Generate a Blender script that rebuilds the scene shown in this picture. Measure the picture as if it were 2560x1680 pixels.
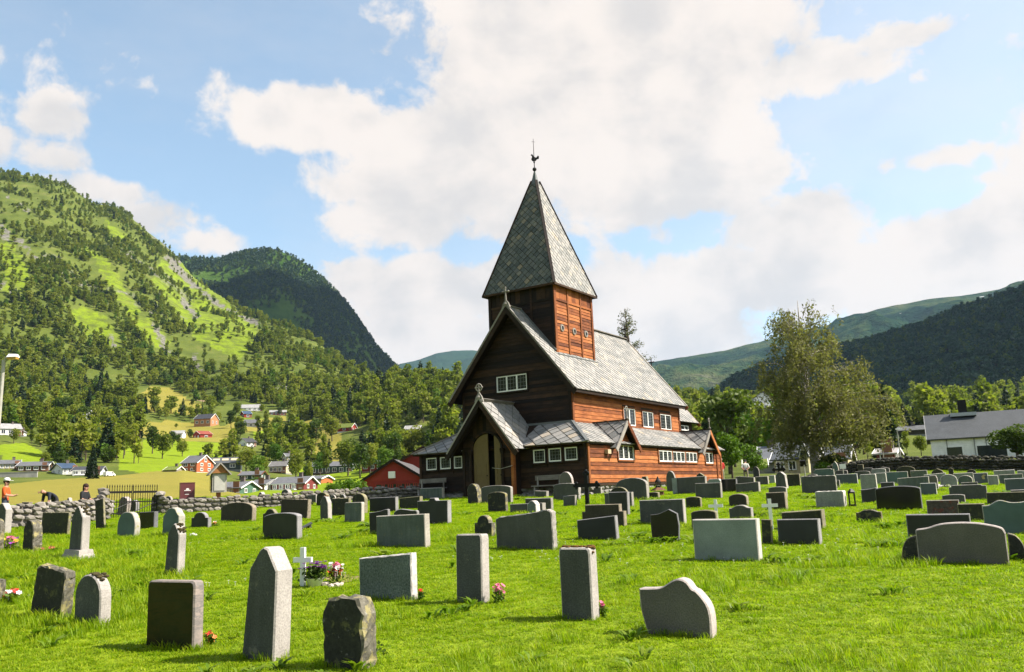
import bpy, bmesh, math, random
import numpy as np
from mathutils import Vector, Matrix, noise as mnoise
random.seed(7); RNG = np.random.default_rng(7)
for o in list(bpy.data.objects): bpy.data.objects.remove(o, do_unlink=True)
scn = bpy.context.scene; COL = scn.collection
PI = math.pi
# ---------------------------------------------------------------- camera
IMW, IMH, FPX = 2560.0, 1680.0, 2138.75
PITCH, ROLL, EYE = 0.1869, 0.0391, 1.6
cam_d = bpy.data.cameras.new('camera'); cam_d.sensor_width = 36; cam_d.lens = 36*FPX/IMW
cam_d.clip_start = 0.1; cam_d.clip_end = 30000
cam = bpy.data.objects.new('camera', cam_d); COL.objects.link(cam)
cam.matrix_world = Matrix.Translation((0, 0, EYE)) @ Matrix.Rotation(PI/2+PITCH, 4, 'X') @ Matrix.Rotation(-ROLL, 4, 'Z')
scn.camera = cam
# ---------------------------------------------------------------- light and exposure
SUN_AZ, SUN_EL = math.radians(92.4), math.radians(46.5)       # azimuth clockwise from +Y
sun_dir = Vector((math.sin(SUN_AZ)*math.cos(SUN_EL), math.cos(SUN_AZ)*math.cos(SUN_EL), math.sin(SUN_EL)))
sun_d = bpy.data.lights.new('sun', 'SUN'); sun_d.energy = 4.8; sun_d.angle = math.radians(0.55); sun_d.color = (1, .93, .82)
sun_o = bpy.data.objects.new('sun', sun_d); COL.objects.link(sun_o)
sun_o.rotation_euler = (-sun_dir).to_track_quat('-Z', 'Y').to_euler()
vs = scn.view_settings; vs.view_transform = 'Standard'; vs.look = 'None'; vs.gamma = 1; vs.use_curve_mapping = False
vs.exposure = 1.3
scn.cycles.max_bounces = 6; scn.cycles.transparent_max_bounces = 8
# ---------------------------------------------------------------- pixel geometry of the photograph, used to survey the place
def ray(px, py):
    X, Y = px-IMW/2, py-IMH/2
    cr, sr = math.cos(ROLL), math.sin(ROLL)
    x0, y0 = X*cr-Y*sr, X*sr+Y*cr
    cp, sp = math.cos(PITCH), math.sin(PITCH)
    v = np.array([x0/FPX, cp+sp*y0/FPX, sp-cp*y0/FPX])
    return v
def azel(px, py):
    v = ray(px, py); return math.atan2(v[0], v[1]), v[2]/math.hypot(v[0], v[1])
def project(P):
    P = np.atleast_2d(P); x, y, z = P[:, 0], P[:, 1], P[:, 2]-EYE
    cp, sp = math.cos(PITCH), math.sin(PITCH)
    yc = y*cp+z*sp; zc = -y*sp+z*cp; yc = np.where(yc < .01, .01, yc)
    X, Y = FPX*x/yc, -FPX*zc/yc
    cr, sr = math.cos(ROLL), math.sin(ROLL)
    return np.stack([X*cr+Y*sr+IMW/2, -X*sr+Y*cr+IMH/2], 1)
def horizon(px): return 1244.8-.0391*(px-1280)
# ---------------------------------------------------------------- node helper
class NT:
    def __init__(s, tree): s.t = tree; s.n = tree.nodes; s.l = tree.links
    def add(s, typ, **kw):
        nd = s.n.new(typ)
        for k, v in kw.items():
            if k == 'ins':
                for i, val in v.items(): s.put(nd.inputs[i], val)
            else: setattr(nd, k, v)
        return nd
    def put(s, sock, val):
        if isinstance(val, bpy.types.NodeSocket): s.l.new(val, sock)
        elif isinstance(val, bpy.types.Node): s.l.new(val.outputs[0], sock)
        elif isinstance(val, (tuple, list)) and len(val) == 3 and sock.type == 'RGBA': sock.default_value = (*val, 1)
        else: sock.default_value = val
    def m(s, op, a, b=None, c=None, clamp=False):
        nd = s.n.new('ShaderNodeMath'); nd.operation = op; nd.use_clamp = clamp
        for i, v in enumerate((a, b, c)):
            if v is not None: s.put(nd.inputs[i], v)
        return nd.outputs[0]
    def mix(s, f, a, b, blend='MIX'):
        nd = s.n.new('ShaderNodeMix'); nd.data_type = 'RGBA'; nd.blend_type = blend
        s.put(nd.inputs[0], f); s.put(nd.inputs[6], a); s.put(nd.inputs[7], b)
        return nd.outputs[2]
    def ramp(s, f, stops):
        nd = s.n.new('ShaderNodeValToRGB'); s.put(nd.inputs[0], f); e = nd.color_ramp.elements
        while len(e) < len(stops): e.new(.5)
        for i, (p, c) in enumerate(stops):
            e[i].position = p; e[i].color = (*c, 1) if isinstance(c, tuple) else (c, c, c, 1)
        return nd.outputs[0]
    def noise(s, scale, detail=3, rough=.5, vec=None, dist=0):
        nd = s.n.new('ShaderNodeTexNoise'); nd.inputs['Scale'].default_value = scale
        nd.inputs['Detail'].default_value = detail; nd.inputs['Roughness'].default_value = rough
        nd.inputs['Distortion'].default_value = dist
        if vec is not None: s.put(nd.inputs['Vector'], vec)
        return nd.outputs[0]
    def vscale(s, vec, sc, loc=(0, 0, 0)):
        nd = s.n.new('ShaderNodeMapping'); s.put(nd.inputs[0], vec); nd.inputs['Scale'].default_value = sc
        nd.inputs['Location'].default_value = loc; return nd.outputs[0]
MATS = {}
def material(name, fn):
    if name in MATS: return MATS[name]
    m = bpy.data.materials.new(name); m.use_nodes = True; MATS[name] = m
    t = NT(m.node_tree); t.n.clear()
    out = t.add('ShaderNodeOutputMaterial'); bs = t.add('ShaderNodeBsdfPrincipled')
    t.l.new(bs.outputs[0], out.inputs[0])
    fn(t, bs, out)
    return m
ALB = .8      # paints and stones under this exposure
def S(t, bs, **kw):
    if 'col' in kw: kw['col'] = t.mix(1, kw['col'], (ALB, ALB, ALB), 'MULTIPLY')
    for k, v in kw.items(): t.put(bs.inputs[{'col': 'Base Color', 'rough': 'Roughness', 'metal': 'Metallic', 'spec': 'Specular IOR Level', 'normal': 'Normal'}[k]], v)
def bump(t, h, strength=.3, dist=.02):
    b = t.add('ShaderNodeBump', ins={'Strength': strength, 'Distance': dist}); t.put(b.inputs['Height'], h); return b.outputs[0]
def objco(t): return t.add('ShaderNodeTexCoord').outputs['Object']
def rnd(t):   # one value per piece
    g = t.add('ShaderNodeNewGeometry').outputs['Random Per Island']; o = t.add('ShaderNodeObjectInfo').outputs['Random']
    return t.m('FRACT', t.m('ADD', g, o))
# ---------------------------------------------------------------- sky with clouds
w = bpy.data.worlds.new('World'); scn.world = w; w.use_nodes = True
t = NT(w.node_tree); t.n.clear()
wo = t.add('ShaderNodeOutputWorld')
sky = t.add('ShaderNodeTexSky'); sky.sky_type = 'NISHITA'; sky.sun_disc = False
sky.sun_elevation = SUN_EL; sky.sun_rotation = SUN_AZ; sky.air_density = 1.0; sky.dust_density = 1.2; sky.ozone_density = 1.6
hsv = t.add('ShaderNodeHueSaturation', ins={0: .485, 1: .86, 2: 1.0, 4: sky.outputs[0]})
bg1 = t.add('ShaderNodeBackground', ins={0: hsv.outputs[0], 1: .096})
gen = t.add('ShaderNodeTexCoord').outputs['Generated']
sx = t.add('ShaderNodeSeparateXYZ', ins={0: gen})
az = t.m('ARCTAN2', sx.outputs[0], sx.outputs[1]); el = t.m('ARCSINE', sx.outputs[2])
wn = t.n.new('ShaderNodeTexNoise'); wn.inputs['Scale'].default_value = 9; wn.inputs['Detail'].default_value = 4; t.put(wn.inputs['Vector'], gen)
wa = t.add('ShaderNodeVectorMath', operation='SCALE', ins={0: wn.outputs[1]}); wa.inputs[3].default_value = .05
wv0 = t.add('ShaderNodeVectorMath', operation='ADD', ins={0: gen, 1: wa.outputs[0]}).outputs[0]
wv1 = t.add('ShaderNodeVectorMath', operation='ADD', ins={0: wv0, 1: tuple(sun_dir*.035+Vector((0, 0, .02)))}).outputs[0]
n1 = t.noise(5, 9, .6, wv0); nS = t.noise(5, 5, .56, wv1); n2 = t.noise(2.0, 3, .5, gen); n3 = t.noise(19, 7, .62, wv0)
BL = [(1500,250,470,300,1),(1180,400,400,170,1),(760,290,230,100,1),(900,450,240,90,.8),(1000,540,260,90,.8),(1650,120,330,190,1),(1960,190,260,85,.8),(1290,40,170,100,.75),
 (1650,440,360,150,1),(1300,570,380,60,.6),(1200,730,400,100,1),(1120,840,330,90,1),(1600,800,420,200,1),(2010,570,230,110,.9),(1930,700,420,110,1),(2380,660,340,150,1),(2560,520,160,90,.8),(1760,690,300,90,.9),
 (125,285,84,60,.58),(150,400,105,46,.56),(245,482,150,58,.72),(380,552,150,64,.72),(510,600,130,54,.66),(0,350,40,70,.5),
 (2260,90,150,34,.62),(2130,150,110,28,.5),(2330,190,90,30,.45),(2380,390,150,42,.68),(2480,440,110,32,.58),(2200,420,110,36,.5),(1690,585,190,60,.62),(535,270,40,45,.18),(985,50,50,50,.15),(2560,270,40,60,.3),
 (3100,300,500,320,.9),(3300,800,500,150,.9),(-500,150,330,200,.8),(-900,650,420,120,.9),(600,-500,520,200,.8),(1900,-700,600,230,.9),(3000,-500,420,220,.8)]
field = None
for (bx, by, rx, ry, am) in BL:
    v = ray(bx, by); v = v/np.linalg.norm(v); a0, e0 = math.atan2(v[0], v[1]), math.asin(v[2])
    sa = 1/(rx/FPX); se = 1/(ry/FPX)
    q = t.m('ADD', t.m('POWER', t.m('MULTIPLY', t.m('SUBTRACT', az, a0), sa*math.cos(e0)), 2), t.m('POWER', t.m('MULTIPLY', t.m('SUBTRACT', el, e0), se), 2))
    g = t.m('MULTIPLY', t.m('EXPONENT', t.m('MULTIPLY', q, -.85)), am)
    field = g if field is None else t.m('MAXIMUM', field, g)
back = t.m('MULTIPLY', t.m('GREATER_THAN', t.m('ABSOLUTE', az), .95), t.m('MULTIPLY', t.m('SUBTRACT', n2, .38), 2.2))
field = t.m('MINIMUM', t.m('ADD', field, t.m('MAXIMUM', back, 0)), 1.15)
dens = t.m('ADD', t.m('ADD', field, t.m('MULTIPLY', t.m('SUBTRACT', n1, .5), 1.5)), t.m('MULTIPLY', t.m('SUBTRACT', n3, .5), .95))
mr = t.add('ShaderNodeMapRange', interpolation_type='SMOOTHSTEP', ins={0: dens, 1: .34, 2: .60, 3: 0, 4: 1})
veil = t.add('ShaderNodeMapRange', interpolation_type='SMOOTHSTEP', ins={0: az, 1: .1, 2: .55, 3: 0, 4: .36})
thin = t.m('MULTIPLY', t.m('ADD', t.m('SUBTRACT', t.noise(2.2, 6, .62, t.vscale(gen, (1, 1, 2.5))), .44), veil.outputs[0]), .85, clamp=True)
mask = t.m('MAXIMUM', mr.outputs[0], thin)
lowf = t.noise(6, 5, .55, t.vscale(gen, (1, 1, 1.8), (.3, .1, .2)), .3)
bil = t.m('MULTIPLY', t.m('SUBTRACT', nS, n1), 2.6)
shade = t.add('ShaderNodeMapRange', interpolation_type='SMOOTHSTEP', ins={0: t.m('ADD', t.m('ADD', lowf, t.m('MULTIPLY', dens, .12)), t.m('MULTIPLY', bil, .42)), 1: .48, 2: .82, 3: 0, 4: 1})
ccol = t.mix(shade.outputs[0], (1.0, .905, .825), (.77, .73, .70))
bg2 = t.add('ShaderNodeBackground', ins={0: ccol, 1: .415})
mx = t.add('ShaderNodeMixShader', ins={0: mask, 1: bg1.outputs[0], 2: bg2.outputs[0]})
t.l.new(mx.outputs[0], wo.inputs[0])
# ---------------------------------------------------------------- mesh builder and tags
class MB:
    def __init__(s): s.v = []; s.f = []; s.mi = []
    def add(s, vs, fs, mi=0):
        k = len(s.v); s.v += [tuple(p) for p in vs]
        s.f += [tuple(i+k for i in f) for f in fs]; s.mi += [mi]*len(fs)
    def box(s, c, d, mi=0, M=None):
        x, y, z = c; a, b, h = d[0]/2, d[1]/2, d[2]/2
        P = [(x+i*a, y+j*b, z+k*h) for k in (-1, 1) for j in (-1, 1) for i in (-1, 1)]
        if M is not None: P = [M @ Vector(p) for p in P]
        s.add(P, [(0, 2, 3, 1), (4, 5, 7, 6), (0, 1, 5, 4), (2, 6, 7, 3), (0, 4, 6, 2), (1, 3, 7, 5)], mi)
    def prism(s, poly, n, off0, off1, mi=0):
        """poly: list of 3D points (ccw seen against n), extruded from off0 to off1 along n"""
        n = Vector(n); A = [Vector(p)+n*off0 for p in poly]; B = [Vector(p)+n*off1 for p in poly]; k = len(poly)
        s.add(A+B, [tuple(range(k))[::-1], tuple(range(k, 2*k))]+[(i, (i+1) % k, k+(i+1) % k, k+i) for i in range(k)], mi)
    def tube(s, pts, radii, seg=8, mi=0, cap=True):
        pts = [Vector(p) for p in pts]; R = radii if isinstance(radii, (list, tuple)) else [radii]*len(pts)
        ring = []; up = Vector((0, 0, 1)); k0 = len(s.v); vs = []
        for i, p in enumerate(pts):
            d = (pts[min(i+1, len(pts)-1)]-pts[max(i-1, 0)])
            d = d.normalized() if d.length > 1e-9 else up
            a = d.orthogonal() if i == 0 else (prev-d*prev.dot(d))
            a = a.normalized() if a.length > 1e-6 else d.orthogonal().normalized()
            prev = a; b = d.cross(a)
            vs += [p+(a*math.cos(q)+b*math.sin(q))*R[i] for q in [2*PI*j/seg for j in range(seg)]]
        fs = [(i*seg+j, i*seg+(j+1) % seg, (i+1)*seg+(j+1) % seg, (i+1)*seg+j) for i in range(len(pts)-1) for j in range(seg)]
        if cap: fs += [tuple(range(seg))[::-1], tuple(range((len(pts)-1)*seg, len(pts)*seg))]
        s.add(vs, fs, mi)
    def lathe(s, prof, c=(0, 0, 0), seg=16, mi=0):
        vs = [(c[0]+r*math.cos(2*PI*j/seg), c[1]+r*math.sin(2*PI*j/seg), c[2]+z) for r, z in prof for j in range(seg)]
        fs = [(i*seg+j, i*seg+(j+1) % seg, (i+1)*seg+(j+1) % seg, (i+1)*seg+j) for i in range(len(prof)-1) for j in range(seg)]
        fs += [tuple(range(seg))[::-1], tuple(range((len(prof)-1)*seg, len(prof)*seg))]
        s.add(vs, fs, mi)
    def sphere(s, c, r, seg=10, rings=7, mi=0, sq=(1, 1, 1)):
        prof = [(max(1e-4, r*math.sin(PI*i/rings)), -r*math.cos(PI*i/rings)) for i in range(rings+1)]
        vs = [(c[0]+a*math.cos(2*PI*j/seg)*sq[0], c[1]+a*math.sin(2*PI*j/seg)*sq[1], c[2]+z*sq[2]) for a, z in prof for j in range(seg)]
        s.add(vs, [(i*seg+j, i*seg+(j+1) % seg, (i+1)*seg+(j+1) % seg, (i+1)*seg+j) for i in range(rings) for j in range(seg)], mi)
    def mesh(s, name, mats, smooth=False):
        me = bpy.data.meshes.new(name); me.from_pydata(s.v, [], s.f)
        for m in (mats if isinstance(mats, (list, tuple)) else [mats]): me.materials.append(m)
        me.polygons.foreach_set('material_index', s.mi)
        if smooth: me.polygons.foreach_set('use_smooth', [True]*len(me.polygons))
        me.validate(); me.update(); return me
    def build(s, name, mats, parent=None, smooth=False, **kw):
        return link(name, s.mesh(name, mats, smooth), parent, **kw)
def link(name, me, parent=None, loc=None, rotz=0, **kw):
    o = bpy.data.objects.new(name, me); COL.objects.link(o)
    if parent is not None: o.parent = parent
    if loc is not None: o.location = loc
    if rotz: o.rotation_euler = (0, 0, rotz)
    return tag(o, **kw)
def tag(o, label=None, cat=None, group=None, kind=None):
    if label: o['label'] = label
    if cat: o['category'] = cat
    if group: o['group'] = group
    if kind: o['kind'] = kind
    return o
def thing(name, label, cat, loc=(0, 0, 0), rotz=0, group=None):
    o = bpy.data.objects.new(name, None); COL.objects.link(o); o.empty_display_size = .3
    o.location = loc; o.rotation_euler = (0, 0, rotz)
    return tag(o, label, cat, group)
def npmesh(name, V, F, mats, smooth=False):
    """fast mesh from numpy: F (n,3) or (n,4)"""
    me = bpy.data.meshes.new(name); V = np.asarray(V, np.float32); F = np.asarray(F, np.int32); k = F.shape[1]
    me.vertices.add(len(V)); me.vertices.foreach_set('co', V.ravel())
    me.loops.add(F.size); me.loops.foreach_set('vertex_index', F.ravel())
    me.polygons.add(len(F)); me.polygons.foreach_set('loop_start', np.arange(0, F.size, k, dtype=np.int32))
    me.polygons.foreach_set('loop_total', np.full(len(F), k, np.int32))
    if smooth: me.polygons.foreach_set('use_smooth', np.ones(len(F), bool))
    for m in mats: me.materials.append(m)
    me.update(calc_edges=True); return me
def scatter(name, pts, rots, scl, source_mesh, label=None, parent=None):
    """many copies of one small mesh at the given points: one object of uncountable stuff"""
    me = bpy.data.meshes.new(name); n = len(pts); me.vertices.add(n)
    me.vertices.foreach_set('co', np.asarray(pts, np.float32).ravel())
    a = me.attributes.new('rot', 'FLOAT_VECTOR', 'POINT'); a.data.foreach_set('vector', np.asarray(rots, np.float32).ravel())
    a = me.attributes.new('scl', 'FLOAT_VECTOR', 'POINT'); a.data.foreach_set('vector', np.asarray(scl, np.float32).ravel())
    me.update(); o = link(name, me, parent, label=label, kind='stuff')
    src = bpy.data.objects.new(name+'_source', source_mesh)
    ng = bpy.data.node_groups.new(name, 'GeometryNodeTree')
    ng.interface.new_socket('Geometry', in_out='INPUT', socket_type='NodeSocketGeometry')
    ng.interface.new_socket('Geometry', in_out='OUTPUT', socket_type='NodeSocketGeometry')
    gi = ng.nodes.new('NodeGroupInput'); go = ng.nodes.new('NodeGroupOutput'); ip = ng.nodes.new('GeometryNodeInstanceOnPoints')
    oi = ng.nodes.new('GeometryNodeObjectInfo'); oi.inputs[0].default_value = src
    na = ng.nodes.new('GeometryNodeInputNamedAttribute'); na.data_type = 'FLOAT_VECTOR'; na.inputs[0].default_value = 'rot'
    nb = ng.nodes.new('GeometryNodeInputNamedAttribute'); nb.data_type = 'FLOAT_VECTOR'; nb.inputs[0].default_value = 'scl'
    er = ng.nodes.new('FunctionNodeEulerToRotation')
    L = ng.links.new
    L(gi.outputs[0], ip.inputs['Points']); L(oi.outputs['Geometry'], ip.inputs['Instance'])
    L(na.outputs[0], er.inputs[0]); L(er.outputs[0], ip.inputs['Rotation']); L(nb.outputs[0], ip.inputs['Scale'])
    L(ip.outputs[0], go.inputs[0])
    md = o.modifiers.new('scatter', 'NODES'); md.node_group = ng
    return o
# ================================================================ terrain
def _h(ix, iy, seed):
    n = (ix*374761393+iy*668265263+seed*974711) & 0x7fffffff
    n = ((n ^ (n >> 13))*1274126177) & 0x7fffffff
    return ((n ^ (n >> 16)) & 0xffff)/65535.0
def vnoise(x, y, seed=0):
    x = np.asarray(x, float); y = np.asarray(y, float)
    ix = np.floor(x).astype(np.int64); iy = np.floor(y).astype(np.int64); fx = x-ix; fy = y-iy
    fx = fx*fx*(3-2*fx); fy = fy*fy*(3-2*fy)
    a, b, c, d = _h(ix, iy, seed), _h(ix+1, iy, seed), _h(ix, iy+1, seed), _h(ix+1, iy+1, seed)
    return (a*(1-fx)+b*fx)*(1-fy)+(c*(1-fx)+d*fx)*fy
def fbm(x, y, seed=0, oct=4):
    s = 0; a = 1; t_ = 0
    for k in range(oct): s = s+a*vnoise(x*2**k, y*2**k, seed+k*17); t_ += a; a *= .5
    return s/t_
def inpoly(px, py, poly):
    px = np.asarray(px); py = np.asarray(py); c = np.zeros(px.shape, bool); n = len(poly)
    for i in range(n):
        x1, y1 = poly[i]; x2, y2 = poly[(i+1) % n]
        if y1 == y2: continue
        c ^= ((y1 > py) != (y2 > py)) & (px < (x2-x1)*(py-y1)/(y2-y1)+x1)
    return c
def nearline(px, py, pts, wd):
    out = np.full(np.shape(px), 1e9)
    for (x1, y1), (x2, y2) in zip(pts[:-1], pts[1:]):
        L = (x2-x1)**2+(y2-y1)**2; u = np.clip(((px-x1)*(x2-x1)+(py-y1)*(y2-y1))/L, 0, 1)
        out = np.minimum(out, np.hypot(px-x1-u*(x2-x1), py-y1-u*(y2-y1)))
    return out < wd
COLX = [-700,-200,0,150,300,450,600,750,900,1050,1250,1500,1650,1800,2000,2200,2350,2560,2900,3300]
TAB = {62: [34,34,34,34,34,33,30,28,28,28,30,34,30,28,28,40,45,45,45,45],
 90: [52,50,50,50,50,46,34,32,32,32,36,40,36,32,30,58,60,60,60,60],
 140: [80,76,72,72,74,72,38,36,40,44,46,48,46,42,44,75,72,70,70,70],
 220: [125,120,105,100,98,96,60,44,56,64,66,66,64,64,66,100,92,86,86,86],
 340: [230,215,205,170,160,142,120,100,110,140,140,140,130,125,120,140,120,110,110,110],
 500: [320,300,275,240,228,211,215,200,235,290,270,200,190,185,175,180,160,150,150,150],
 700: [420,400,370,335,320,312,330,300,290,285,250,240,225,205,200,200,190,190,190,190]}
CREST = [(-1500,600),(-700,520),(-300,440),(0,432),(60,440),(120,449),(180,474),(232,511),(290,519),(330,549),(370,584),(410,614),(440,644),(480,690),(560,745),(620,788),(660,798),(720,818),(800,860),(870,915),(930,950),(1000,985),(1250,990),(1500,1000),(1640,1000),(1850,1015),(2200,1015),(2560,1000),(3300,1000)]
CD = [(-1500,1400),(440,1400),(560,1150),(720,1000),(930,850),(1000,760),(3300,760)]
RD = [62, 90, 140, 220, 340, 500, 700]
_caz = np.array([azel(x, horizon(x))[0] for x in COLX])
_tab = np.array([[azel(x, horizon(x)-o)[1] for x, o in zip(COLX, TAB[d])] for d in RD])
_cr = sorted((azel(x, y)) for x, y in CREST); _cra = np.array([a for a, e in _cr]); _cre = np.array([e for a, e in _cr])
_cda = np.array([azel(x, horizon(x))[0] for x, d in CD]); _cdd = np.array([d for x, d in CD], float)
BUMPS = []   # (x, y, dz, radius): levelled plots under the houses
def H(x, y, raw=False):
    x = np.asarray(x, float); y = np.asarray(y, float)
    az = np.arctan2(x, y); d = np.hypot(x, y)
    cd = np.interp(az, _cda, _cdd); ce = np.interp(az, _cra, _cre)
    Z = [EYE+RD[k]*np.interp(az, _caz, _tab[k]) for k in range(7)]
    zc = EYE+cd*ce
    D = [np.full_like(d, v) for v in RD]+[cd, cd*1.35, cd*6]; Z = Z+[zc, zc*.93, zc*.4]
    z = np.zeros_like(d); z = np.where(d < 62, Z[0], z)
    for k in range(len(D)-1):
        u = np.clip((d-D[k])/np.maximum(D[k+1]-D[k], 1), 0, 1)
        if k >= len(D)-3: u = u*u*(3-2*u) if k == len(D)-2 else u
        z = np.where((d >= D[k]) & (d <= D[k+1]), Z[k]+(Z[k+1]-Z[k])*u, z)
    z = np.where(d > D[-1], Z[-1], z)
    amp = np.clip((d-220)/500, 0, 1)
    z = z+amp*((fbm(x/170, y/170, 3)-.5)*34*np.clip((d-300)/700, 0, 1)+(fbm(x/45, y/45, 9, 3)-.5)*9)*np.clip(np.abs(d-cd)/120, .25, 1)
    plane = .042*y
    b = np.clip((d-46)/16, 0, 1); b = b*b*(3-2*b)
    near = plane+(fbm(x/3.2+50, y/3.2, 5, 2)-.5)*.05
    z = near*(1-b)+z*b
    if not raw and BUMPS:
        sw = 0; sz = 0
        for (bx, by, dz, r) in BUMPS:
            wgt = np.exp(-((x-bx)**2+(y-by)**2)/(r*r)); sw = sw+wgt; sz = sz+wgt*dz
        z = z+sz/np.maximum(sw, 1)
    return z
def Hs(x, y): return float(H(np.array([x]), np.array([y]))[0])
def ground_hit(px, py):
    v = ray(px, py); lo, hi = 1.0, 3.0
    f = lambda s: EYE+s*v[2]-Hs(s*v[0], s*v[1])
    while f(hi) > 0 and hi < 120: lo = hi; hi *= 1.08
    for _ in range(28):
        m_ = (lo+hi)/2
        if f(m_) > 0: lo = m_
        else: hi = m_
    return np.array([hi*v[0], hi*v[1], EYE+hi*v[2]])
def at_dist(px, py, d):
    v = ray(px, py); k = d/math.hypot(v[0], v[1]); return np.array([k*v[0], k*v[1], EYE+k*v[2]])

# photographed land cover, surveyed as outlines
YELLOW = [[(325,1020),(345,985),(385,962),(425,968),(455,985),(505,1010),(495,1037),(430,1032)],
 [(180,1056),(330,1050),(480,1054),(575,1066),(600,1105),(480,1104),(330,1090),(215,1082)],
 [(-400,1330),(-400,1225),(0,1212),(120,1200),(300,1188),(480,1168),(545,1172),(548,1215),(640,1248),(640,1330)],
 [(740,1055),(850,1040),(860,1160),(800,1160)],[(560,1060),(720,1040),(720,1075),(600,1080)]]
SCREE = [([(418,645),(470,700),(520,745),(600,790),(650,815)],7),([(430,655),(455,648)],8),([(455,752),(490,790)],8),([(385,815),(420,880)],8),([(270,845),(330,900)],6),([(0,560),(60,610),(90,650)],5),([(20,490),(80,540)],4),([(480,890),(500,930)],8),([(0,700),(50,730)],5),([(840,900),(960,925)],3),([(700,960),(760,1000)],6)]
MEADOW = [[(395,655),(450,650),(640,810),(650,850),(600,905),(540,880),(470,830),(420,760),(370,700)],[(200,610),(260,640),(330,740),(420,840),(430,900),(360,850),(300,760)],[(160,760),(240,770),(300,830),(310,880),(200,840)],[(255,540),(300,560),(330,610),(280,600)],[(30,600),(70,660),(60,740),(0,720),(0,610)],[(0,1110),(60,1105),(140,1150),(100,1170),(0,1150)],[(290,1120),(400,1090),(560,1110),(600,1130),(400,1190),(300,1175)],[(2240,1010),(2330,1020),(2330,1075),(2230,1070)],[(600,1040),(760,1060),(760,1110),(640,1100)],[(570,1210),(900,1190),(930,1250),(570,1260)],[(740,1165),(1000,1170),(1000,1200),(740,1200)]]
FIELDS_NOTREE = YELLOW+[[(-200,1330),(-200,1195),(600,1160),(1000,1170),(1130,1330)],[(280,1130),(420,1085),(600,1110),(600,1140),(400,1185)],[(180,1040),(330,1045),(330,1090),(180,1085)]]
def cover(P):
    """yellow hay, scree, bright meadow, woodland floor for points P (n,3)"""
    q = project(P); d = np.hypot(P[:, 0], P[:, 1])
    jx = (fbm(P[:, 0]/30, P[:, 1]/30, 21, 3)-.5)*40*np.clip(d/400, .1, 1); jy = (fbm(P[:, 0]/30, P[:, 1]/30, 31, 3)-.5)*26*np.clip(d/400, .1, 1)
    X, Y = q[:, 0]+jx*.6, q[:, 1]+jy*.6
    ye = np.zeros(len(P)); sc = np.zeros(len(P)); me = np.zeros(len(P))
    far = d > 47
    for p in YELLOW: ye = np.maximum(ye, inpoly(q[:, 0]+jx*.15, q[:, 1]+jy*.15, p)*far)
    for l, wd in SCREE: sc = np.maximum(sc, nearline(X, Y, l, wd)*far)
    for p in MEADOW: me = np.maximum(me, inpoly(X, Y, p)*far)
    rk = fbm(P[:, 0]/60, P[:, 1]/60, 77, 4)
    sc = np.maximum(sc, ((rk > .66) & (d > 560))*.6)
    me = np.where(d < 47, 1, me*np.where(d > 450, .55, .85)); sc = sc*.8
    return ye, sc, me
def ground_mat(t, bs, out):
    at = t.add('ShaderNodeAttribute', attribute_name='cover'); s = t.add('ShaderNodeSeparateColor', ins={0: at.outputs[0]})
    co = objco(t); nb = t.noise(.9, 4, .6, co); nf = t.noise(14, 3, .6, co); nl = t.noise(.05, 5, .65, co); nm = t.noise(.25, 4, .6, co)
    wood = t.ramp(nl, [(.3, (.07, .095, .016)), (.55, (.115, .145, .024)), (.75, (.165, .17, .045))])
    mead = t.ramp(t.m('ADD', t.m('MULTIPLY', nb, .5), t.m('MULTIPLY', nm, .5)), [(.3, (.15, .225, .008)), (.7, (.25, .33, .012))])
    hay = t.ramp(t.m('ADD', t.m('MULTIPLY', nb, .4), t.m('MULTIPLY', nl, .6)), [(.3, (.22, .215, .035)), (.7, (.33, .275, .055))])
    rock = t.ramp(t.noise(.35, 6, .7, co), [(.35, (.07, .07, .055)), (.65, (.27, .25, .22))])
    nz = t.noise(.09, 6, .7, co); soft = lambda f, k: t.add('ShaderNodeMapRange', interpolation_type='SMOOTHSTEP', ins={0: t.m('ADD', f, t.m('MULTIPLY', t.m('SUBTRACT', nz, .5), k)), 1: .3, 2: .8, 3: 0, 4: 1}).outputs[0]
    wvt = t.add('ShaderNodeTexWave', wave_type='RINGS', rings_direction='Z', ins={'Scale': .12, 'Distortion': 3.0, 'Detail': 2, 'Detail Scale': .25}); t.put(wvt.inputs[0], t.vscale(co, (1, 1, 0), (26, -70, 0)))
    hay = t.mix(t.m('MULTIPLY', wvt.outputs[1], .42), hay, (.20, .17, .03))
    c = t.mix(soft(s.outputs[2], 1.6), wood, mead); c = t.mix(soft(s.outputs[0], .5), c, hay); c = t.mix(soft(s.outputs[1], 2.6), c, rock)
    c = t.mix(.5, c, t.mix(1, c, t.ramp(nf, [(.2, .75), (.8, 1.25)]), 'MULTIPLY'))
    S(t, bs, col=c, rough=.95, spec=.1, normal=bump(t, t.m('ADD', nf, t.m('MULTIPLY', nm, 4)), .5, .25))
GROUND = material('ground', ground_mat)
def surface(name, azs, ds, hf, mat, attr=True, cov=None):
    A, D = np.meshgrid(azs, ds, indexing='ij')
    X, Y = (D*np.sin(A)).ravel(), (D*np.cos(A)).ravel(); Z = hf(X, Y); P = np.stack([X, Y, Z], 1)
    na, nd = len(azs), len(ds); i = (np.arange(na-1)[:, None]*nd+np.arange(nd-1)[None]).ravel()
    F = np.stack([i, i+1, i+nd+1, i+nd], 1)
    me = npmesh(name, P, F, [mat], True)
    if cov is not None:
        ye, sc, md = cov(P); a = me.color_attributes.new('cover', 'FLOAT_COLOR', 'POINT')
        a.data.foreach_set('color', np.stack([ye, sc, md, np.ones(len(P))], 1).astype(np.float32).ravel())
    return me
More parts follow.
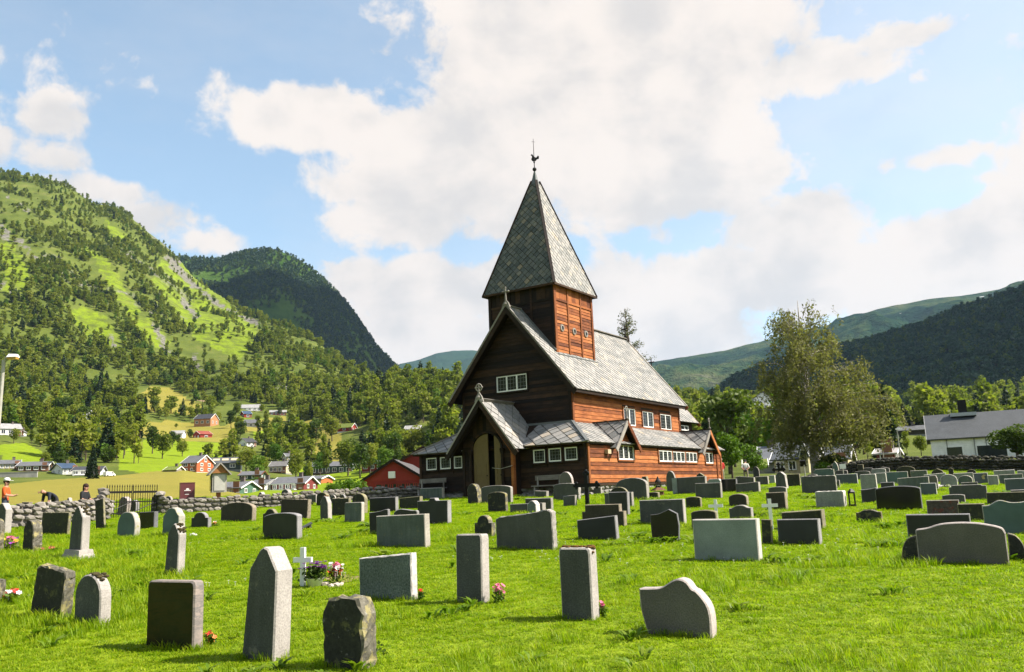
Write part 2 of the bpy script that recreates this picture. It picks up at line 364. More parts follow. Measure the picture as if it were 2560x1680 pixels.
# ---- separate mountains
def ridge(name, crest, d0, d1, foot, matr, seed, rough=1.0, back=1.5):
    cr = sorted(azel(x, y) for x, y in crest); ca = np.array([a for a, e in cr]); ce = np.array([e for a, e in cr])
    def hf(x, y):
        az = np.arctan2(x, y); d = np.hypot(x, y); zc = EYE+d1*np.interp(az, ca, ce)
        u = np.clip((d-d0)/(d1-d0), 0, 1); z0 = foot
        z = z0+(zc-z0)*(u**1.15)
        bk = np.clip((d-d1)/(d1*(back-1)), 0, 1); z = np.where(d > d1, zc*(1-.6*bk), z)
        k = (d1-d0)/900
        z = z+rough*((fbm(x/(260*k), y/(260*k), seed)-.5)*70*k+(fbm(x/(60*k), y/(60*k), seed+5)-.5)*22*k)*np.clip(np.abs(d-d1)/(200*k), .2, 1)*np.clip(u*4, 0, 1)
        return z
    n = 260; azs = np.linspace(ca[0], ca[-1], n); ds = np.concatenate([np.linspace(d0, d1, 90), np.linspace(d1, d1*back, 12)[1:]])
    o = link(name, surface(name, azs, ds, hf, matr), kind='structure')
    return hf, (ca[0], ca[-1], d0, d1)
def hill_mat(dark, light, rk, ramp=(.35, .6, .72)):
    def fn(t, bs, out):
        co = objco(t); a = t.noise(.004, 6, .6, co); b = t.noise(.03, 5, .65, co); f = t.m('ADD', t.m('MULTIPLY', a, .6), t.m('MULTIPLY', b, .4))
        S(t, bs, col=t.ramp(f, [(ramp[0], dark), (ramp[1], light), (ramp[2], rk)]), rough=1, spec=0, normal=bump(t, b, .8, 12))
    return fn
dome_c = [(380,700),(430,655),(455,642),(500,647),(560,642),(600,630),(650,623),(690,622),(730,635),(770,660),(820,705),(870,760),(905,812),(945,872),(985,912),(1010,940),(1080,990)]
domeH, domeR = ridge('dome_hill', dome_c, 1250, 2300, 90, material('dome_hill', hill_mat((.03, .07, .014), (.075, .13, .022), (.15, .15, .11))), 41)
far_c = [(900,985),(960,930),(1000,902),(1030,897),(1050,893),(1090,880),(1130,874),(1180,873),(1230,880),(1300,890),(1400,900)]
farH, farR = ridge('far_ridge', far_c, 3500, 6500, 200, material('far_ridge', hill_mat((.012, .04, .025), (.03, .065, .03), (.08, .09, .08))), 61, 1.3)
rdark_c = [(1500,1080),(1700,1040),(1790,1000),(1840,955),(1900,925),(1990,898),(2080,880),(2170,858),(2250,830),(2350,800),(2420,770),(2480,752),(2560,722),(2750,640),(3200,560)]
rdarkH, rdarkR = ridge('wooded_hill', rdark_c, 800, 1700, 60, material('wooded_hill', hill_mat((.010, .032, .020), (.02, .052, .028), (.045, .07, .045))), 71)
rfar_c = [(1400,935),(1560,918),(1640,903),(1700,890),(1760,881),(1830,870),(1900,856),(1990,832),(2080,810),(2150,785),(2230,762),(2300,752),(2400,738),(2480,725),(2530,717),(2600,712),(3200,700)]
def rfar_mat(t, bs, out):
    co = objco(t); a = t.noise(.0022, 7, .66, co); b = t.noise(.016, 5, .65, co); f = t.m('ADD', t.m('MULTIPLY', a, .7), t.m('MULTIPLY', b, .3))
    c = t.ramp(f, [(.40, (.008, .03, .018)), (.48, (.018, .05, .022)), (.55, (.06, .095, .03)), (.62, (.11, .125, .045)), (.70, (.13, .125, .11))])
    z = t.add('ShaderNodeSeparateXYZ', ins={0: co}).outputs[2]
    sn = t.m('MULTIPLY', t.m('GREATER_THAN', t.noise(.006, 4, .6, t.vscale(co, (1, 1, 3), (900, 0, 0))), .68), t.m('GREATER_THAN', z, 700))
    S(t, bs, col=t.mix(sn, c, (.85, .85, .85)), rough=1, spec=0, normal=bump(t, b, 1.0, 70))
rfarH, rfarR = ridge('far_mountain', rfar_c, 2200, 4600, 150, material('far_mountain', rfar_mat), 81, 1.7)

# ================================================================ houses: where they stand (levelled plots in the terrain)
def plot(px, py, d, wpx):
    p = at_dist(px, py, d); wid = wpx*d/FPX
    BUMPS.append((p[0], p[1], p[2]-float(H(np.array([p[0]]), np.array([p[1]]), True)[0]), wid*.8+3))
    return p
WHT, CRM, RED, ORG, DGR, GRY, BRN = (1.0,.98,.94), (.62,.52,.34), (.30,.035,.025), (.50,.16,.06), (.05,.085,.07), (.32,.32,.31), (.14,.075,.04)
R_GRY, R_DRK, R_RED, R_BLU, R_RUST, R_PALE, R_TURF = (.17,.17,.18), (.06,.06,.07), (.33,.07,.04), (.05,.09,.16), (.30,.19,.12), (.42,.41,.40), (.14,.20,.03)
# label, centre px, base px, distance, width px, wall px, roof px, depth m, yaw, ridge, wall, roof, base, storeys, bays, extras
HOUSES = [
('white farmhouse with grey roof above the left green slope',20,1090,350,56,19,14,7,-12,'x',WHT,R_PALE,GRY,1,3,''),
('small white garage beside the farmhouse above the left slope',54,1088,352,18,10,6,5,10,'y',WHT,R_PALE,GRY,1,1,''),
('small white two-storey house at the upper end of the road',211,1048,480,33,20,9,7,-25,'x',WHT,R_PALE,GRY,2,3,''),
('pale house with red roof almost hidden among hillside trees',121,1032,520,26,9,8,7,20,'x',CRM,R_RED,GRY,1,2,''),
('weathered pale barn with rusty roof above the yellow field',495,1018,620,34,12,7,7,-8,'x',(.45,.33,.28),R_RUST,GRY,1,2,''),
('white two-storey house right of the rusty-roofed barn',556,1027,600,32,14,9,7,25,'y',WHT,R_PALE,GRY,2,3,''),
('large orange and red barn with dark roof in the hay field',516,1066,480,58,20,13,9,28,'x',(.46,.22,.11),R_DRK,WHT,1,3,''),
('little white cottage with pale roof next to the red barn',445,1095,430,38,12,8,6,15,'x',WHT,R_PALE,GRY,1,2,''),
('bright red barn with red roof on the green meadow',506,1101,430,42,16,9,7,-28,'x',RED,R_RED,WHT,1,1,''),
('large white house with long pale roof high on the hillside',626,1028,560,62,9,10,9,5,'x',WHT,R_PALE,GRY,1,5,'b'),
('small red shed with blue roof below the large white house',615,1046,520,26,12,8,6,-20,'x',RED,R_BLU,GRY,1,1,''),
('grey and white house half hidden by trees below the blue-roofed shed',630,1069,480,36,12,10,7,10,'x',(.5,.5,.48),R_GRY,WHT,1,3,''),
('long low red house with pale roof in the hillside trees',695,1038,540,40,8,6,7,0,'x',RED,R_PALE,WHT,1,4,''),
('house with white gable and dark roof among roadside trees',618,1116,380,34,11,11,7,-30,'x',WHT,R_DRK,GRY,1,2,''),
('orange-red house with lit gable and white basement',494,1180,240,56,24,19,8,32,'x',(.47,.13,.05),R_GRY,WHT,2,2,'c'),
('long dark grey barn with three pale roof windows',564,1174,262,80,17,15,9,4,'x',(.07,.085,.085),(.11,.115,.12),GRY,1,2,'s'),
('low turf-roofed shed in front of the hillside trees',436,1181,235,38,7,9,6,20,'x',(.30,.26,.2),R_TURF,GRY,1,0,''),
('yellowish house with grey roof behind the pale garden wall',24,1174,232,50,15,11,8,0,'x',(.55,.45,.25),R_GRY,WHT,1,4,''),
('brown timber house with wide grey roof in the row below the wood',90,1178,226,76,14,12,9,10,'x',BRN,R_GRY,GRY,1,4,''),
('white house with blue roof in the row below the wood',160,1186,216,48,16,14,9,-15,'x',WHT,R_BLU,GRY,1,3,''),
('white house with dark roof behind a tall dark spruce',224,1189,208,70,14,11,9,8,'x',WHT,R_DRK,GRY,1,4,'b'),
('cream house with timber balcony above the village road',702,1183,272,54,18,13,8,14,'x',CRM,(.2,.19,.18),GRY,1,4,'b'),
('dark green modern house with low grey roof above the lawn',832,1187,290,104,22,12,9,8,'x',DGR,R_GRY,GRY,1,6,'b'),
('long red house with low grey roof behind the white van',952,1176,252,86,17,10,9,6,'x',RED,R_GRY,(.45,.2,.18),1,5,''),
('long low green house with glazed front and balcony behind the stone wall',597,1236,140,74,17,16,8,22,'x',(.08,.16,.11),R_GRY,BRN,1,5,'b'),
('small dark house with orange-edged roof behind the long green house',633,1199,190,52,12,10,7,12,'x',DGR,R_GRY,GRY,1,2,''),
('white flat-fronted house beside the long green house',662,1224,150,48,14,12,7,20,'x',WHT,R_GRY,(.2,.2,.2),1,2,''),
('long dark red house with white balcony rail and grey roof',738,1226,150,104,18,17,8,18,'x',(.20,.035,.035),R_GRY,(.10,.05,.05),1,5,'b'),
('small grey garage with orange end wall beside the long red house',804,1208,165,34,12,8,6,22,'x',(.34,.33,.31),R_GRY,GRY,1,0,'o'),
('turf-roofed red cabin in the wooded hillside clearing',868,1078,420,48,10,11,7,24,'x',RED,R_TURF,WHT,1,1,''),
('pale house glimpsed through the wood behind the church',1034,1085,380,38,13,10,7,12,'x',(.5,.47,.42),R_PALE,GRY,1,2,''),
('small cream house with grey roof beside the round tree',720,1150,300,22,9,9,6,-15,'x',CRM,R_GRY,GRY,1,1,''),
('long white house with grey tiled roof and chimney behind stone wall',2470,1146,96,292,58,64,9,-3,'x',WHT,(.075,.082,.09),GRY,1,0,'W'),
('yellow house with dark tiled roof behind the birch tree',2000,1186,88,92,42,42,7,10,'x',(.62,.55,.33),(.10,.11,.125),GRY,1,3,'Y'),
('yellow house wing with dark roof right of the birch trunk',2100,1182,92,60,36,34,7,5,'x',(.62,.55,.33),(.10,.11,.125),GRY,1,1,''),
('narrow pale house with white upper roof left of the yellow house',1926,1180,94,40,26,40,7,0,'x',(.45,.43,.38),(.16,.17,.19),GRY,1,0,''),
('turf-roofed grey shed left of the yellow house',1890,1182,84,46,18,16,5,0,'x',(.36,.34,.30),R_TURF,GRY,1,0,''),
('white hillside house with balcony among the trees behind the birch',1903,1022,300,60,22,20,8,-10,'y',WHT,(.2,.22,.22),GRY,2,4,'b'),
('tiny red shed with pale roof by the stone wall',2222,1150,92,44,18,12,4,8,'x',(.24,.045,.04),(.5,.46,.44),GRY,1,1,''),
('low dark shed with flat grey roof on the slope',2271,1087,170,80,12,12,6,-5,'x',(.07,.06,.05),(.12,.12,.12),GRY,1,0,''),
('taller red barn with dark roof behind the gabled red barn',1078,1238,88,256,46,74,10,8,'y',(.27,.03,.025),(.10,.09,.09),GRY,1,0,'r'),
('large red barn with gable end and row of windows left of church',1010,1238,72,168,36,52,12,8,'y',(.36,.045,.035),(.10,.09,.09),GRY,1,0,'R'),
]
for h in HOUSES: h_ = plot(h[1], h[2], h[3], h[4])
_q = at_dist(1840, 1200, 60); BUMPS.append((_q[0], _q[1], -.42, 9))   # a shallow dip behind the church

# ground sheet, full circle
a1 = np.concatenate([np.linspace(-PI, -1.0, 40)[:-1], np.linspace(-1.0, 1.0, 620), np.linspace(1.0, PI, 40)[1:]])
d1 = np.concatenate([np.linspace(.5, 8, 12)[:-1], np.geomspace(8, 1500, 300)[:-1], np.geomspace(1500, 9000, 14)])
link('ground', surface('ground', a1, d1, H, GROUND, cov=cover), kind='structure')

# ================================================================ foliage
def leaf_mat(c0, c1, c2, tr=.35, rough=.6):
    def fn(t, bs, out):
        oi = t.add('ShaderNodeObjectInfo').outputs['Random']; g = t.add('ShaderNodeNewGeometry').outputs['Random Per Island']
        f = t.m('ADD', t.m('MULTIPLY', oi, .55), t.m('MULTIPLY', g, .45))
        c = t.ramp(f, [(.1, c0), (.5, c1), (.9, c2)])
        S(t, bs, col=c, rough=rough, spec=.2)
        tl = t.add('ShaderNodeBsdfTranslucent', ins={0: t.mix(1, c, (1.0*ALB, 1.15*ALB, .5*ALB), 'MULTIPLY')})
        ms = t.add('ShaderNodeMixShader', ins={0: tr, 1: bs.outputs[0], 2: tl.outputs[0]}); t.l.new(ms.outputs[0], out.inputs[0])
    return fn
def plain(name, col, rough=.7, metal=0, var=.12, scale=6, spec=.3, bmp=.0):
    def fn(t, bs, out):
        co = objco(t); n = t.noise(scale, 5, .6, co)
        c = t.mix(1, col, t.ramp(n, [(.25, 1-var*1.6), (.75, 1+var)]), 'MULTIPLY')
        S(t, bs, col=c, rough=rough, metal=metal, spec=spec)
        if bmp: S(t, bs, normal=bump(t, n, bmp, .02))
    return material(name, fn)
LEAF_G = material('leaf_birchwood', leaf_mat((.125, .165, .018), (.225, .265, .03), (.33, .335, .052), .5))
LEAF_D = material('leaf_dark', leaf_mat((.045, .082, .012), (.082, .13, .018), (.13, .17, .03), .4))
LEAF_L = material('leaf_light', leaf_mat((.06, .13, .010), (.10, .19, .014), (.15, .235, .02)))
LEAF_B = material('leaf_birch', leaf_mat((.16, .16, .06), (.28, .265, .10), (.42, .38, .16), .45))
LEAF_SP = material('leaf_spruce', leaf_mat((.010, .028, .010), (.02, .042, .012), (.035, .06, .016), .1))
LEAF_C = material('leaf_sparse', leaf_mat((.12, .13, .07), (.2, .2, .11), (.3, .28, .15), .4))
BARK = plain('bark', (.10, .075, .05), .9, var=.35, scale=9, bmp=.5)
BARKW = plain('bark_birch', (.42, .39, .34), .85, var=.5, scale=5, bmp=.4)
def leaf_quads(C, size, rng, flat=.0):
    """one small quad per centre C"""
    n = len(C); a = rng.normal(size=(n, 3)); a[:, 2] *= (1-flat); a /= np.linalg.norm(a, axis=1)[:, None]+1e-9
    b = rng.normal(size=(n, 3)); b -= a*np.sum(a*b, 1)[:, None]; b /= np.linalg.norm(b, axis=1)[:, None]+1e-9
    s = (size*rng.uniform(.6, 1.3, n))[:, None]; u = a*s; v = b*s*.62
    V = np.stack([C-u, C+v*.9-u*.1, C+u, C-v*.9-u*.1], 1).reshape(-1, 3); F = np.arange(4*n).reshape(n, 4)
    return V, F
def crown_points(lobes, n, rng, shell=.75):
    L = np.array(lobes, float); vol = L[:, 3]*L[:, 4]*L[:, 5]; k = rng.choice(len(L), n, p=vol**.8/np.sum(vol**.8))
    d = rng.normal(size=(n, 3)); d /= np.linalg.norm(d, axis=1)[:, None]; r = rng.uniform(0, 1, n)**(1/3.)*(1-shell)+shell*rng.uniform(.72, 1.05, n)
    P = L[k, :3]+d*r[:, None]*L[k, 3:6]
    return P
def tree_meshes(seed, h, wd, leaf, nleaf, lsize, mat, bark, kind='round', nl=9):
    rng = np.random.default_rng(seed); lob = []
    if kind == 'round':
        for i in range(nl):
            z = h*rng.uniform(.34, .9); rr = wd/2*math.sqrt(max(.05, 1-((z/h-.55)/.5)**2)); a = rng.uniform(0, 2*PI); q = rng.uniform(.2, .7)
            s = wd*rng.uniform(.16, .27); lob.append((rr*q*math.cos(a), rr*q*math.sin(a), z, s, s, s*rng.uniform(.7, 1.0)))
        lob.append((0, 0, h*.82, wd*.2, wd*.2, h*.16)); lob.append((0, 0, h*.5, wd*.3, wd*.3, h*.22))
        P = crown_points(lob, nleaf, rng)
    elif kind == 'spruce':
        z = h*(.06+.94*(1-np.sqrt(rng.uniform(0, 1, nleaf)))); lay = .75+.25*np.abs(np.sin(z/h*26)); rr = wd/2*(1-z/h)**.9*lay*rng.uniform(.55, 1.0, nleaf)+.03
        a = rng.uniform(0, 2*PI, nleaf); P = np.stack([rr*np.cos(a), rr*np.sin(a), z-rr*.25], 1)
    elif kind == 'bush':
        for i in range(nl):
            a = rng.uniform(0, 2*PI); q = rng.uniform(0, .36)*wd; s = wd*rng.uniform(.15, .26)
            lob.append((q*math.cos(a), q*math.sin(a), h*rng.uniform(.3, .72), s, s, h*rng.uniform(.2, .3)))
        P = crown_points(lob, nleaf, rng); P[:, 2] = np.maximum(P[:, 2], .02)
    V, F = leaf_quads(P, lsize, rng, .25)
    crown = npmesh('crown', V, F, [mat])
    m = MB(); top = h*(.95 if kind != 'bush' else .6)
    m.tube([(0, 0, -.6), (0, 0, 0), (wd*.01, 0, h*.25), (-wd*.01, wd*.01, h*.55), (0, 0, top)], [wd*.032+.03, wd*.03+.02, wd*.022, wd*.014, wd*.003], 7)
    for i in range(0 if kind == 'spruce' else 6):
        l = lob[i % len(lob)]; z0 = max(.15*h, l[2]-h*.22)
        m.tube([(0, 0, z0*.8), (l[0]*.5, l[1]*.5, z0+h*.04), (l[0], l[1], l[2])], [wd*.012, wd*.008, wd*.003], 5, cap=False)
    return m.mesh('trunk', bark, True), crown
def joined_tree(seed, h, wd, nleaf, lsize, mat, bark, kind, nl=7):
    tr, cr = tree_meshes(seed, h, wd, None, nleaf, lsize, mat, bark, kind, nl)
    bm = bmesh.new(); bm.from_mesh(cr); me = bpy.data.meshes.new('wood_tree'); k = len(bm.faces)
    bm.from_mesh(tr); bm.faces.ensure_lookup_table()
    for f in bm.faces[k:]: f.material_index = 1
    bm.to_mesh(me); bm.free(); me.materials.append(mat); me.materials.append(bark); return me
FT = [joined_tree(101, 9, 6.4, 330, .62, LEAF_G, BARK, 'round'), joined_tree(102, 11, 6.2, 380, .62, LEAF_G, BARK, 'round'), joined_tree(103, 7, 6.0, 280, .58, LEAF_D, BARK, 'round'),
      joined_tree(104, 12, 5.0, 420, .55, LEAF_SP, BARK, 'spruce'), joined_tree(105, 4.0, 4.5, 170, .5, LEAF_G, BARK, 'bush'), joined_tree(106, 8, 5.5, 280, .55, LEAF_L, BARK, 'round')]
LEAF_F = material('leaf_far_wood', leaf_mat((.016, .048, .026), (.03, .075, .036), (.055, .105, .045), .2))
FAR = [joined_tree(111, 10, 8, 60, 1.6, LEAF_F, BARK, 'round', 4), joined_tree(112, 11, 8, 60, 1.6, LEAF_D, BARK, 'round', 4)]
def do_scatter(name, P, sc, meshes, probs, rng):
    k = rng.choice(len(meshes), len(P), p=probs); first = None
    for i, me in enumerate(meshes):
        sel = k == i
        if not sel.any(): continue
        n = int(sel.sum()); rot = np.zeros((n, 3)); rot[:, 2] = rng.uniform(0, 6.28, n)
        s = sc[sel]; S3 = np.stack([s*rng.uniform(.8, 1.2, n), s*rng.uniform(.8, 1.2, n), s*rng.uniform(.8, 1.25, n)], 1)
        scatter(name, P[sel], rot, S3, me)
def sample_polar(n, a0, a1, d0, d1, rng):
    a = rng.uniform(a0, a1, n); d = np.sqrt(rng.uniform(d0*d0, d1*d1, n)); return d*np.sin(a), d*np.cos(a)
rng = np.random.default_rng(11)
x, y = sample_polar(125000, -.72, .72, 260, 1500, rng); z = H(x, y); P = np.stack([x, y, z], 1)
q = project(P); d = np.hypot(x, y); ye, sc_, me_ = cover(P)
no = np.zeros(len(P), bool)
for p in FIELDS_NOTREE: no |= inpoly(q[:, 0], q[:, 1], p)
for (bx, by, dz, r) in BUMPS:
    L = np.hypot(bx, by); ux, uy = bx/L, by/L
    al = (x-bx)*ux+(y-by)*uy; ac = np.abs((x-bx)*uy-(y-by)*ux); no |= (ac < r*1.0) & (al < r*.9) & (al > -r*2.6)
dn = fbm(x/70, y/70, 55, 3); dens = np.clip((dn-.2)*3.6, 0, 1)
dens = np.where(me_ > 0, np.where(dn > .58, .35, .025), dens); dens = np.where(sc_ > .5, .06, dens); dens[no] = 0
vill = (d < 430) & (q[:, 0] < 900); dens = np.where(vill, dens*.45, dens)
dens = np.where(d > 620, dens*np.clip((fbm(x/38, y/38, 155, 3)-.33)*6, .12, 1), dens)
keep = (rng.uniform(0, 1, len(P)) < dens*np.where(d < 430, 1.0, .75)) & (d < np.interp(np.arctan2(x, y), _cda, _cdd)*1.03)
P = P[keep]; d = d[keep]; P[:, 2] -= .3
sc = np.clip(rng.lognormal(-.1, .32, len(P)), .45, 1.7)*np.clip(1.2-d/3200, .75, 1.1)
hi = d < 650
sc = np.where(d < 480, sc*.76, sc*.82)
thp = 10*sc*FPX/d; qq = project(P); blk = np.zeros(len(P), bool)
for h in HOUSES: blk |= (np.abs(qq[:, 0]-h[1]) < h[4]*.55+20*FPX/np.maximum(d, 1)*.12) & (d < h[3]+2) & (qq[:, 1] > h[2]-3) & (qq[:, 1]-thp < h[2]-4)
P = P[~blk]; d = d[~blk]; sc = sc[~blk]; hi = hi[~blk]
do_scatter('hillside_wood', P[hi], sc[hi], FT, [.26, .26, .12, .12, .14, .10], rng)
do_scatter('hillside_wood_high', P[~hi], sc[~hi]*.98, FT, [.30, .16, .20, .03, .19, .12], rng)
for nm, hf, R, n, pr, lo in (('dome_wood', domeH, domeR, 22000, [.8, .2], .25), ('dark_wood', rdarkH, rdarkR, 26000, [.85, .15], .12), ):
    x, y = sample_polar(n, R[0], R[1], R[2], R[3]*1.02, rng); dn = fbm(x/120, y/120, 91, 3)
    k = rng.uniform(0, 1, n) < np.clip((dn-lo)*3, 0, 1); x, y = x[k], y[k]
    do_scatter(nm, np.stack([x, y, hf(x, y)-.5], 1), rng.uniform(.7, 1.3, len(x)), FAR, pr, rng)
# clouds beyond the frame whose shade lies on the two dark hills
def cloud(loc, size, seed):
    m = MB(); r = random.Random(seed)
    for i in range(16):
        a, q = r.uniform(0, 6.28), r.uniform(0, .75)
        m.sphere((size[0]*q*math.cos(a), size[1]*q*math.sin(a), r.uniform(-.2, .4)*size[2]), 1, 14, 9, sq=(size[0]*r.uniform(.28, .5), size[1]*r.uniform(.28, .5), size[2]*r.uniform(.5, 1)))
    o = m.build('cloud', plain('cloud_vapour', (.8, .8, .8), 1, var=.02), smooth=True, loc=loc, kind='structure')
def upsun(p, zc):
    k = (zc-p[2])/sun_dir[2]; return (p[0]+sun_dir[0]*k, p[1]+sun_dir[1]*k, zc)
c0 = at_dist(890, 790, 1950); cloud(upsun(c0, 2900), (470, 430, 140), 3)
c0 = at_dist(2350, 900, 1400); cloud(upsun(c0, 2900), (760, 520, 150), 4)
# ================================================================ the stave church
YAW, CX, CY, CZ = .5888, .0185, 42.0, 1.6
EU = np.array([math.sin(YAW), math.cos(YAW)]); SV = np.array([math.cos(YAW), -math.sin(YAW)])
def C(u, v, z): return Vector((u, -v, z-CZ))
def hit_u(px, py, u0):
    r = ray(px, py); k = ((CX*EU[0]+CY*EU[1])+u0)/(r[0]*EU[0]+r[1]*EU[1]); p = r*k
    return (p[0]-CX)*SV[0]+(p[1]-CY)*SV[1], EYE+p[2]
def hit_v(px, py, v0):
    r = ray(px, py); k = ((CX*SV[0]+CY*SV[1])+v0)/(r[0]*SV[0]+r[1]*SV[1]); p = r*k
    return (p[0]-CX)*EU[0]+(p[1]-CY)*EU[1], EYE+p[2]
ao, hE, hR, og, LR, a_, wA, LN = 3.669, 6.51, 11.0, .468, 12.70, 3.209, 5.01, 12.57
c1, b1, wB, b_, c_, t0, tw, tl, os_, hS, hA = 1.949, 4.997, 3.90, 4.78, 1.606, .8715, 1.961, 3.914, .229, 12.05, 19.0
g1, g2, hg, gw, hp, pp, pw, pf, pv = 1.824, 12.34, 4.99, 1.219, 6.18, 1.10, 1.91, 3.78, -.2
slope = (hR-hE)/ao
def wood_mat(c0, c1_, c2, spec=.25, rough=.75):
    def fn(t, bs, out):
        co = objco(t); r = rnd(t)
        rot = t.add('ShaderNodeVectorMath', operation='ADD', ins={0: co}); cv = t.add('ShaderNodeCombineXYZ', ins={0: t.m('MULTIPLY', r, 40), 1: t.m('MULTIPLY', r, 17)}); t.put(rot.inputs[1], cv.outputs[0])
        g = t.noise(5, 5, .65, t.vscale(rot.outputs[0], (.45, .45, 9))); k = t.noise(1.6, 4, .6, rot.outputs[0]); kn = t.noise(9, 2, .5, t.vscale(rot.outputs[0], (1, 1, 2.2)))
        f = t.m('ADD', t.m('ADD', t.m('MULTIPLY', g, .5), t.m('MULTIPLY', k, .42)), t.m('MULTIPLY', t.m('SUBTRACT', r, .4), .34))
        c = t.ramp(f, [(.32, c0), (.52, c1_), (.72, c2)])
        c = t.mix(t.ramp(kn, [(.66, 0.), (.72, .6)]), c, c0)
        S(t, bs, col=c, rough=rough, spec=spec, normal=bump(t, g, .35, .012))
    return fn
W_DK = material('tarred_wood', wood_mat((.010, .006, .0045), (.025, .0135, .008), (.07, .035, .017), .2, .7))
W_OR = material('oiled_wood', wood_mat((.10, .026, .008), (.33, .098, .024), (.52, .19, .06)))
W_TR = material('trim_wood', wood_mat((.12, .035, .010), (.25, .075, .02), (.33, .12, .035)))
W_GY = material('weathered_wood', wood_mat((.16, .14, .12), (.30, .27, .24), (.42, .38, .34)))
def slate_mat(t, bs, out):
    r = rnd(t); co = objco(t); n = t.noise(3.5, 5, .65, co); n2 = t.noise(14, 4, .6, co)
    c = t.ramp(r, [(.05, (.24, .238, .228)), (.35, (.30, .292, .278)), (.75, (.35, .333, .313)), (.93, (.40, .37, .335)), (.99, (.45, .38, .30))])
    c = t.mix(1, c, t.ramp(t.m('ADD', t.m('MULTIPLY', n, .6), t.m('MULTIPLY', n2, .4)), [(.3, .72), (.7, 1.15)]), 'MULTIPLY')
    S(t, bs, col=c, rough=.62, spec=.2, normal=bump(t, n2, .3, .01))
SLATE = material('slate', slate_mat)
def slate_shaded(t, bs, out):
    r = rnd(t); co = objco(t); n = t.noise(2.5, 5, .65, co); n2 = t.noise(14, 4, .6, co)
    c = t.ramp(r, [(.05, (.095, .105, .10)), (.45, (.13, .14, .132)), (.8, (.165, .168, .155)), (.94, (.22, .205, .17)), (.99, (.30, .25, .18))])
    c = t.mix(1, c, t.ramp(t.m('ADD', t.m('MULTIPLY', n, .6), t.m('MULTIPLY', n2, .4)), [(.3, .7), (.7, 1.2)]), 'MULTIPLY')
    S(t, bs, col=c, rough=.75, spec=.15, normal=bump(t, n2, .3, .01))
SLATE_SHADED = material('slate_shaded', slate_shaded)   # darker copy of the slate: shade of the spire's west face put into its colour
LEAD = plain('lead_flashing', (.17, .18, .18), .55, .2, scale=4)
WHITE = plain('white_paint', (1.0, .985, .95), .5, var=.05, scale=9)
IRON = plain('black_iron', (.012, .011, .011), .55, .3, var=.3, scale=20, bmp=.2)
def glass_fn(t, bs, out):
    co = objco(t); n = t.noise(2.2, 3, .6, co)
    S(t, bs, col=t.ramp(n, [(.35, (.012, .014, .016)), (.7, (.035, .04, .045))]), rough=.07, spec=.32, normal=bump(t, t.noise(1.3, 1, .5, co), .06, .05))
GLASS = material('window_glass', glass_fn)
church = thing('stave_church', 'dark wooden stave church with slate roofs and tall pyramid spire', 'church', (CX, CY, CZ), PI/2-YAW)
NSLATE = [0]; NBOARD = [0]
def clip(poly, a, b, c, keep=1):
    """keep the part of a 2D polygon with a*x+b*y<=c"""
    out = []
    for i in range(len(poly)):
        p, q = poly[i], poly[(i+1) % len(poly)]; dp, dq = a*p[0]+b*p[1]-c, a*q[0]+b*q[1]-c
        if dp <= 1e-9: out.append(p)
        if (dp < -1e-9 and dq > 1e-9) or (dp > 1e-9 and dq < -1e-9):
            k = dp/(dp-dq); out.append((p[0]+(q[0]-p[0])*k, p[1]+(q[1]-p[1])*k))
    return out
def clip_convex(poly, conv):
    n = len(conv)
    for i in range(n):
        (x1, y1), (x2, y2) = conv[i], conv[(i+1) % n]; nx, ny = (y2-y1), -(x2-x1)
        poly = clip(poly, nx, ny, nx*x1+ny*y1)
        if len(poly) < 3: return []
    return poly
def area2(p): return .5*abs(sum(p[i][0]*p[(i+1) % len(p)][1]-p[(i+1) % len(p)][0]*p[i][1] for i in range(len(p))))
class Plane:
    def __init__(s, O, sx, tx): s.O = Vector(O); s.s = Vector(sx).normalized(); s.t = Vector(tx).normalized(); s.n = s.s.cross(s.t).normalized()
    def p(s, a, b, o=0): return s.O+s.s*a+s.t*b+s.n*o
def PW(u0): return Plane(C(u0, 0, 0), (0, -1, 0), (0, 0, 1))     # s = v (south), t = z
def PS(v0): return Plane(C(0, v0, 0), (1, 0, 0), (0, 0, 1))      # s = u (east), t = z
def slab(name, pl, poly, th, mat, parent, off=0, **kw):
    m = MB(); m.prism([pl.p(x, y) for x, y in poly], pl.n, off-th, off); return m.build(name, mat, parent, **kw)
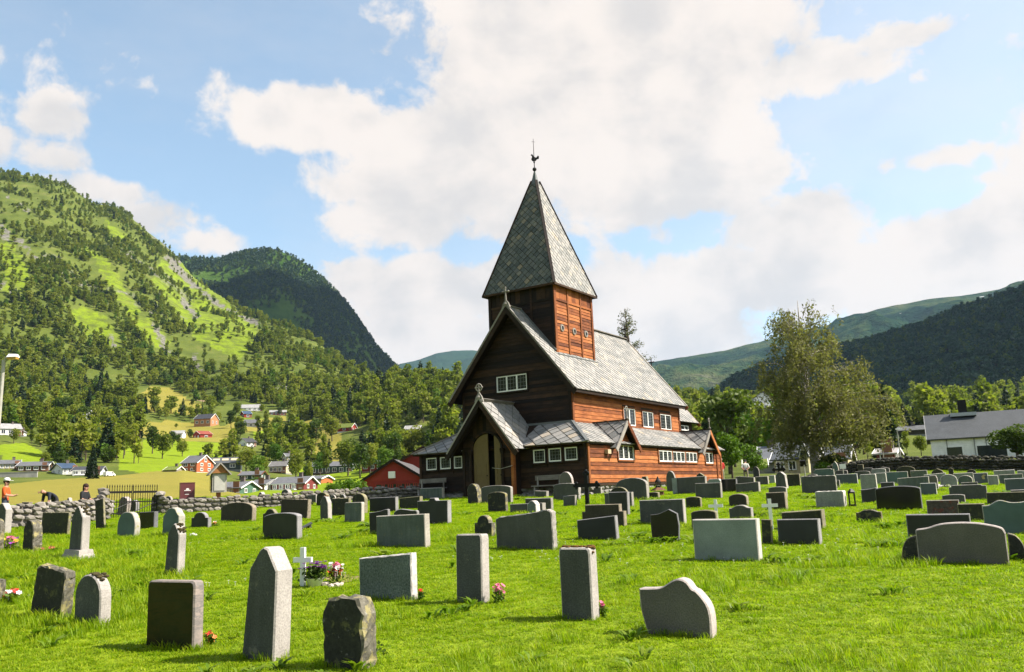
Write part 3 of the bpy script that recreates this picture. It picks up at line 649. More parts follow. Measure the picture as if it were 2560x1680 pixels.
def boards(parent, pl, poly, rowh, mat, holes=(), z0=None, vertical=False, th=.035):
    T = [q[1] for q in poly]; Sx = [q[0] for q in poly]; lo, hi = (min(T), max(T)) if not vertical else (min(Sx), max(Sx))
    n = max(1, round((hi-lo)/rowh)); rh = (hi-lo)/n
    for i in range(n):
        y0, y1 = lo+i*rh, lo+(i+1)*rh
        if vertical: row = clip(clip(poly, -1, 0, -y0-.006), 1, 0, y1-.006)
        else: row = clip(clip(poly, 0, -1, -y0-.004), 0, 1, y1-.004)
        pieces = [row]
        for (hx0, hx1, hy0, hy1) in holes:
            if vertical or hy0 > y1-.02 or hy1 < y0+.02: continue
            nw = []
            for r in pieces:
                nw += [clip(r, 1, 0, hx0), clip(r, -1, 0, -hx1)]
            pieces = nw
        for r in pieces:
            if len(r) < 3 or area2(r) < .004: continue
            m = MB(); xs = [q[0] for q in r]; x0, x1 = min(xs), max(xs); ys = [q[1] for q in r]; lip = random.uniform(.7, 1.15)*th
            if vertical: m.prism([pl.p(*q) for q in r], pl.n, 0, th*random.uniform(.6, 1))
            else:
                cx = sum(xs)/len(xs)
                if abs(area2(r)-(x1-x0)*(max(ys)-min(ys))) < 1e-4:
                    k = max(1, min(9, int((x1-x0)/.55))); bot = [(x0+(x1-x0)*j/k, y0+.004+random.uniform(-.022, .012)) for j in range(k+1)]
                    top = [(x1-(x1-x0)*j/k, y1-.004) for j in range(k+1)]; pts = bot+top; nb = k+1
                else: pts = r; nb = None
                mid = (y0+y1)/2
                fr = [pl.p(x_, y_, lip if y_ < mid else lip*.35) for x_, y_ in pts]; bk = [pl.p(x_, y_, -.01) for x_, y_ in pts]; k2 = len(pts)
                m.add(bk+fr, [tuple(range(k2))[::-1], tuple(range(k2, 2*k2))]+[(j, (j+1) % k2, k2+(j+1) % k2, k2+j) for j in range(k2)])
            m.build('board', mat, parent); NBOARD[0] += 1
def slates(parent, pl, conv, size, single=False, limit=10**6, lift=.012, SLATE=SLATE):
    """diagonal slates laid on the convex outline conv; single = each its own object"""
    xs = [q[0] for q in conv]; ys = [q[1] for q in conv]; h = size/math.sqrt(2); joint = .93
    m = MB(); shared = None; made = 0
    rows = int((max(ys)-min(ys))/h)+3; cols = int((max(xs)-min(xs))/(2*h))+3
    cells = [(min(xs)+(2*ix+(iy % 2))*h, min(ys)+iy*h) for iy in range(-1, rows) for ix in range(-1, cols)]
    for cx, cy in cells:
        jh = h*joint; jx, jy = random.uniform(-.008, .008), random.uniform(-.008, .008)
        dm = [(cx-jh+jx, cy+jy), (cx+jx, cy-jh+jy), (cx+jh+jx, cy+jy), (cx+jx, cy+jh+jy)]
        r = clip_convex(dm, conv)
        if len(r) < 3 or area2(r) < h*h*.12: continue
        tx, ty = random.uniform(-.025, .025), random.uniform(-.02, .02)
        f = lambda q: lift+.016+(cy-q[1])/jh*(.012+ty*.3)+(q[0]-cx)*tx
        fr = [pl.p(x_, y_, f((x_, y_))) for x_, y_ in r]; bk = [pl.p(x_, y_, -.005) for x_, y_ in r]; k = len(r)
        fs = [tuple(range(k, 2*k))]+[(j, (j+1) % k, k+(j+1) % k, k+j) for j in range(k)]
        if single and made < limit and NSLATE[0] < 296:
            q = MB(); q.add(bk+fr, fs); q.build('slate', SLATE, parent); made += 1; NSLATE[0] += 1
        else: m.add(bk+fr, fs)
    if m.v: m.build('slate_field', SLATE, parent, kind='stuff')
def lbox(name, pl, x0, x1, y0, y1, o0, o1, mat, parent):
    m = MB(); m.prism([pl.p(x0, y0), pl.p(x1, y0), pl.p(x1, y1), pl.p(x0, y1)], pl.n, o0, o1); return m.build(name, mat, parent)
def beam(m, A, B, wdt, hgt, up, mi=0):
    A, B, up = Vector(A), Vector(B), Vector(up); d = (B-A).normalized(); sd = d.cross(up).normalized(); up = sd.cross(d)
    P = [X+sd*i*wdt/2+up*j*hgt/2 for X in (A, B) for j in (-1, 1) for i in (-1, 1)]
    m.add(P, [(0, 2, 3, 1), (4, 5, 7, 6), (0, 1, 5, 4), (2, 6, 7, 3), (0, 4, 6, 2), (1, 3, 7, 5)], mi)
def window(pl, x0, x1, y0, y1, lights, rows, casing, frame=WHITE, o=.03, cols=2, arch=False):
    """casing boards, white frame with mullions, lead bars; pane and bars are sub-parts"""
    cw = .075
    mc = MB()
    for (p0, p1, q0, q1) in ((x0-cw, x0, y0-cw, y1+cw), (x1, x1+cw, y0-cw, y1+cw), (x0, x1, y1, y1+cw), (x0, x1, y0-cw, y0)):
        mc.prism([pl.p(p0, q0), pl.p(p1, q0), pl.p(p1, q1), pl.p(p0, q1)], pl.n, -.02, .075)
    wn = mc.build('window', casing, church)
    mf = MB(); fw = .045
    def bar(p0, p1, q0, q1, a, b): mf.prism([pl.p(p0, q0), pl.p(p1, q0), pl.p(p1, q1), pl.p(p0, q1)], pl.n, a, b)
    bar(x0, x0+fw, y0, y1, -.015, .06); bar(x1-fw, x1, y0, y1, -.015, .06); bar(x0+fw, x1-fw, y0, y0+fw*1.3, -.015, .066); bar(x0+fw, x1-fw, y1-fw, y1, -.015, .06)
    lw = (x1-x0)/lights
    for i in range(1, lights): bar(x0+i*lw-fw*.75, x0+i*lw+fw*.75, y0+fw*1.3, y1-fw, -.015, .058)
    mf.build('frame', frame, wn)
    ml = MB()
    for i in range(lights):
        A = x0+i*lw; B = A+lw
        for k in range(1, cols): xx = A+(B-A)*k/cols; ml.prism([pl.p(xx-.008, y0), pl.p(xx+.008, y0), pl.p(xx+.008, y1), pl.p(xx-.008, y1)], pl.n, .0, .022)
        for k in range(1, rows): yy = y0+(y1-y0)*k/rows; ml.prism([pl.p(A, yy-.008), pl.p(B, yy-.008), pl.p(B, yy+.008), pl.p(A, yy+.008)], pl.n, .001, .021)
    ml.build('lead_bar', LEAD, wn)
    for i in range(lights):
        A = x0+i*lw; mp = MB(); mp.prism([pl.p(A+.01, y0+.01), pl.p(A+lw-.01, y0+.01), pl.p(A+lw-.01, y1-.01), pl.p(A+.01, y1-.01)], pl.n, -.012, .008); mp.build('pane', GLASS, wn)
    return (x0-cw, x1+cw, y0-cw, y1+cw)
# --- survey of window openings from the photograph
def winW(u0, x0, y0, x1, y1):
    a, b = hit_u(x0, y1, u0); c, d = hit_u(x1, y0, u0); return a, c, (b+hit_u(x1, y1, u0)[1])/2, (d+hit_u(x0, y0, u0)[1])/2
def winS(v0, x0, y0, x1, y1):
    a, b = hit_v(x0, y1, v0); c, d = hit_v(x1, y0, v0); return a, c, (b+hit_v(x1, y1, v0)[1])/2, (d+hit_v(x0, y0, v0)[1])/2
R2 = lambda x, y: (1280+x/5.579, 960+y/5.579)
R1 = lambda x, y: (1030+x/5.785, 980+y/5.785)
R3 = lambda x, y: (1540+x/5.58, 960+y/5.58)
R4 = lambda x, y: (1100+x/5.0375, 700+y/5.0375)
# --- wall cores
core = MB()
zt = hE+(ao-a_)*slope-.16
core.prism([C(.0, a_-.02, 1.2), C(.0, -a_+.02, 1.2), C(.0, -a_+.02, zt), C(.0, 0, hR-.2), C(.0, a_-.02, zt)], (1, 0, 0), .02, LN)
core.build('nave_core', W_DK, church)
EAST = 14.6
core = MB(); core.box((( -c_+.03+EAST)/2, 0, (2.1+3.75)/2-CZ), (EAST+c_-.03, 2*b_-.04, 3.75-2.1)); core.build('aisle_core', W_DK, church)
STONE_F = plain('foundation_stone', (.30, .28, .26), .9, var=.4, scale=3, bmp=.5)
# foundation stones
fnd = MB(); fnd.box(((EAST-c_)/2, 0, 1.55-CZ), (EAST+c_-.3, 2*b_-.3, 1.2)); fo = fnd.build('foundation', STONE_F, church)
def stone_mesh(seed, nm='stone', mat=None, sq=(1, .8, .7)):
    bm = bmesh.new(); bmesh.ops.create_icosphere(bm, subdivisions=1, radius=1); r = random.Random(seed)
    for v in bm.verts:
        p = v.co; k = max(abs(p.x), abs(p.y), abs(p.z)); q = p/(k**.55); v.co = Vector((q.x*sq[0], q.y*sq[1], q.z*sq[2]))*r.uniform(.82, 1.1)
    me = bpy.data.meshes.new(nm); bm.to_mesh(me); bm.free(); me.materials.append(mat); return me
FS = [stone_mesh(i, 'stone', STONE_F) for i in range(5)]
def lay(me, nm, parent, p, sc, rot):
    o = bpy.data.objects.new(nm, me); COL.objects.link(o); o.parent = parent; o.location = p; o.scale = sc; o.rotation_euler = rot; return o
u = -c_
while u < EAST-.3:
    L = random.uniform(.4, .8); zb = .042*(CY+u*EU[1]+b_*SV[1])
    for kk in range(2): lay(random.choice(FS), 'stone', fo, C(u+L/2, b_-.17, zb+.05+kk*.26), (L*.56, .19, .21), (0, random.uniform(-.1, .1), 0))
    u += L
v = -b_
while v < b_-.3:
    L = random.uniform(.45, .85); zb = .042*(CY-c_*EU[1]+v*SV[1])
    for kk in range(2): lay(random.choice(FS), 'stone', fo, C(-c_+.17, v+L/2, zb+.02+kk*.24), (.19, L*.56, .2), (0, 0, random.uniform(-.1, .1)))
    v += L
# --- west nave gable
P = PW(0.0); ww = winW(0, *R4(725, 1200), *R4(1098, 1400))
hw = window(P, *ww, 3, 4, W_DK, cols=3)
wst = slab('west_gable_wall', P, [(-a_, 4.7), (a_, 4.7), (a_, zt), (0, hR-.22), (-a_, zt)], .05, W_DK, church)
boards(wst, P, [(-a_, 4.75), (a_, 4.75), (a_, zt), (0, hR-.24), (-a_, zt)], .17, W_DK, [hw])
# --- south nave wall
P = PS(a_); wl = [winS(a_, *R3(105, 345), *R3(248, 582)), winS(a_, *R3(368, 390), *R3(500, 608)), winS(a_, *R3(615, 428), *R3(748, 640))]
hs = [window(P, *q, 2, 5, W_TR, cols=2) for q in wl]
sth = slab('south_nave_wall', P, [(0, 4.7), (LN, 4.7), (LN, zt), (0, zt)], .05, W_DK, church)
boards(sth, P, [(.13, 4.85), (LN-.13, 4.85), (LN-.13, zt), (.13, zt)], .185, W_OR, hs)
for uu in (0.06, LN-.06): lbox('corner_post', P, uu-.075, uu+.075, 4.75, zt, -.02, .06, W_TR, church)
lbox('corner_post', PW(0), a_-.14, a_+.0, 4.75, zt, -.02, .055, W_DK, church); lbox('corner_post', PW(0), -a_, -a_+.14, 4.75, zt, -.02, .055, W_DK, church)
# --- nave roof
def roof_slope(name, A, B, Cc, D, size, th=.1, single=False, limit=10**6, conv=None):
    """A,B eave left/right as seen from outside; Cc, D ridge right/left"""
    A, B, Cc, D = map(Vector, (A, B, Cc, D)); sx = (B-A).normalized(); tx = (D-A)-sx*(D-A).dot(sx); pl = Plane(A, sx, tx)
    poly = [(0, 0), ((B-A).length, 0), ((Cc-A).dot(pl.s), (Cc-A).dot(pl.t)), ((D-A).dot(pl.s), (D-A).dot(pl.t))]
    ob = slab(name, pl, poly, th, W_DK, church)
    inset = [(q[0], q[1]) for q in (conv or poly)]
    slates(ob, pl, inset, size, single, limit); return ob, pl
ns, npl = roof_slope('nave_roof', C(-og, ao, hE), C(LR, ao, hE), C(LR, 0, hR), C(-og, 0, hR), .31)
roof_slope('nave_roof', C(LR, -ao, hE), C(-og, -ao, hE), C(-og, 0, hR), C(LR, 0, hR), .36)
def ridge_board(A, B, n='ridge_board', wd=.16, mat=W_GY):
    m = MB(); beam(m, A, B, wd, .05, (0, 0, 1)); m.build(n, mat, church)
ridge_board(C(-og, 0, hR+.06), C(t0, 0, hR+.06)); ridge_board(C(t0+tl, 0, hR+.06), C(LR, 0, hR+.06), wd=.3)
def barge(A, B, mat, wd=.05, hg_=.26, up=(0, 0, 1), off=.12):
    m = MB(); A, B = Vector(A)-Vector((0, 0, off)), Vector(B)-Vector((0, 0, off)); beam(m, A, B, wd, hg_, up); m.build('bargeboard', mat, church)
for sgn in (-1, 1):
    barge(C(-og-.03, sgn*(ao+.06), hE-.06), C(-og-.03, 0, hR+.0), W_DK, .05, .30)
    barge(C(LR+.03, sgn*(ao+.04), hE-.04), C(LR+.03, 0, hR+.0), W_TR, .05, .24)
    m = MB(); beam(m, C(-og-.06, sgn*(ao+.04), hE+.03), C(-og-.06, 0, hR+.075), .03, .09, (0, 0, 1)); m.build('verge_board', W_GY, church)
    m = MB(); beam(m, C(LR+.04, sgn*(ao+.04), hE+.03), C(LR+.04, 0, hR+.075), .1, .05, (0, 0, 1)); m.build('verge_board', W_GY, church)
m = MB(); beam(m, C(-og+.05, ao-.1, hE-.1), C(LR-.05, ao-.1, hE-.1), .12, .1, (0, 0, 1)); m.build('eave_board', W_DK, church)
# --- aisle walls
P = PW(-c_); zaw = 4.02
wls = [winW(-c_, *R2(310, 915), *R2(466, 1100)), winW(-c_, *R2(524, 895), *R2(690, 1082)), winW(-c_, *R2(748, 880), *R2(916, 1065)),
       winW(-c_, *R1(220, 955), *R1(365, 1130)), winW(-c_, *R1(420, 940), *R1(568, 1115)), winW(-c_, *R1(620, 930), *R1(735, 1105))]
ho = [window(P, *q, 1, 4, W_DK, cols=4) for q in wls]
aw = slab('west_aisle_wall', P, [(-b_, 2.0), (b_, 2.0), (b_, 3.72), (-b_, 3.72)], .05, W_DK, church)
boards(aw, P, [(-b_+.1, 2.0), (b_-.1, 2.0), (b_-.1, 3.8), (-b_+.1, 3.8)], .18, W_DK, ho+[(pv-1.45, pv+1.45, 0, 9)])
for vv in (-b_+.06, b_-.06): lbox('corner_post', P, vv-.07, vv+.07, 1.95, 3.85, -.02, .06, W_DK, church)
P = PS(b_)
wl = [winS(b_, *R3(25, 855), *R3(228, 1058)), winS(b_, *R3(592, 930), *R3(762, 1085)), winS(b_, *R3(785, 945), *R3(942, 1090)), winS(b_, *R3(966, 955), *R3(1110, 1093)), winS(b_, *R3(1242, 960), *R3(1334, 1108))]
hs = [window(P, *q, n_, 4 if i else 5, W_TR, cols=2) for i, (q, n_) in enumerate(zip(wl, (3, 3, 3, 3, 2)))]
sa = slab('south_aisle_wall', P, [(-c_, 2.0), (EAST, 2.0), (EAST, 3.72), (-c_, 3.72)], .05, W_DK, church)
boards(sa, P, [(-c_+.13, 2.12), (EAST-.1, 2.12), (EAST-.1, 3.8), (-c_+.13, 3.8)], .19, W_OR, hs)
for uu in (-c_+.06, g2+gw+.35, EAST-.05): lbox('corner_post', P, uu-.075, uu+.075, 2.05, 3.85, -.02, .07, W_TR, church)
# lamp box on the south wall
q = winS(b_, *R2(1288, 915), *R2(1328, 975)); lbox('wall_lamp', P, q[0], q[1], q[2], q[3], .0, .2, plain('lamp_box', (.6, .45, .3), .6), church)
# --- aisle roofs
hipW = [C(-c1, -b1, wB), C(-c1, b1, wB), C(0, a_, wA), C(0, -a_, wA)]
A = hipW
# west: split at the porch so that each convex field carries its slates
pl = Plane(A[0], (A[1]-A[0]), (A[3]-A[0])-(A[1]-A[0]).normalized()*((A[3]-A[0]).dot((A[1]-A[0]).normalized())))
top = (A[3]-A[0]).dot(pl.t); W2 = (A[1]-A[0]).length; l3 = (A[3]-A[0]).dot(pl.s); l2 = (A[2]-A[0]).dot(pl.s)
wr = slab('west_aisle_roof', pl, [(0, 0), (W2, 0), (l2, top), (l3, top)], .09, W_DK, church)
xs = b1+pv+1.55; slates(wr, pl, [(xs, 0), (W2, 0), (l2, top), (xs, top)], .47, True)
xn = b1+pv-1.55; slates(wr, pl, [(0, 0), (xn, 0), (xn, top), (l3, top)], .47, True)
sr, _ = roof_slope('south_aisle_roof', C(-c1, b1, wB), C(EAST+.3, b1, wB), C(EAST+.3, a_, wA), C(0, a_, wA), .36, .09)
roof_slope('north_aisle_roof', C(EAST+.3, -b1, wB), C(-c1, -b1, wB), C(0, -a_, wA), C(EAST+.3, -a_, wA), .45, .09)
for sg in (-1, 1):
    m = MB(); beam(m, C(-c1-.05, sg*(b1+.05), wB+.04), C(0, sg*a_, wA+.05), .15, .05, (0, 0, 1)); m.build('hip_board', W_GY if sg < 0 else LEAD, church)
m = MB(); beam(m, C(-.03, -a_, wA+.03), C(-.03, a_, wA+.03), .1, .1, (0, 0, 1)); m.build('flashing', LEAD, church)
m = MB(); beam(m, C(0, a_+.03, wA+.03), C(LN, a_+.03, wA+.03), .1, .1, (0, 0, 1)); m.build('flashing', W_TR, church)
# --- south cross gables
for gi, gu in enumerate((g1, g2)):
    ve = b1+.14; zf = 3.73; sl = (hg-zf)/gw; vb = a_+.02
    P = PS(b_+.03)
    gq = slab('cross_gable_wall', P, [(gu-gw+.22, 3.78), (gu+gw-.22, 3.78), (gu, hg-.18)], .08, W_OR, church)
    boards(gq, P, [(gu-gw+.22, 3.78), (gu+gw-.22, 3.78), (gu, hg-.2)], .2, W_OR)
    roof_slope('cross_gable_roof', C(gu-gw-.05, vb, zf-.05), C(gu-gw-.05, ve, zf-.05), C(gu, ve, hg), C(gu, vb, hg), .42, .06, True)
    roof_slope('cross_gable_roof', C(gu+gw+.05, ve, zf-.05), C(gu+gw+.05, vb, zf-.05), C(gu, vb, hg), C(gu, ve, hg), .42, .06)
    for sgn in (-1, 1):
        m = MB(); beam(m, C(gu+sgn*(gw+.08), ve+.02, zf-.16), C(gu, ve+.02, hg-.06), .05, .2, (0, 0, 1)); m.build('bargeboard', W_GY if sgn < 0 else W_OR, church)
    ridge_board(C(gu, ve+.05, hg+.05), C(gu, vb, hg+.05), wd=.13, mat=W_DK)
    m = MB(); m.tube([C(gu, ve, hg), C(gu, ve, hg+.5)], .025, 6); R_ = [C(gu, ve, hg+.58)+Vector((math.cos(q)*.1, 0, math.sin(q)*.1)) for q in np.linspace(-.6, 5.2, 14)]; m.tube(R_, .025, 6); m.sphere(C(gu, ve, hg+.12), .07); m.build('finial', W_GY, church)
# --- tower
P = PS(tw); zr = hR-slope*tw; tp = hS-.02
tc = MB(); tc.box((t0+tl/2, 0, (zr-.6+tp)/2-CZ), (tl-.04, 2*tw-.04, tp-zr+.6)); tc.build('tower_core', W_DK, church)
ts = slab('tower_south_wall', P, [(t0, zr), (t0+tl, zr), (t0+tl, tp), (t0, tp)], .02, W_DK, church)
bands = [(t0+.18, t0+tl/3-.04), (t0+tl/3+.08, t0+2*tl/3-.04), (t0+2*tl/3+.08, t0+tl-.16)]; zb_ = tp-.78
circ = [hit_v(*R4(1530, 605), tw), hit_v(*R4(1682, 648), tw), hit_v(*R4(1830, 682), tw)]
for (x0, x1) in bands:
    boards(ts, P, [(x0, zr+.03), (x1, zr+.03), (x1, zb_), (x0, zb_)], .165, W_OR)
    boards(ts, P, [(x0, zb_+.12), (x1, zb_+.12), (x1, tp), (x0, tp)], (x1-x0)/3, W_OR, vertical=True)
for x0, x1 in ((t0-.03, t0+.16), (t0+tl/3-.04, t0+tl/3+.08), (t0+2*tl/3-.04, t0+2*tl/3+.08), (t0+tl-.14, t0+tl+.03)): lbox('tower_post', P, x0, x1, zr-.02, tp, -.02, .07, W_TR, church)
for (x0, x1) in bands: lbox('tower_rail', P, x0, x1, zb_+.005, zb_+.115, -.02, .06, W_OR, church)
for (cu, cz) in circ:
    m = MB(); cen = P.p(cu, cz, .05)
    for q in range(24):
        a0, a1_ = 2*PI*q/24, 2*PI*(q+1)/24
        f = lambda r, a, o: cen+P.s*r*math.cos(a)+P.t*r*math.sin(a)+P.n*o
        m.add([f(.10, a0, -.03), f(.185, a0, -.03), f(.185, a1_, -.03), f(.10, a1_, -.03), f(.10, a0, .03), f(.175, a0, .02), f(.175, a1_, .02), f(.10, a1_, .03)], [(4, 5, 6, 7), (1, 2, 6, 5), (0, 4, 7, 3)])
    wr_ = m.build('round_window', W_GY, church)
    m = MB(); m.add([cen+P.s*.11*math.cos(a)+P.t*.11*math.sin(a)+P.n*.0 for a in np.linspace(0, 2*PI, 20, endpoint=False)], [tuple(range(20))]); m.build('pane', GLASS, wr_)
P = PW(t0); tws = slab('tower_west_wall', P, [(-tw, zr), (tw, zr), (tw, tp), (-tw, tp)], .02, W_DK, church)
for x0, x1 in ((-tw+.17, -tw/3-.05), (-tw/3+.06, tw/3-.05), (tw/3+.06, tw-.17)):
    zl = zr+.02 if abs(x0) > 1 or x1 > 1 else hR-.5
    boards(tws, P, [(x0, zl), (x1, zl), (x1, zb_), (x0, zb_)], .165, W_DK); boards(tws, P, [(x0, zb_+.12), (x1, zb_+.12), (x1, tp), (x0, tp)], (x1-x0)/4, W_DK, vertical=True)
    lbox('tower_rail', P, x0, x1, zb_+.005, zb_+.115, -.02, .06, W_DK, church)
for x0, x1 in ((-tw-.02, -tw+.15), (-tw/3-.05, -tw/3+.06), (tw/3-.05, tw/3+.06), (tw-.15, tw+.02)): lbox('tower_post', P, x0, x1, zr-.05, tp, -.02, .065, W_DK, church)
m = MB(); beam(m, C(t0-.07, 0, hR+.05), C(t0-.07, tw+.05, zr+.06), .12, .06, (1, 0, 0)); m.build('flashing', LEAD, church)
m = MB(); beam(m, C(t0-.05, tw+.12, zr-.12), C(t0+tl+.05, tw+.12, zr-.12), .12, .05, (0, 0, 1)); m.build('flashing', LEAD, church)
# --- spire
so = tw+os_; su0, su1 = t0-os_, t0+tl+os_; cu = t0+tl/2; zc = hS+(hA-hS)*.9
cn = [C(su0, -so, hS), C(su0, so, hS), C(su1, so, hS), C(su1, -so, hS)]; ap = C(cu, 0, hA)
for i, nm in enumerate(('west', 'south', 'east', 'north')):
    A, B = cn[i], cn[(i+1) % 4]; sx = (B-A).normalized(); tx = (ap-A)-sx*(ap-A).dot(sx); pl = Plane(A, sx, tx); L = (B-A).length; h_ = (ap-A).dot(pl.t)
    ob = slab('spire_roof', pl, [(0, 0), (L, 0), (L/2, h_)], .07, W_DK, church)
    slates(ob, pl, [(.05, 0), (L-.05, 0), (L/2+.1*L/2, h_*.9), (L/2-.1*L/2, h_*.9)], .27, i == 0, SLATE=SLATE_SHADED if i == 0 else SLATE)
    m = MB(); d_ = (ap-A).normalized(); out_ = (A-C(cu, 0, hS)).normalized()
    beam(m, A+out_*.02, A+(ap-A)*.93+out_*.02, .15, .07, out_); m.build('hip_board', W_DK, church)
    m = MB(); beam(m, A+(B-A)*-.01+Vector((0, 0, -.03)), B+(B-A)*.01+Vector((0, 0, -.03)), .08, .1, (0, 0, 1)); m.build('eave_board', W_DK, church)
m = MB(); m.add([C(su0, -so, hS-.02), C(su0, so, hS-.02), C(su1, so, hS-.02), C(su1, -so, hS-.02)], [(0, 1, 2, 3)]); m.build('spire_soffit', W_DK, church)
m = MB(); r_ = so*.12
prof = [(r_, zc-.15), (r_*.72, zc+.1), (r_*.42, zc+.35), (r_*.2, hA+.0), (r_*.1, hA+.12)]
V = []; 
for rr, zz in prof: V += [C(cu-rr, -rr, zz), C(cu-rr, rr, zz), C(cu+rr, rr, zz), C(cu+rr, -rr, zz)]
m.add(V, [(i*4+j, i*4+(j+1) % 4, i*4+4+(j+1) % 4, i*4+4+j) for i in range(4) for j in range(4)]); m.build('spire_cap', LEAD, church)
# weathervane
wv = MB(); wv.tube([C(cu, 0, hA), C(cu, 0, hA+2.0)], [.028, .012], 6); wv.sphere(C(cu, 0, hA+.22), .115, mi=0); wv.sphere(C(cu, 0, hA+.62), .05)
wo_ = wv.build('weathervane', IRON, church)
m = MB(); ck = [(-.12,.72),(-.02,.66),(.08,.7),(.16,.8),(.26,.82),(.28,.95),(.22,1.02),(.17,.95),(.12,.9),(.05,.92),(-.04,1.02),(-.09,1.1),(-.13,1.1),(-.18,1.04),(-.12,1.0),(-.11,.92),(-.16,.82)]
m.prism([C(cu+x_*.6, x_*.8, hA+z_) for x_, z_ in ck], Vector((.8, .6, 0)), -.012, .012); m.build('rooster', IRON, wo_)
m = MB(); m.tube([C(cu-.08, -.06, hA+1.82), C(cu+.08, .06, hA+1.82)], .01, 5); m.build('cross_bar', IRON, wo_)
# --- porch
pu = -c_-pp; psl = (hp-pf)/pw; pu1 = -2.15
for sg in (1, -1):
    if sg > 0: roof_slope('porch_roof', C(pu, pv+pw, pf), C(0, pv+pw, pf), C(0, pv, hp), C(pu, pv, hp), .42, .07, True, 60)
    else: roof_slope('porch_roof', C(0, pv-pw, pf), C(pu, pv-pw, pf), C(pu, pv, hp), C(0, pv, hp), .42, .07)
    barge(C(pu-.03, pv+sg*(pw+.1), pf-.12), C(pu-.03, pv, hp), W_DK, .06, .26)
    m = MB(); beam(m, C(pu-.05, pv+sg*(pw+.06), pf-.02), C(pu-.05, pv, hp+.06), .04, .07, (0, 0, 1)); m.build('verge_board', W_GY, church)
    m = MB(); beam(m, C(pu+.05, pv+sg*(pw-.1), pf-.22), C(pu+.05, pv+sg*.12, hp-.42), .06, .14, (0, 0, 1)); m.build('rafter', W_TR if sg > 0 else W_DK, church)
m = MB(); beam(m, C(pu, pv+.13, hp-.07), C(0, pv+.13, hp-.07), .02, .26, (0, -1.0, 1.257)); m.build('ridge_board', W_GY, church)
ridge_board(C(pu, pv, hp+.05), C(0, pv, hp+.05), wd=.12)
P = PW(pu1); dx0 = hit_u(1185, 1200, pu1)[0]; dx1 = hit_u(1256, 1200, pu1)[0]; dc = (dx0+dx1)/2; dr = (dx1-dx0)/2; zg = 1.66
dtop = hit_u(*R1(1050, 600), pu1)[1]; zsp = dtop-dr*.9
# porch front wall with an arched opening: left jamb, right jamb, head
hw_ = 1.42
arc = [(dc+dr*math.cos(a), zsp+dr*.9*math.sin(a)) for a in np.linspace(PI, 0, 13)]
gy = lambda x_: hp-.15-abs(x_-pv)*psl
m = MB()
Lp = [(pv-hw_, 1.5), (dc-dr, 1.5), (dc-dr, gy(dc-dr)), (pv-hw_, gy(pv-hw_))]; Rp = [(dc+dr, 1.5), (pv+hw_, 1.5), (pv+hw_, gy(pv+hw_)), (dc+dr, gy(dc+dr))]
for q in (Lp, Rp): m.prism([P.p(*k) for k in q], P.n, -.08, 0)
for i in range(12):
    (xa, za), (xb, zb2) = arc[i], arc[i+1]; m.prism([P.p(xa, za), P.p(xb, zb2), P.p(xb, gy(xb)), P.p(xa, gy(xa))], P.n, -.08, 0)
pwall = m.build('porch_front_wall', W_DK, church)
boards(pwall, P, Lp, .18, W_DK, th=.03); boards(pwall, P, Rp, .18, W_DK, th=.03)
m = MB()
for i in range(12):
    (xa, za), (xb, zb2) = arc[i], arc[i+1]; k = 1.13; ea, eb = (dc+(xa-dc)*k, zsp+(za-zsp)*k), (dc+(xb-dc)*k, zsp+(zb2-zsp)*k); m.prism([P.p(xa, za), P.p(xb, zb2), P.p(*eb), P.p(*ea)], P.n, 0, .06)
m.build('door_arch', W_DK, church)
for sgx in (dc-dr*1.12, dc+dr*1.12):
    m = MB(); m.lathe([(.085, 0), (.11, .06), (.07, .16), (.07, zsp-zg-.3), (.1, zsp-zg-.18), (.12, zsp-zg-.05), (.09, zsp-zg)], P.p(sgx, zg, .09), 12); m.build('portal_column', W_DK, church)
for sg in (-1, 1):
    pside = PS(pv+sg*hw_) if sg > 0 else None
    m = MB(); m.box(((pu1+.0)/2-.1, -(pv+sg*(hw_-.02)), (1.5+pf+.3)/2-CZ), (abs(pu1)-.2, .06, pf+.3-1.5)); pw_ = m.build('porch_side_wall', W_DK, church)
lbox('porch_post', PS(pv+hw_), pu1-.06, pu1+.12, 1.55, pf+.2, -.1, .04, W_OR, church)
lbox('porch_post', PW(pu1), pv-hw_-.04, pv-hw_+.1, 1.55, pf+.2, -.0, .05, W_DK, church)
m = MB(); m.box((pu1+.05, -pv, 1.62-CZ), (1.0, 2.7, .16)); m.box((pu1-.55, -pv, 1.52-CZ), (.5, 2.4, .16)); m.build('door_step', STONE_F, church)
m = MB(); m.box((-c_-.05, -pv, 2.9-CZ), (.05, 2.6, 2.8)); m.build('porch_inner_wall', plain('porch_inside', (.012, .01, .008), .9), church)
DOOR = plain('door_paint', (.20, .135, .055), .6, var=.1, scale=7)
mid = hit_u(1220, 1150, pu1)[0]
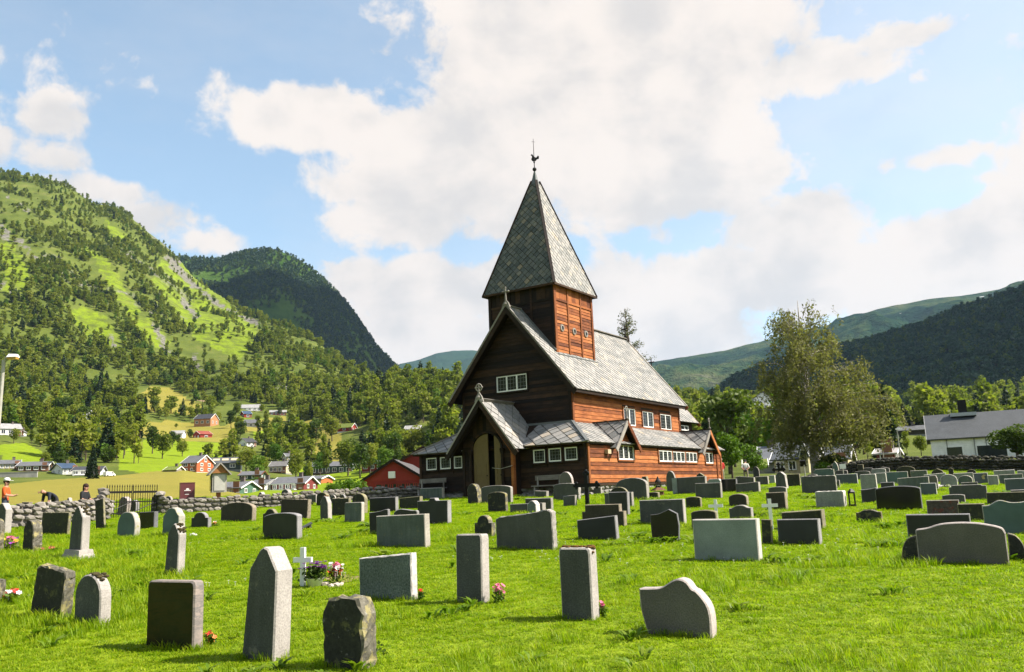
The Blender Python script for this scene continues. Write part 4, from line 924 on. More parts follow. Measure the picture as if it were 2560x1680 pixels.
def leaf(pl, x0, x1, o):
    m = MB(); poly = [(x0, zg+.05), (x1, zg+.05)]
    for q in reversed(arc):
        if x0 <= q[0] <= x1: poly.append((q[0], q[1]-.02))
    ztop = lambda xx: zsp+.9*math.sqrt(max(0, dr*dr-(xx-dc)**2))-.02
    if poly[2][0] < x1-.01: poly.insert(2, (x1, ztop(x1)))
    if poly[-1][0] > x0+.01: poly.append((x0, ztop(x0)))
    m.prism([pl.p(*q) for q in poly], pl.n, o-.06, o); d_ = m.build('door', DOOR, church, )
    m = MB(); ix0, ix1 = x0+.12, x1-.1
    for (q0, q1) in ((zg+.2, zg+.95), (zg+1.05, zg+1.5)):
        for (e0, e1, f0, f1) in ((ix0, ix1, q0, q0+.025), (ix0, ix1, q1, q1+.025), (ix0, ix0+.025, q0+.025, q1), (ix1-.025, ix1, q0+.025, q1)): m.prism([pl.p(e0, f0), pl.p(e1, f0), pl.p(e1, f1), pl.p(e0, f1)], pl.n, o, o+.018)
    m.build('moulding', DOOR, d_); m = MB(); m.sphere(pl.p(x1-.06, zg+1.0, o+.05), .03); m.build('handle', IRON, d_)
leaf(P, dc-dr+.01, mid, -.02)
leaf(P, hit_u(1235, 1150, pu1)[0], dc+dr-.01, -.05)
m = MB(); m.tube([P.p(dc+dr*.4, 3.0, .1), P.p(dc+dr*1.1, 2.93, .22), P.p(pv+hw_, 3.05, .1)], .012, 5); m.build('rope', plain('rope', (.5, .47, .4), .9), church)
# --- finials on the ridges
def cross_finial(p, h, wheel=False, mat=W_GY):
    m = MB(); p = Vector(p); m.lathe([(.09, 0), (.12, .1), (.06, .2), (.045, h*.55), (.03, h*.6)], p, 8)
    for sg in (-1, 1): m.tube([p+Vector((0, sg*.22, -.12)), p+Vector((0, sg*.14, .12)), p+Vector((0, sg*.03, .3))], [.05, .045, .02], 6)
    c = p+Vector((0, 0, h*.78))
    m.tube([c+Vector((0, 0, -h*.25)), c+Vector((0, 0, h*.2))], .035, 6); m.tube([c+Vector((0, -.17, 0)), c+Vector((0, .17, 0))], .035, 6)
    for q in ((0, -.18, 0), (0, .18, 0), (0, 0, h*.21)): m.sphere(c+Vector(q), .05, 8, 5)
    if wheel: m.tube([c+Vector((0, math.cos(a)*.17, math.sin(a)*.17)) for a in np.linspace(0, 2*PI, 18)], .03, 6)
    m.build('gable_cross', mat, church)
cross_finial(C(-og, 0, hR+.0), .95); cross_finial(C(pu, pv, hp), .72, True); cross_finial(C(LR, 0, hR), .9, False, W_DK)
# --- chancel
vch = 2.95; ue, ze = hit_v(1747, 1058.6, vch)
ud, zd = hit_v(1699, 1053, vch); chs = 1.2; zrd = ze+chs*vch
chm = MB(); chm.prism([C(LN, vch-.35, 1.3), C(LN, -vch+.35, 1.3), C(LN, -vch+.35, ze+.2), C(LN, 0, zrd-.3), C(LN, vch-.35, ze+.2)], (1, 0, 0), 0, ue-LN-.3); chm.build('chancel_wall', W_DK, church)
roof_slope('chancel_roof', C(LN, vch, ze), C(ue, vch, ze), C(ue, 0, zrd), C(LN, 0, zrd), .36, .08); roof_slope('chancel_roof', C(ue, -vch, ze), C(LN, -vch, ze), C(LN, 0, zrd), C(ue, 0, zrd), .36, .08)
barge(C(ue+.03, vch+.05, ze-.05), C(ue+.03, 0, zrd), W_TR, .05, .2); cross_finial(C(ue, 0, zrd), .9, False, W_DK)
q = winS(vch-.35, *R3(900, 580), *R3(998, 650)); window(PS(vch-.35), *q, 2, 3, W_DK)
# stone flags along the west front
m = MB()
for i in range(9):
    vv = -b_+.5+i*1.05; zz = .042*(CY-(c_+.6)*EU[1]+vv*SV[1])
    if abs(vv-pv) < 1.5: continue
    m.box((-c_-.5, -vv, zz+.03-CZ), (.8, random.uniform(.85, 1.0), .1))
m.build('paving_stones', STONE_F, church)
# ================================================================ houses of the village
def paint(c, r=.75):
    nm = 'paint_%02d%02d%02d' % tuple(int(k*99) for k in c)
    def fn(t, bs, out):
        co = objco(t); z = t.add('ShaderNodeSeparateXYZ', ins={0: co}).outputs[2]
        st = t.m('FRACT', t.m('MULTIPLY', z, 5.5)); n = t.noise(2, 4, .6, co)
        cc = t.mix(1, c, t.ramp(n, [(.25, .82), (.75, 1.1)]), 'MULTIPLY')
        S(t, bs, col=cc, rough=r, spec=.25, normal=bump(t, st, .5, .02))
    return material(nm, fn)
def roofing(c):
    nm = 'roof_%02d%02d%02d' % tuple(int(k*99) for k in c)
    def fn(t, bs, out):
        co = objco(t); s = t.add('ShaderNodeSeparateXYZ', ins={0: co})
        br = t.add('ShaderNodeTexBrick', ins={'Scale': 2.6, 'Mortar Size': .03, 'Color1': (.85,)*3, 'Color2': (1.1,)*3, 'Mortar': (.6,)*3}); t.put(br.inputs[0], co)
        n = t.noise(1.1, 4, .6, co)
        S(t, bs, col=t.mix(1, t.mix(1, c, br.outputs[0], 'MULTIPLY'), t.ramp(n, [(.3, .8), (.7, 1.15)]), 'MULTIPLY'), rough=.6, spec=.35, normal=bump(t, br.outputs[1], .4, .03))
    return material(nm, fn)
PANE = plain('house_glass', (.03, .035, .04), .12, var=.2, spec=.6)
BASEM = lambda c: paint(c)
def house(label, px, py, d, wpx, hpx, rpx, dep, yaw, rdg, wc, rc, bc, rows, bays, ex):
    p = at_dist(px, py, d); az_ = math.atan2(p[0], p[1]); k = d*math.cos(az_)/FPX; W, Hh, Rh = wpx*k*math.cos(az_), hpx*k, rpx*k; p = p+np.array([math.sin(az_), math.cos(az_), 0])*dep/2
    nm = {'W': 'white_house', 'R': 'red_barn', 'r': 'red_barn', 'Y': 'yellow_house'}.get(ex[:1], 'barn' if 'barn' in label else 'shed' if ('shed' in label or 'garage' in label) else 'house')
    if abs(yaw) > 12: W = max(W*.8, W-dep*abs(math.sin(math.radians(yaw)))*.7)
    root = thing(nm, label, nm.split('_')[-1], tuple(p), -az_+math.radians(-yaw))
    y0 = 0; g = MB(); ov = .35; mw = paint(wc)
    if rdg == 'x':
        prof = [(-dep/2, 0), (dep/2, 0), (dep/2, Hh), (0, Hh+Rh-.15), (-dep/2, Hh)]
        g.prism([(0, q[0], q[1]) for q in prof][::1], (1, 0, 0), -W/2, W/2)
    else:
        prof = [(-W/2, 0), (W/2, 0), (W/2, Hh), (0, Hh+Rh-.15), (-W/2, Hh)]
        g.prism([(q[0], 0, q[1]) for q in prof], (0, -1, 0), -dep/2, dep/2)
    g.build('wall', mw, root)
    b = MB(); b.box((0, 0, -1.4), (W*.985, dep*.985, 3.0)); b.build('foundation', paint(bc), root)
    r = MB()
    if rdg == 'x':
        for sg in (-1, 1):
            e = Vector((0, sg*(dep/2+ov), Hh-ov*Rh/(dep/2))); t_ = Vector((0, 0, Hh+Rh)); n_ = Vector((0, sg*Rh, dep/2)).normalized()
            r.prism([(-W/2-ov, e.y, e.z), (W/2+ov, e.y, e.z), (W/2+ov, 0, t_.z), (-W/2-ov, 0, t_.z)], n_, -.1, .04)
    else:
        for sg in (-1, 1):
            n_ = Vector((sg*Rh, 0, W/2)).normalized(); ez = Hh-ov*Rh/(W/2)
            r.prism([(sg*(W/2+ov), -dep/2-ov, ez), (sg*(W/2+ov), dep/2+ov, ez), (0, dep/2+ov, Hh+Rh), (0, -dep/2-ov, Hh+Rh)], n_, -.1, .04)
    turf = rc == R_TURF
    ro = r.build('roof', TURF if turf else roofing(rc), root)
    bmat = W_DK if ex[:1] in ('R', 'r') else W_OR if 'orange-edged' in label else MATS['white_paint'] if wc != WHT else paint(GRY)
    for sg in (-1, 1):
        for sx in ((-1, 1) if rdg == 'x' else (0,)):
            m = MB()
            if rdg == 'x': beam(m, (sx*(W/2+ov), sg*(dep/2+ov), Hh-ov*Rh/(dep/2)-.04), (sx*(W/2+ov), 0, Hh+Rh-.04), .06, .2, (0, 0, 1))
            else: beam(m, (sg*(W/2+ov), -dep/2-ov, Hh-ov*Rh/(W/2)-.04), (0, -dep/2-ov, Hh+Rh-.04), .06, .2, (0, 0, 1))
            m.build('bargeboard', bmat, root)
    if not ex or 'c' in ex or 'b' in ex:
        if d < 400:
            m = MB(); m.box((W*.18, 0, Hh+Rh+.1), (.6, .6, 1.1)); m.box((W*.18, 0, Hh+Rh+.68), (.7, .7, .1)); m.build('chimney', plain('chimney_brick', (.16, .13, .12), .9), ro)
    def win(x_, z_, w_, h_, side=0, pane=PANE):
        m = MB(); f = .09 if d < 200 else .12
        def put(mm, x0, x1, z0, z1, o0, o1):
            if side == 0: mm.box(((x0+x1)/2, -dep/2-(o0+o1)/2, (z0+z1)/2), (x1-x0, o1-o0, z1-z0))
            else: mm.box((side*(W/2+(o0+o1)/2), (x0+x1)/2, (z0+z1)/2), (o1-o0, x1-x0, z1-z0))
        put(m, x_-w_/2-f, x_-w_/2, z_-h_/2-f, z_+h_/2+f, 0, .09); put(m, x_+w_/2, x_+w_/2+f, z_-h_/2-f, z_+h_/2+f, 0, .09)
        put(m, x_-w_/2, x_+w_/2, z_+h_/2, z_+h_/2+f, 0, .09); put(m, x_-w_/2, x_+w_/2, z_-h_/2-f, z_-h_/2, 0, .11)
        put(m, x_-.04, x_+.04, z_-h_/2, z_+h_/2, 0, .07)
        if h_ > .8 and d < 120: put(m, x_-w_/2, x_+w_/2, z_-.03, z_+.03, 0, .065)
        wo2 = m.build('window', mw if 'R' in ex else WHITE, root); m = MB(); put(m, x_-w_/2, x_+w_/2, z_-h_/2, z_+h_/2, 0, .03); m.build('pane', pane, wo2)
    for rr in range(rows if bays else 0):
        zc_ = Hh*(rr+.55)/rows; hh = min(1.2, Hh/rows*.45)
        for i in range(bays): win(-W/2+W*(i+.5)/bays, zc_, min(1.3, W/bays*.5), hh)
        if abs(yaw) > 5 and rdg == 'x':
            sd = 1 if yaw > 0 else -1
            for q in (-.22, .22): win(dep*q, zc_, 1.0, hh, sd)
    if rdg == 'x' and abs(yaw) > 12 and rows == 2: win(0, Hh+Rh*.35, .9, .9, 1 if yaw > 0 else -1)
    if bays and 'barn' not in label:
        m = MB(); m.box((W*.5-W/bays*.02-.55, -dep/2-.05, 1.0), (.95, .1, 2.0)); m.build('door', paint((.25, .12, .07)), root)
    if 'b' in ex:
        m = MB(); zz = Hh*.12; m.box((-W*.08, -dep/2-.8, zz), (W*.75, 1.5, .14))
        m.box((-W*.08, -dep/2-1.5, zz+.95), (W*.75, .08, .1)); nb_ = int(W*.75/.5)
        for i in range(nb_+1): m.box((-W*.08-W*.375+W*.75*i/nb_, -dep/2-1.5, zz+.48), (.06, .05, .9))
        for q in (-.42, .26): m.box((W*q, -dep/2-1.45, zz-1.2), (.14, .14, 2.4))
        m.build('balcony', MATS['white_paint'] if ('white' in label) else paint((.12, .06, .04)), root)
    if 's' in ex:
        for q in (-.28, 0, .28):
            m = MB(); sl_ = Vector((0, -Rh, dep/2)).normalized(); y_ = -dep*.22; z_ = Hh+Rh*(1-.44)
            m.prism([(W*q-.9, y_-.8, z_-.8*Rh/(dep/2)), (W*q+.9, y_-.8, z_-.8*Rh/(dep/2)), (W*q+.9, y_+.8, z_+.8*Rh/(dep/2)), (W*q-.9, y_+.8, z_+.8*Rh/(dep/2))], sl_, .04, .12); m.build('skylight', plain('skylight', (.62, .52, .34), .5), ro)
    if 'W' in ex:
        for (xx, ww_) in ((-W*.30, 1.35), (.02*W, 2.5)):
            m = MB(); m.box((xx, -dep/2-.06, .55), (ww_+.3, .12, 1.75)); d2 = m.build('window', WHITE, root); m = MB(); m.box((xx, -dep/2-.1, .5), (ww_, .1, 1.5)); m.build('pane', PANE, d2)
        for xx in (-W*.36, -W*.12, -W*.02): m = MB(); m.tube([(xx, -dep/2-.1, -.5), (xx, -dep/2-.1, Hh)], .05, 6); m.build('downpipe', paint(GRY), root)
        m = MB(); m.box((-W*.17, -.4, Hh+Rh+.5), (.8, .7, 1.7)); c2 = m.build('chimney', IRON, ro); m = MB(); m.box((-W*.17, -.5, Hh+Rh-.15), (2.4, 1.3, .35)); m.build('chimney_collar', plain('flash', (.5, .52, .55), .5, .3), ro)
    if 'Y' in ex:
        m = MB(); m.prism([(W*.26, 0, 0), (W*.5, 0, 0), (W*.5, 0, Hh*1.15), (W*.38, 0, Hh*1.15+1.1), (W*.26, 0, Hh*1.15)], (0, -1, 0), 0, dep/2+1.2); dg = m.build('dormer', mw, root)
        for sg in (-1, 1): m = MB(); beam(m, (W*.38+sg*(W*.14), -dep/2-1.4, Hh*1.15-.25), (W*.38, -dep/2-1.4, Hh*1.15+1.2), .1, .25, (0, 0, 1)); m.build('bargeboard', WHITE, dg)
        m = MB(); m.box((W*.38, -dep/2-1.23, Hh*1.05), (.5, .08, .9)); m.build('pane', PANE, dg)
        m = MB()
        for sg in (-1, 1): m.prism([(W*.38+sg*W*.15, -dep/2-1.5, Hh*1.15-.3), (W*.38, -dep/2-1.5, Hh*1.15+1.2), (W*.38, 0, Hh*1.15+1.2), (W*.38+sg*W*.15, 0, Hh*1.15-.3)], Vector((sg*1.2, 0, W*.13)).normalized(), -.08, .06)
        m.build('dormer_roof', roofing(rc), dg)
    if 'R' in ex:
        for i in range(6): win(-W/2+W*(.33+i*.125), Hh*.52, .95, .62)
        m = MB(); m.box((-W*.02, -dep/2-.15, Hh+Rh*.28), (.55, .3, .55)); m.build('lamp_box', WHITE, root)
        m = MB(); n_ = 58
        for i in range(n_): m.box((-W/2+W*(i+.5)/n_, -dep/2-.012, Hh*.5), (.025, .03, Hh))
        m.build('batten', mw, root)
    if 'o' in ex:
        m = MB(); m.box((W/2+.03, 0, Hh/2), (.08, dep*.96, Hh)); m.build('end_wall', paint((.55, .16, .05)), root)
TURF = plain('turf', (.16, .20, .035), 1, var=.5, scale=3, bmp=.8)
for h in HOUSES: house(*h)

# ================================================================ trees that stand singly
TM = {}
def single_tree(kind, px, py, d, hpx, label, group, name='tree', wfac=1.0, var=3):
    k = (kind, random.randrange(var))
    if k not in TM:
        sd = hash(k[0]) % 97 if False else sum(map(ord, k[0]))+k[1]*13
        spec = {'round': (9, 6.6, 1500, .34, LEAF_G, 'round'), 'dark': (9, 6.4, 1500, .34, LEAF_D, 'round'), 'light': (8, 6.6, 1500, .30, LEAF_L, 'round'), 'spruce': (12, 5.2, 1600, .36, LEAF_SP, 'spruce'), 'bush': (2.2, 3.0, 900, .15, LEAF_L, 'bush'), 'hedge': (4.5, 5.0, 2600, .2, LEAF_D, 'bush'), 'slim': (10, 4.0, 1100, .32, LEAF_G, 'round')}[kind]
        tr, cr = tree_meshes(sd, spec[0], spec[1], None, spec[2], spec[3], spec[4], BARK, spec[5], 12); TM[k] = (tr, cr, spec[0])
    tr, cr, h0 = TM[k]; p = at_dist(px, py, d); z = Hs(p[0], p[1]); s = hpx*p[1]/FPX/h0
    root = thing(name, label, 'bush' if kind in ('bush', 'hedge') else 'tree', (p[0], p[1], z-.05), random.uniform(0, 6.28), group)
    root.scale = (s*wfac*random.uniform(.92, 1.1), s*wfac*random.uniform(.92, 1.1), s)
    a = bpy.data.objects.new('trunk', tr); b = bpy.data.objects.new('crown', cr)
    for o in (a, b): COL.objects.link(o); o.parent = root
    return root
G = 'leafy trees around the village houses'
VT = [(30,1170,'round',40),(75,1165,'slim',38),(110,1200,'round',44),(150,1205,'dark',52),(175,1200,'round',38),(290,1160,'round',30),(310,1165,'dark',60),(345,1180,'slim',50),(380,1150,'dark',70),(405,1165,'round',72),(430,1130,'dark',40),(455,1150,'round',46),(615,1170,'round',70),(640,1180,'light',66),(570,1140,'round',40),(590,1120,'dark',36),(660,1170,'round',52),(600,1100,'dark',44),(690,1140,'light',56),(740,1170,'round',80),(765,1175,'dark',46),(775,1180,'slim',60),(800,1160,'light',58),(815,1165,'slim',72),(870,1165,'round',92),(900,1170,'dark',86),(925,1165,'round',80),(960,1170,'light',70),(985,1160,'dark',92),(1010,1150,'round',84),(1040,1150,'round',90),(665,1090,'dark',46),(690,1085,'round',52),(720,1100,'dark',60),(750,1095,'round',66),(790,1100,'dark',70),(815,1090,'slim',84),(830,1095,'round',64),(590,1050,'round',40),(577,1080,'dark',46),(645,1085,'slim',46),(665,1060,'slim',38),(480,1030,'dark',22),(525,1035,'dark',28),(545,1060,'round',30),(360,1048,'dark',30),(385,1050,'dark',36),(425,1045,'dark',28),(460,1050,'round',20),(270,1045,'round',36),(300,1048,'dark',30),(330,1048,'round',32),(255,1090,'dark',38),(285,1095,'dark',48),(310,1100,'round',44),(475,1100,'dark',28),(440,1075,'round',14),(445,1125,'dark',26),(700,1030,'dark',24),(655,1025,'round',24),(585,1010,'round',26),(60,1080,'round',40),(95,1090,'dark',60),(120,1100,'round',70),(150,1105,'dark',80),(180,1110,'round',70),(205,1110,'dark',66),(235,1100,'round',60),(260,1120,'dark',44),(200,1140,'round',46),(150,1140,'dark',40),(640,1215,'bush',14),(800,1200,'bush',12),(690,1180,'bush',14)]
def short(lab, n=8):
    w_ = lab.split()[:n]
    while w_[-1] in ('the', 'a', 'with', 'of', 'and', 'in', 'beside', 'above', 'behind', 'below', 'at', 'on', 'from', 'to', 'long', 'three', 'pale', 'large', 'almost', 'half', 'next', 'right', 'by', 'blue', 'grey', 'red', 'dark', 'white', 'timber', 'upper', 'hidden', 'lit', 'wide', 'rusty', 'low', 'hay', 'village', 'stone', 'tiled', 'yellow', 'green', 'hillside', 'flat'): w_.pop()
    return ' '.join(w_)
def near_house(px, py):
    return min(HOUSES, key=lambda h: math.hypot(px-h[1], (py-h[2])*1.5))
for (x_, y_, k_, h_) in VT:
    off = horizon(x_)-y_; dd = float(np.interp(off, [30, 60, 90, 130, 175, 215, 260], [120, 200, 235, 330, 420, 500, 580]))
    lb = {'round': 'green leafy tree among the village houses on the slope', 'dark': 'dark green leafy tree among the village houses on the slope', 'light': 'fresh light green tree among the village houses', 'slim': 'slim green tree among the village houses', 'bush': 'low green bush among the village houses'}[k_]
    nh = near_house(x_, y_); rel = 'in front of' if dd < nh[3]-12 else 'behind' if dd > nh[3]+25 else 'beside'
    lb = {'round': 'green leafy tree', 'dark': 'dark green leafy tree', 'light': 'fresh light green tree', 'slim': 'slim green tree', 'bush': 'low green bush'}[k_]+' '+rel+' the '+short(nh[0])
    single_tree(k_, x_, y_, dd, h_, lb, G+' ('+k_+')', 'bush' if k_ == 'bush' else 'tree')
single_tree('spruce', 232, 1196, 180, 78, 'tall dark pointed spruce in front of the white valley house', None, 'spruce_tree')
single_tree('spruce', 222, 1186, 200, 54, 'shorter dark spruce beside the tall pointed spruce', None, 'spruce_tree')
G2 = 'trees of the wood behind the church on the right'
for i in range(46):
    x_ = 1625+i*14.5+random.uniform(-9, 9); d_ = random.uniform(105, 260); hp_ = random.uniform(8.5, 12)*FPX/d_
    if 1880 < x_ < 1960 or 2230 < x_ < 2330: d_ = random.uniform(190, 280); hp_ = 7*FPX/d_
    k_ = random.choice(['round', 'round', 'light', 'dark', 'slim', 'spruce'])
    wh = 'beside the church chancel' if x_ < 1770 else 'above the turf-roofed shed' if x_ < 1900 else 'behind the tall weeping birch' if x_ < 2130 else 'behind the tiny red shed' if x_ < 2245 else 'behind the long white house'
    sz = 'tall ' if hp_*d_/FPX > 10.2 else 'low '
    single_tree(k_, x_, horizon(x_)-45, d_, hp_, sz+{'round': 'green leafy', 'light': 'light green leafy', 'dark': 'dark leafy', 'slim': 'slim leafy', 'spruce': 'dark spruce'}[k_]+' tree '+wh if True else {'round': 'green leafy tree in the wood behind the church', 'light': 'light green leafy tree in the wood behind the church', 'dark': 'dark leafy tree in the wood behind the church', 'slim': 'slim leafy tree in the wood behind the church', 'spruce': 'dark spruce in the wood behind the church'}[k_], G2+' ('+k_+')', 'spruce_tree' if k_ == 'spruce' else 'tree')
for (x_, y_, d_, h_, k_, lb, nm) in [(1830,1178,72,112,'light','round bright green tree behind the man in red','tree'),(1885,1178,76,82,'light','low bright green tree between the red and white shirts','tree'),(2075,1186,66,58,'hedge','dark green bush at the foot of the birch','bush'),(2062,1186,64,38,'bush','small light bush at the foot of the birch','bush'),(2545,1150,82,84,'hedge','dark trimmed bush against the long white house','bush'),
   (865,1244,62,44,'bush','bushy light green shrub left of the red barn','bush'),(830,1246,60,32,'bush','lower light green shrub beside the bushy shrub','bush'),(895,1244,64,36,'bush','green shrub touching the red barn corner','bush'),(2170,1150,100,84,'slim','slim green tree between birch and red shed','tree'),(2190,1145,110,96,'round','leafy green tree behind the red shed','tree'),(2270,1148,120,62,'slim','small leafy tree left of the long white house','tree'),(2305,1148,112,54,'round','leafy young tree at the end of the long white house','tree'),(2350,1015,230,52,'slim','single slim tree on the bright slope above the white house','tree')]:
    single_tree(k_, x_, y_, d_, h_, lb, None, nm, 1.25 if k_ in ('hedge',) else 1.0)
# --- the big weeping birch
def big_birch():
    base = at_dist(2040, 1184, 66); z0 = Hs(base[0], base[1]); k = 66/FPX; rng = np.random.default_rng(5)
    root = thing('birch_tree', 'tall weeping birch with brownish thinning leaves behind the graves', 'tree', (base[0], base[1], z0))
    Ht = (1184-752)*k
    tr = [(0, 0, -.5), (0, 0, 0), (.05, .1, Ht*.2), (-.1, 0, Ht*.42), (.05, .1, Ht*.62), (-.1, 0, Ht*.8), (-.05, 0, Ht*.97)]
    m = MB(); m.tube(tr, [.42, .34, .28, .22, .15, .08, .02], 10); m.build('trunk', BARKW, root, True)
    def trunk_at(z): return Vector([np.interp(z, [q[2] for q in tr], [q[i] for q in tr]) for i in range(3)])
    env = [(.16, .50), (.25, 1.05), (.35, 1.12), (.45, 1.08), (.55, 1.0), (.65, .95), (.75, .80), (.85, .55), (.93, .42), (1.0, .15)]   # crown radius / 4.3 m by height
    limbs = MB(); C_ = []; tw_ = MB()
    for i in range(92):
        f = rng.uniform(.2, .95); a = rng.uniform(0, 2*PI); R = 4.1*np.interp(f, [e[0] for e in env], [e[1] for e in env])*rng.uniform(.6, 1.05)
        sx_ = np.interp(f, [.15, .45, .6, .75, 1], [1.15, .9, .3, -.1, 0]); s = trunk_at(Ht*max(.14, f-.14)); e = trunk_at(Ht*f)+Vector((math.cos(a)*R+sx_, math.sin(a)*R, Ht*.02)); mid_ = s.lerp(e, .5)+Vector((0, 0, R*.22))
        limbs.tube([s, s.lerp(mid_, .5)+Vector((0, 0, .1)), mid_, e], [.09*(1.2-f), .06*(1.2-f), .035, .012], 5, cap=False)
        for j in range(15):
            u_ = rng.uniform(.35, 1.05); st = s.lerp(mid_, min(1, u_*2)) if u_ < .5 else mid_.lerp(e, (u_-.5)*2)
            st = st+Vector(rng.normal(0, .22, 3)); ln = rng.uniform(.5, 2.3)*(1.2-.6*f); dr_ = Vector((math.cos(a)*.25+rng.normal(0, .2), math.sin(a)*.25+rng.normal(0, .2), -1))
            en = st+dr_*ln
            if rng.uniform() < .5: tw_.tube([st, st.lerp(en, .5)+Vector((math.cos(a)*.1, math.sin(a)*.1, .1)), en], [.012, .008, .004], 3, cap=False)
            n = int(23*ln*(.5 if f > .8 else 1))
            uu = rng.uniform(0, 1, n)[:, None]; C_.append(np.array(st)[None]*(1-uu)+np.array(en)[None]*uu+rng.normal(0, .11, (n, 3)))
    limbs.build('limb', BARKW, root, True, kind='stuff'); tw_.build('twig', BARK, root, kind='stuff')
    V, F = leaf_quads(np.concatenate(C_), .10, rng); link('crown', npmesh('crown', V, F, [LEAF_B]), root)
big_birch()
def sparse_tree():
    d_ = 64; k = d_/FPX; base = at_dist(1600, 1190, d_); z0 = Hs(base[0], base[1]); Ht = EYE+d_*azel(1588, 770)[1]-z0; rng = np.random.default_rng(8)
    root = thing('larch_tree', 'thin pointed tree with sparse foliage rising behind the church roof', 'tree', (base[0], base[1], z0))
    m = MB(); m.tube([(0, 0, -.4), (.1, 0, Ht*.5), (-.35, 0, Ht)], [.28, .15, .02], 8); m.build('trunk', BARK, root, True)
    lim = MB(); C_ = []
    for i in range(120):
        f = rng.uniform(.4, .985); a = rng.uniform(0, 2*PI); R = 2.1*(1.02-f)/.45*rng.uniform(.6, 1.0)+.12; s = Vector((.1-.45*f, 0, Ht*f)); e = s+Vector((math.cos(a)*R, math.sin(a)*R, R*.35))
        lim.tube([s, s.lerp(e, .6)+Vector((0, 0, -.05)), e], [.03, .018, .006], 4, cap=False); n = int(14+30*R)
        uu = rng.uniform(.15, 1.05, n)[:, None]; C_.append(np.array(s)[None]*(1-uu)+np.array(e)[None]*uu+rng.normal(0, .1, (n, 3)))
    lim.build('limb', BARK, root, kind='stuff'); V, F = leaf_quads(np.concatenate(C_), .06, rng); link('crown', npmesh('crown', V, F, [LEAF_C]), root)
sparse_tree()

# ================================================================ dry-stone walls
def wall_stone_mat(c0, c1_, c2, lich):
    def fn(t, bs, out):
        co = objco(t); r = t.add('ShaderNodeObjectInfo').outputs['Random']; g = t.add('ShaderNodeNewGeometry').outputs['Random Per Island']; n = t.noise(3, 5, .65, co); n2 = t.noise(9, 4, .6, co)
        f = t.m('ADD', t.m('MULTIPLY', t.m('FRACT', t.m('ADD', r, g)), .6), t.m('MULTIPLY', n, .4))
        c = t.ramp(f, [(.2, c0), (.5, c1_), (.8, c2)]); c = t.mix(t.ramp(n2, [(.56, 0.), (.68, .75)]), c, lich)
        S(t, bs, col=c, rough=.9, spec=.2, normal=bump(t, n2, .5, .05))
    return fn
WS_L = material('wall_stone_pale', wall_stone_mat((.13, .12, .105), (.25, .225, .20), (.37, .335, .30), (.22, .20, .13)))
WS_R = material('wall_stone_mossy', wall_stone_mat((.025, .027, .024), (.06, .062, .055), (.13, .12, .095), (.15, .12, .045)))
def dry_wall(label, pts, height, mat, sl, seed, single, depth=.6, cap=None):
    """pts: ground points; stones laid in courses on both faces; the nearest face first as single stones"""
    r = random.Random(seed); root = thing('stone_wall', label, 'wall', (pts[0][0], pts[0][1], Hs(*pts[0])))
    me = [stone_mesh(seed*10+i, 'stone', mat, (1, .8, .62)) for i in range(8)]; inv = Vector(root.location); cnt = 0; rest = MB()
    core = MB()
    for (x0, y0), (x1, y1) in zip(pts[:-1], pts[1:]):
        L = math.hypot(x1-x0, y1-y0); n = max(1, int(L/1.5)); ang = math.atan2(y1-y0, x1-x0); tx, ty = (x1-x0)/L, (y1-y0)/L; nx, ny = ty, -tx
        for i in range(n):
            cx, cy = x0+(x1-x0)*(i+.5)/n, y0+(y1-y0)*(i+.5)/n
            core.box((0, 0, 0), (L/n*1.02, depth*.55, height*.92), M=Matrix.Translation(Vector((cx, cy, Hs(cx, cy)+height*.42))-inv) @ Matrix.Rotation(ang, 4, 'Z'))
        for face in (1, -1, 0):
            z = 0; course = 0
            while z < height-.04:
                ch = sl*r.uniform(.42, .72); s_ = -r.uniform(0, sl)
                if face == 0: z = height-.08
                while s_ < L:
                    ln = sl*r.uniform(.65, 1.35); f = face if face else r.choice((-.35, .35)); cx, cy = x0+tx*(s_+ln/2)+nx*f*depth*.38, y0+ty*(s_+ln/2)+ny*f*depth*.38
                    gz_ = Hs(cx, cy); p = Vector((cx, cy, gz_+z+ch*.42+r.uniform(-.03, .03)+(.06 if face == 0 else 0)))-inv
                    M = Matrix.Translation(p) @ Matrix.Rotation(ang+r.uniform(-.12, .12), 4, 'Z') @ Matrix.Rotation(r.uniform(-.15, .15), 4, 'Y') @ Matrix.Diagonal((ln*.53, sl*.42, ch*.72, 1))
                    mm = r.choice(me)
                    if (face == 1 or face == 0) and cnt < single and (face == 0 or z > height*.3):
                        o = bpy.data.objects.new('stone', mm); COL.objects.link(o); o.parent = root; o.matrix_local = M; cnt += 1
                    else: rest.add([M @ v.co for v in mm.vertices], [tuple(q.vertices) for q in mm.polygons])
                    s_ += ln
                z += ch; course += 1
                if face == 0: break
    core.build('wall_core', mat, root)
    if rest.v: rest.build('stone_fill', mat, root, kind='stuff')
    return root
def gpt(px, py): p = ground_hit(px, py); return (p[0], p[1])
def atd(px, d): a = azel(px, horizon(px))[0]; return (d*math.sin(a), d*math.cos(a))
LW = [atd(262, 36.6), atd(180, 35.6), atd(90, 34.8), atd(0, 34.2), atd(-160, 33)]
RWALL = [atd(1075, 44.5), atd(960, 43), atd(760, 41), atd(600, 39.8), atd(500, 39.2), atd(400, 38.8)]
dry_wall('rough pale dry-stone wall left of the iron gate', LW[::-1], .66, WS_L, .33, 21, 150)
dry_wall('pale dry-stone wall from the iron gate towards the red barn', RWALL[::-1], .48, WS_L, .31, 22, 290)
dry_wall('dark mossy dry-stone wall behind the graves on the right', [atd(2085, 57), atd(2260, 54), atd(2440, 51.5), atd(2600, 50), atd(2800, 49)], 0.62, WS_R, .3, 23, 290)
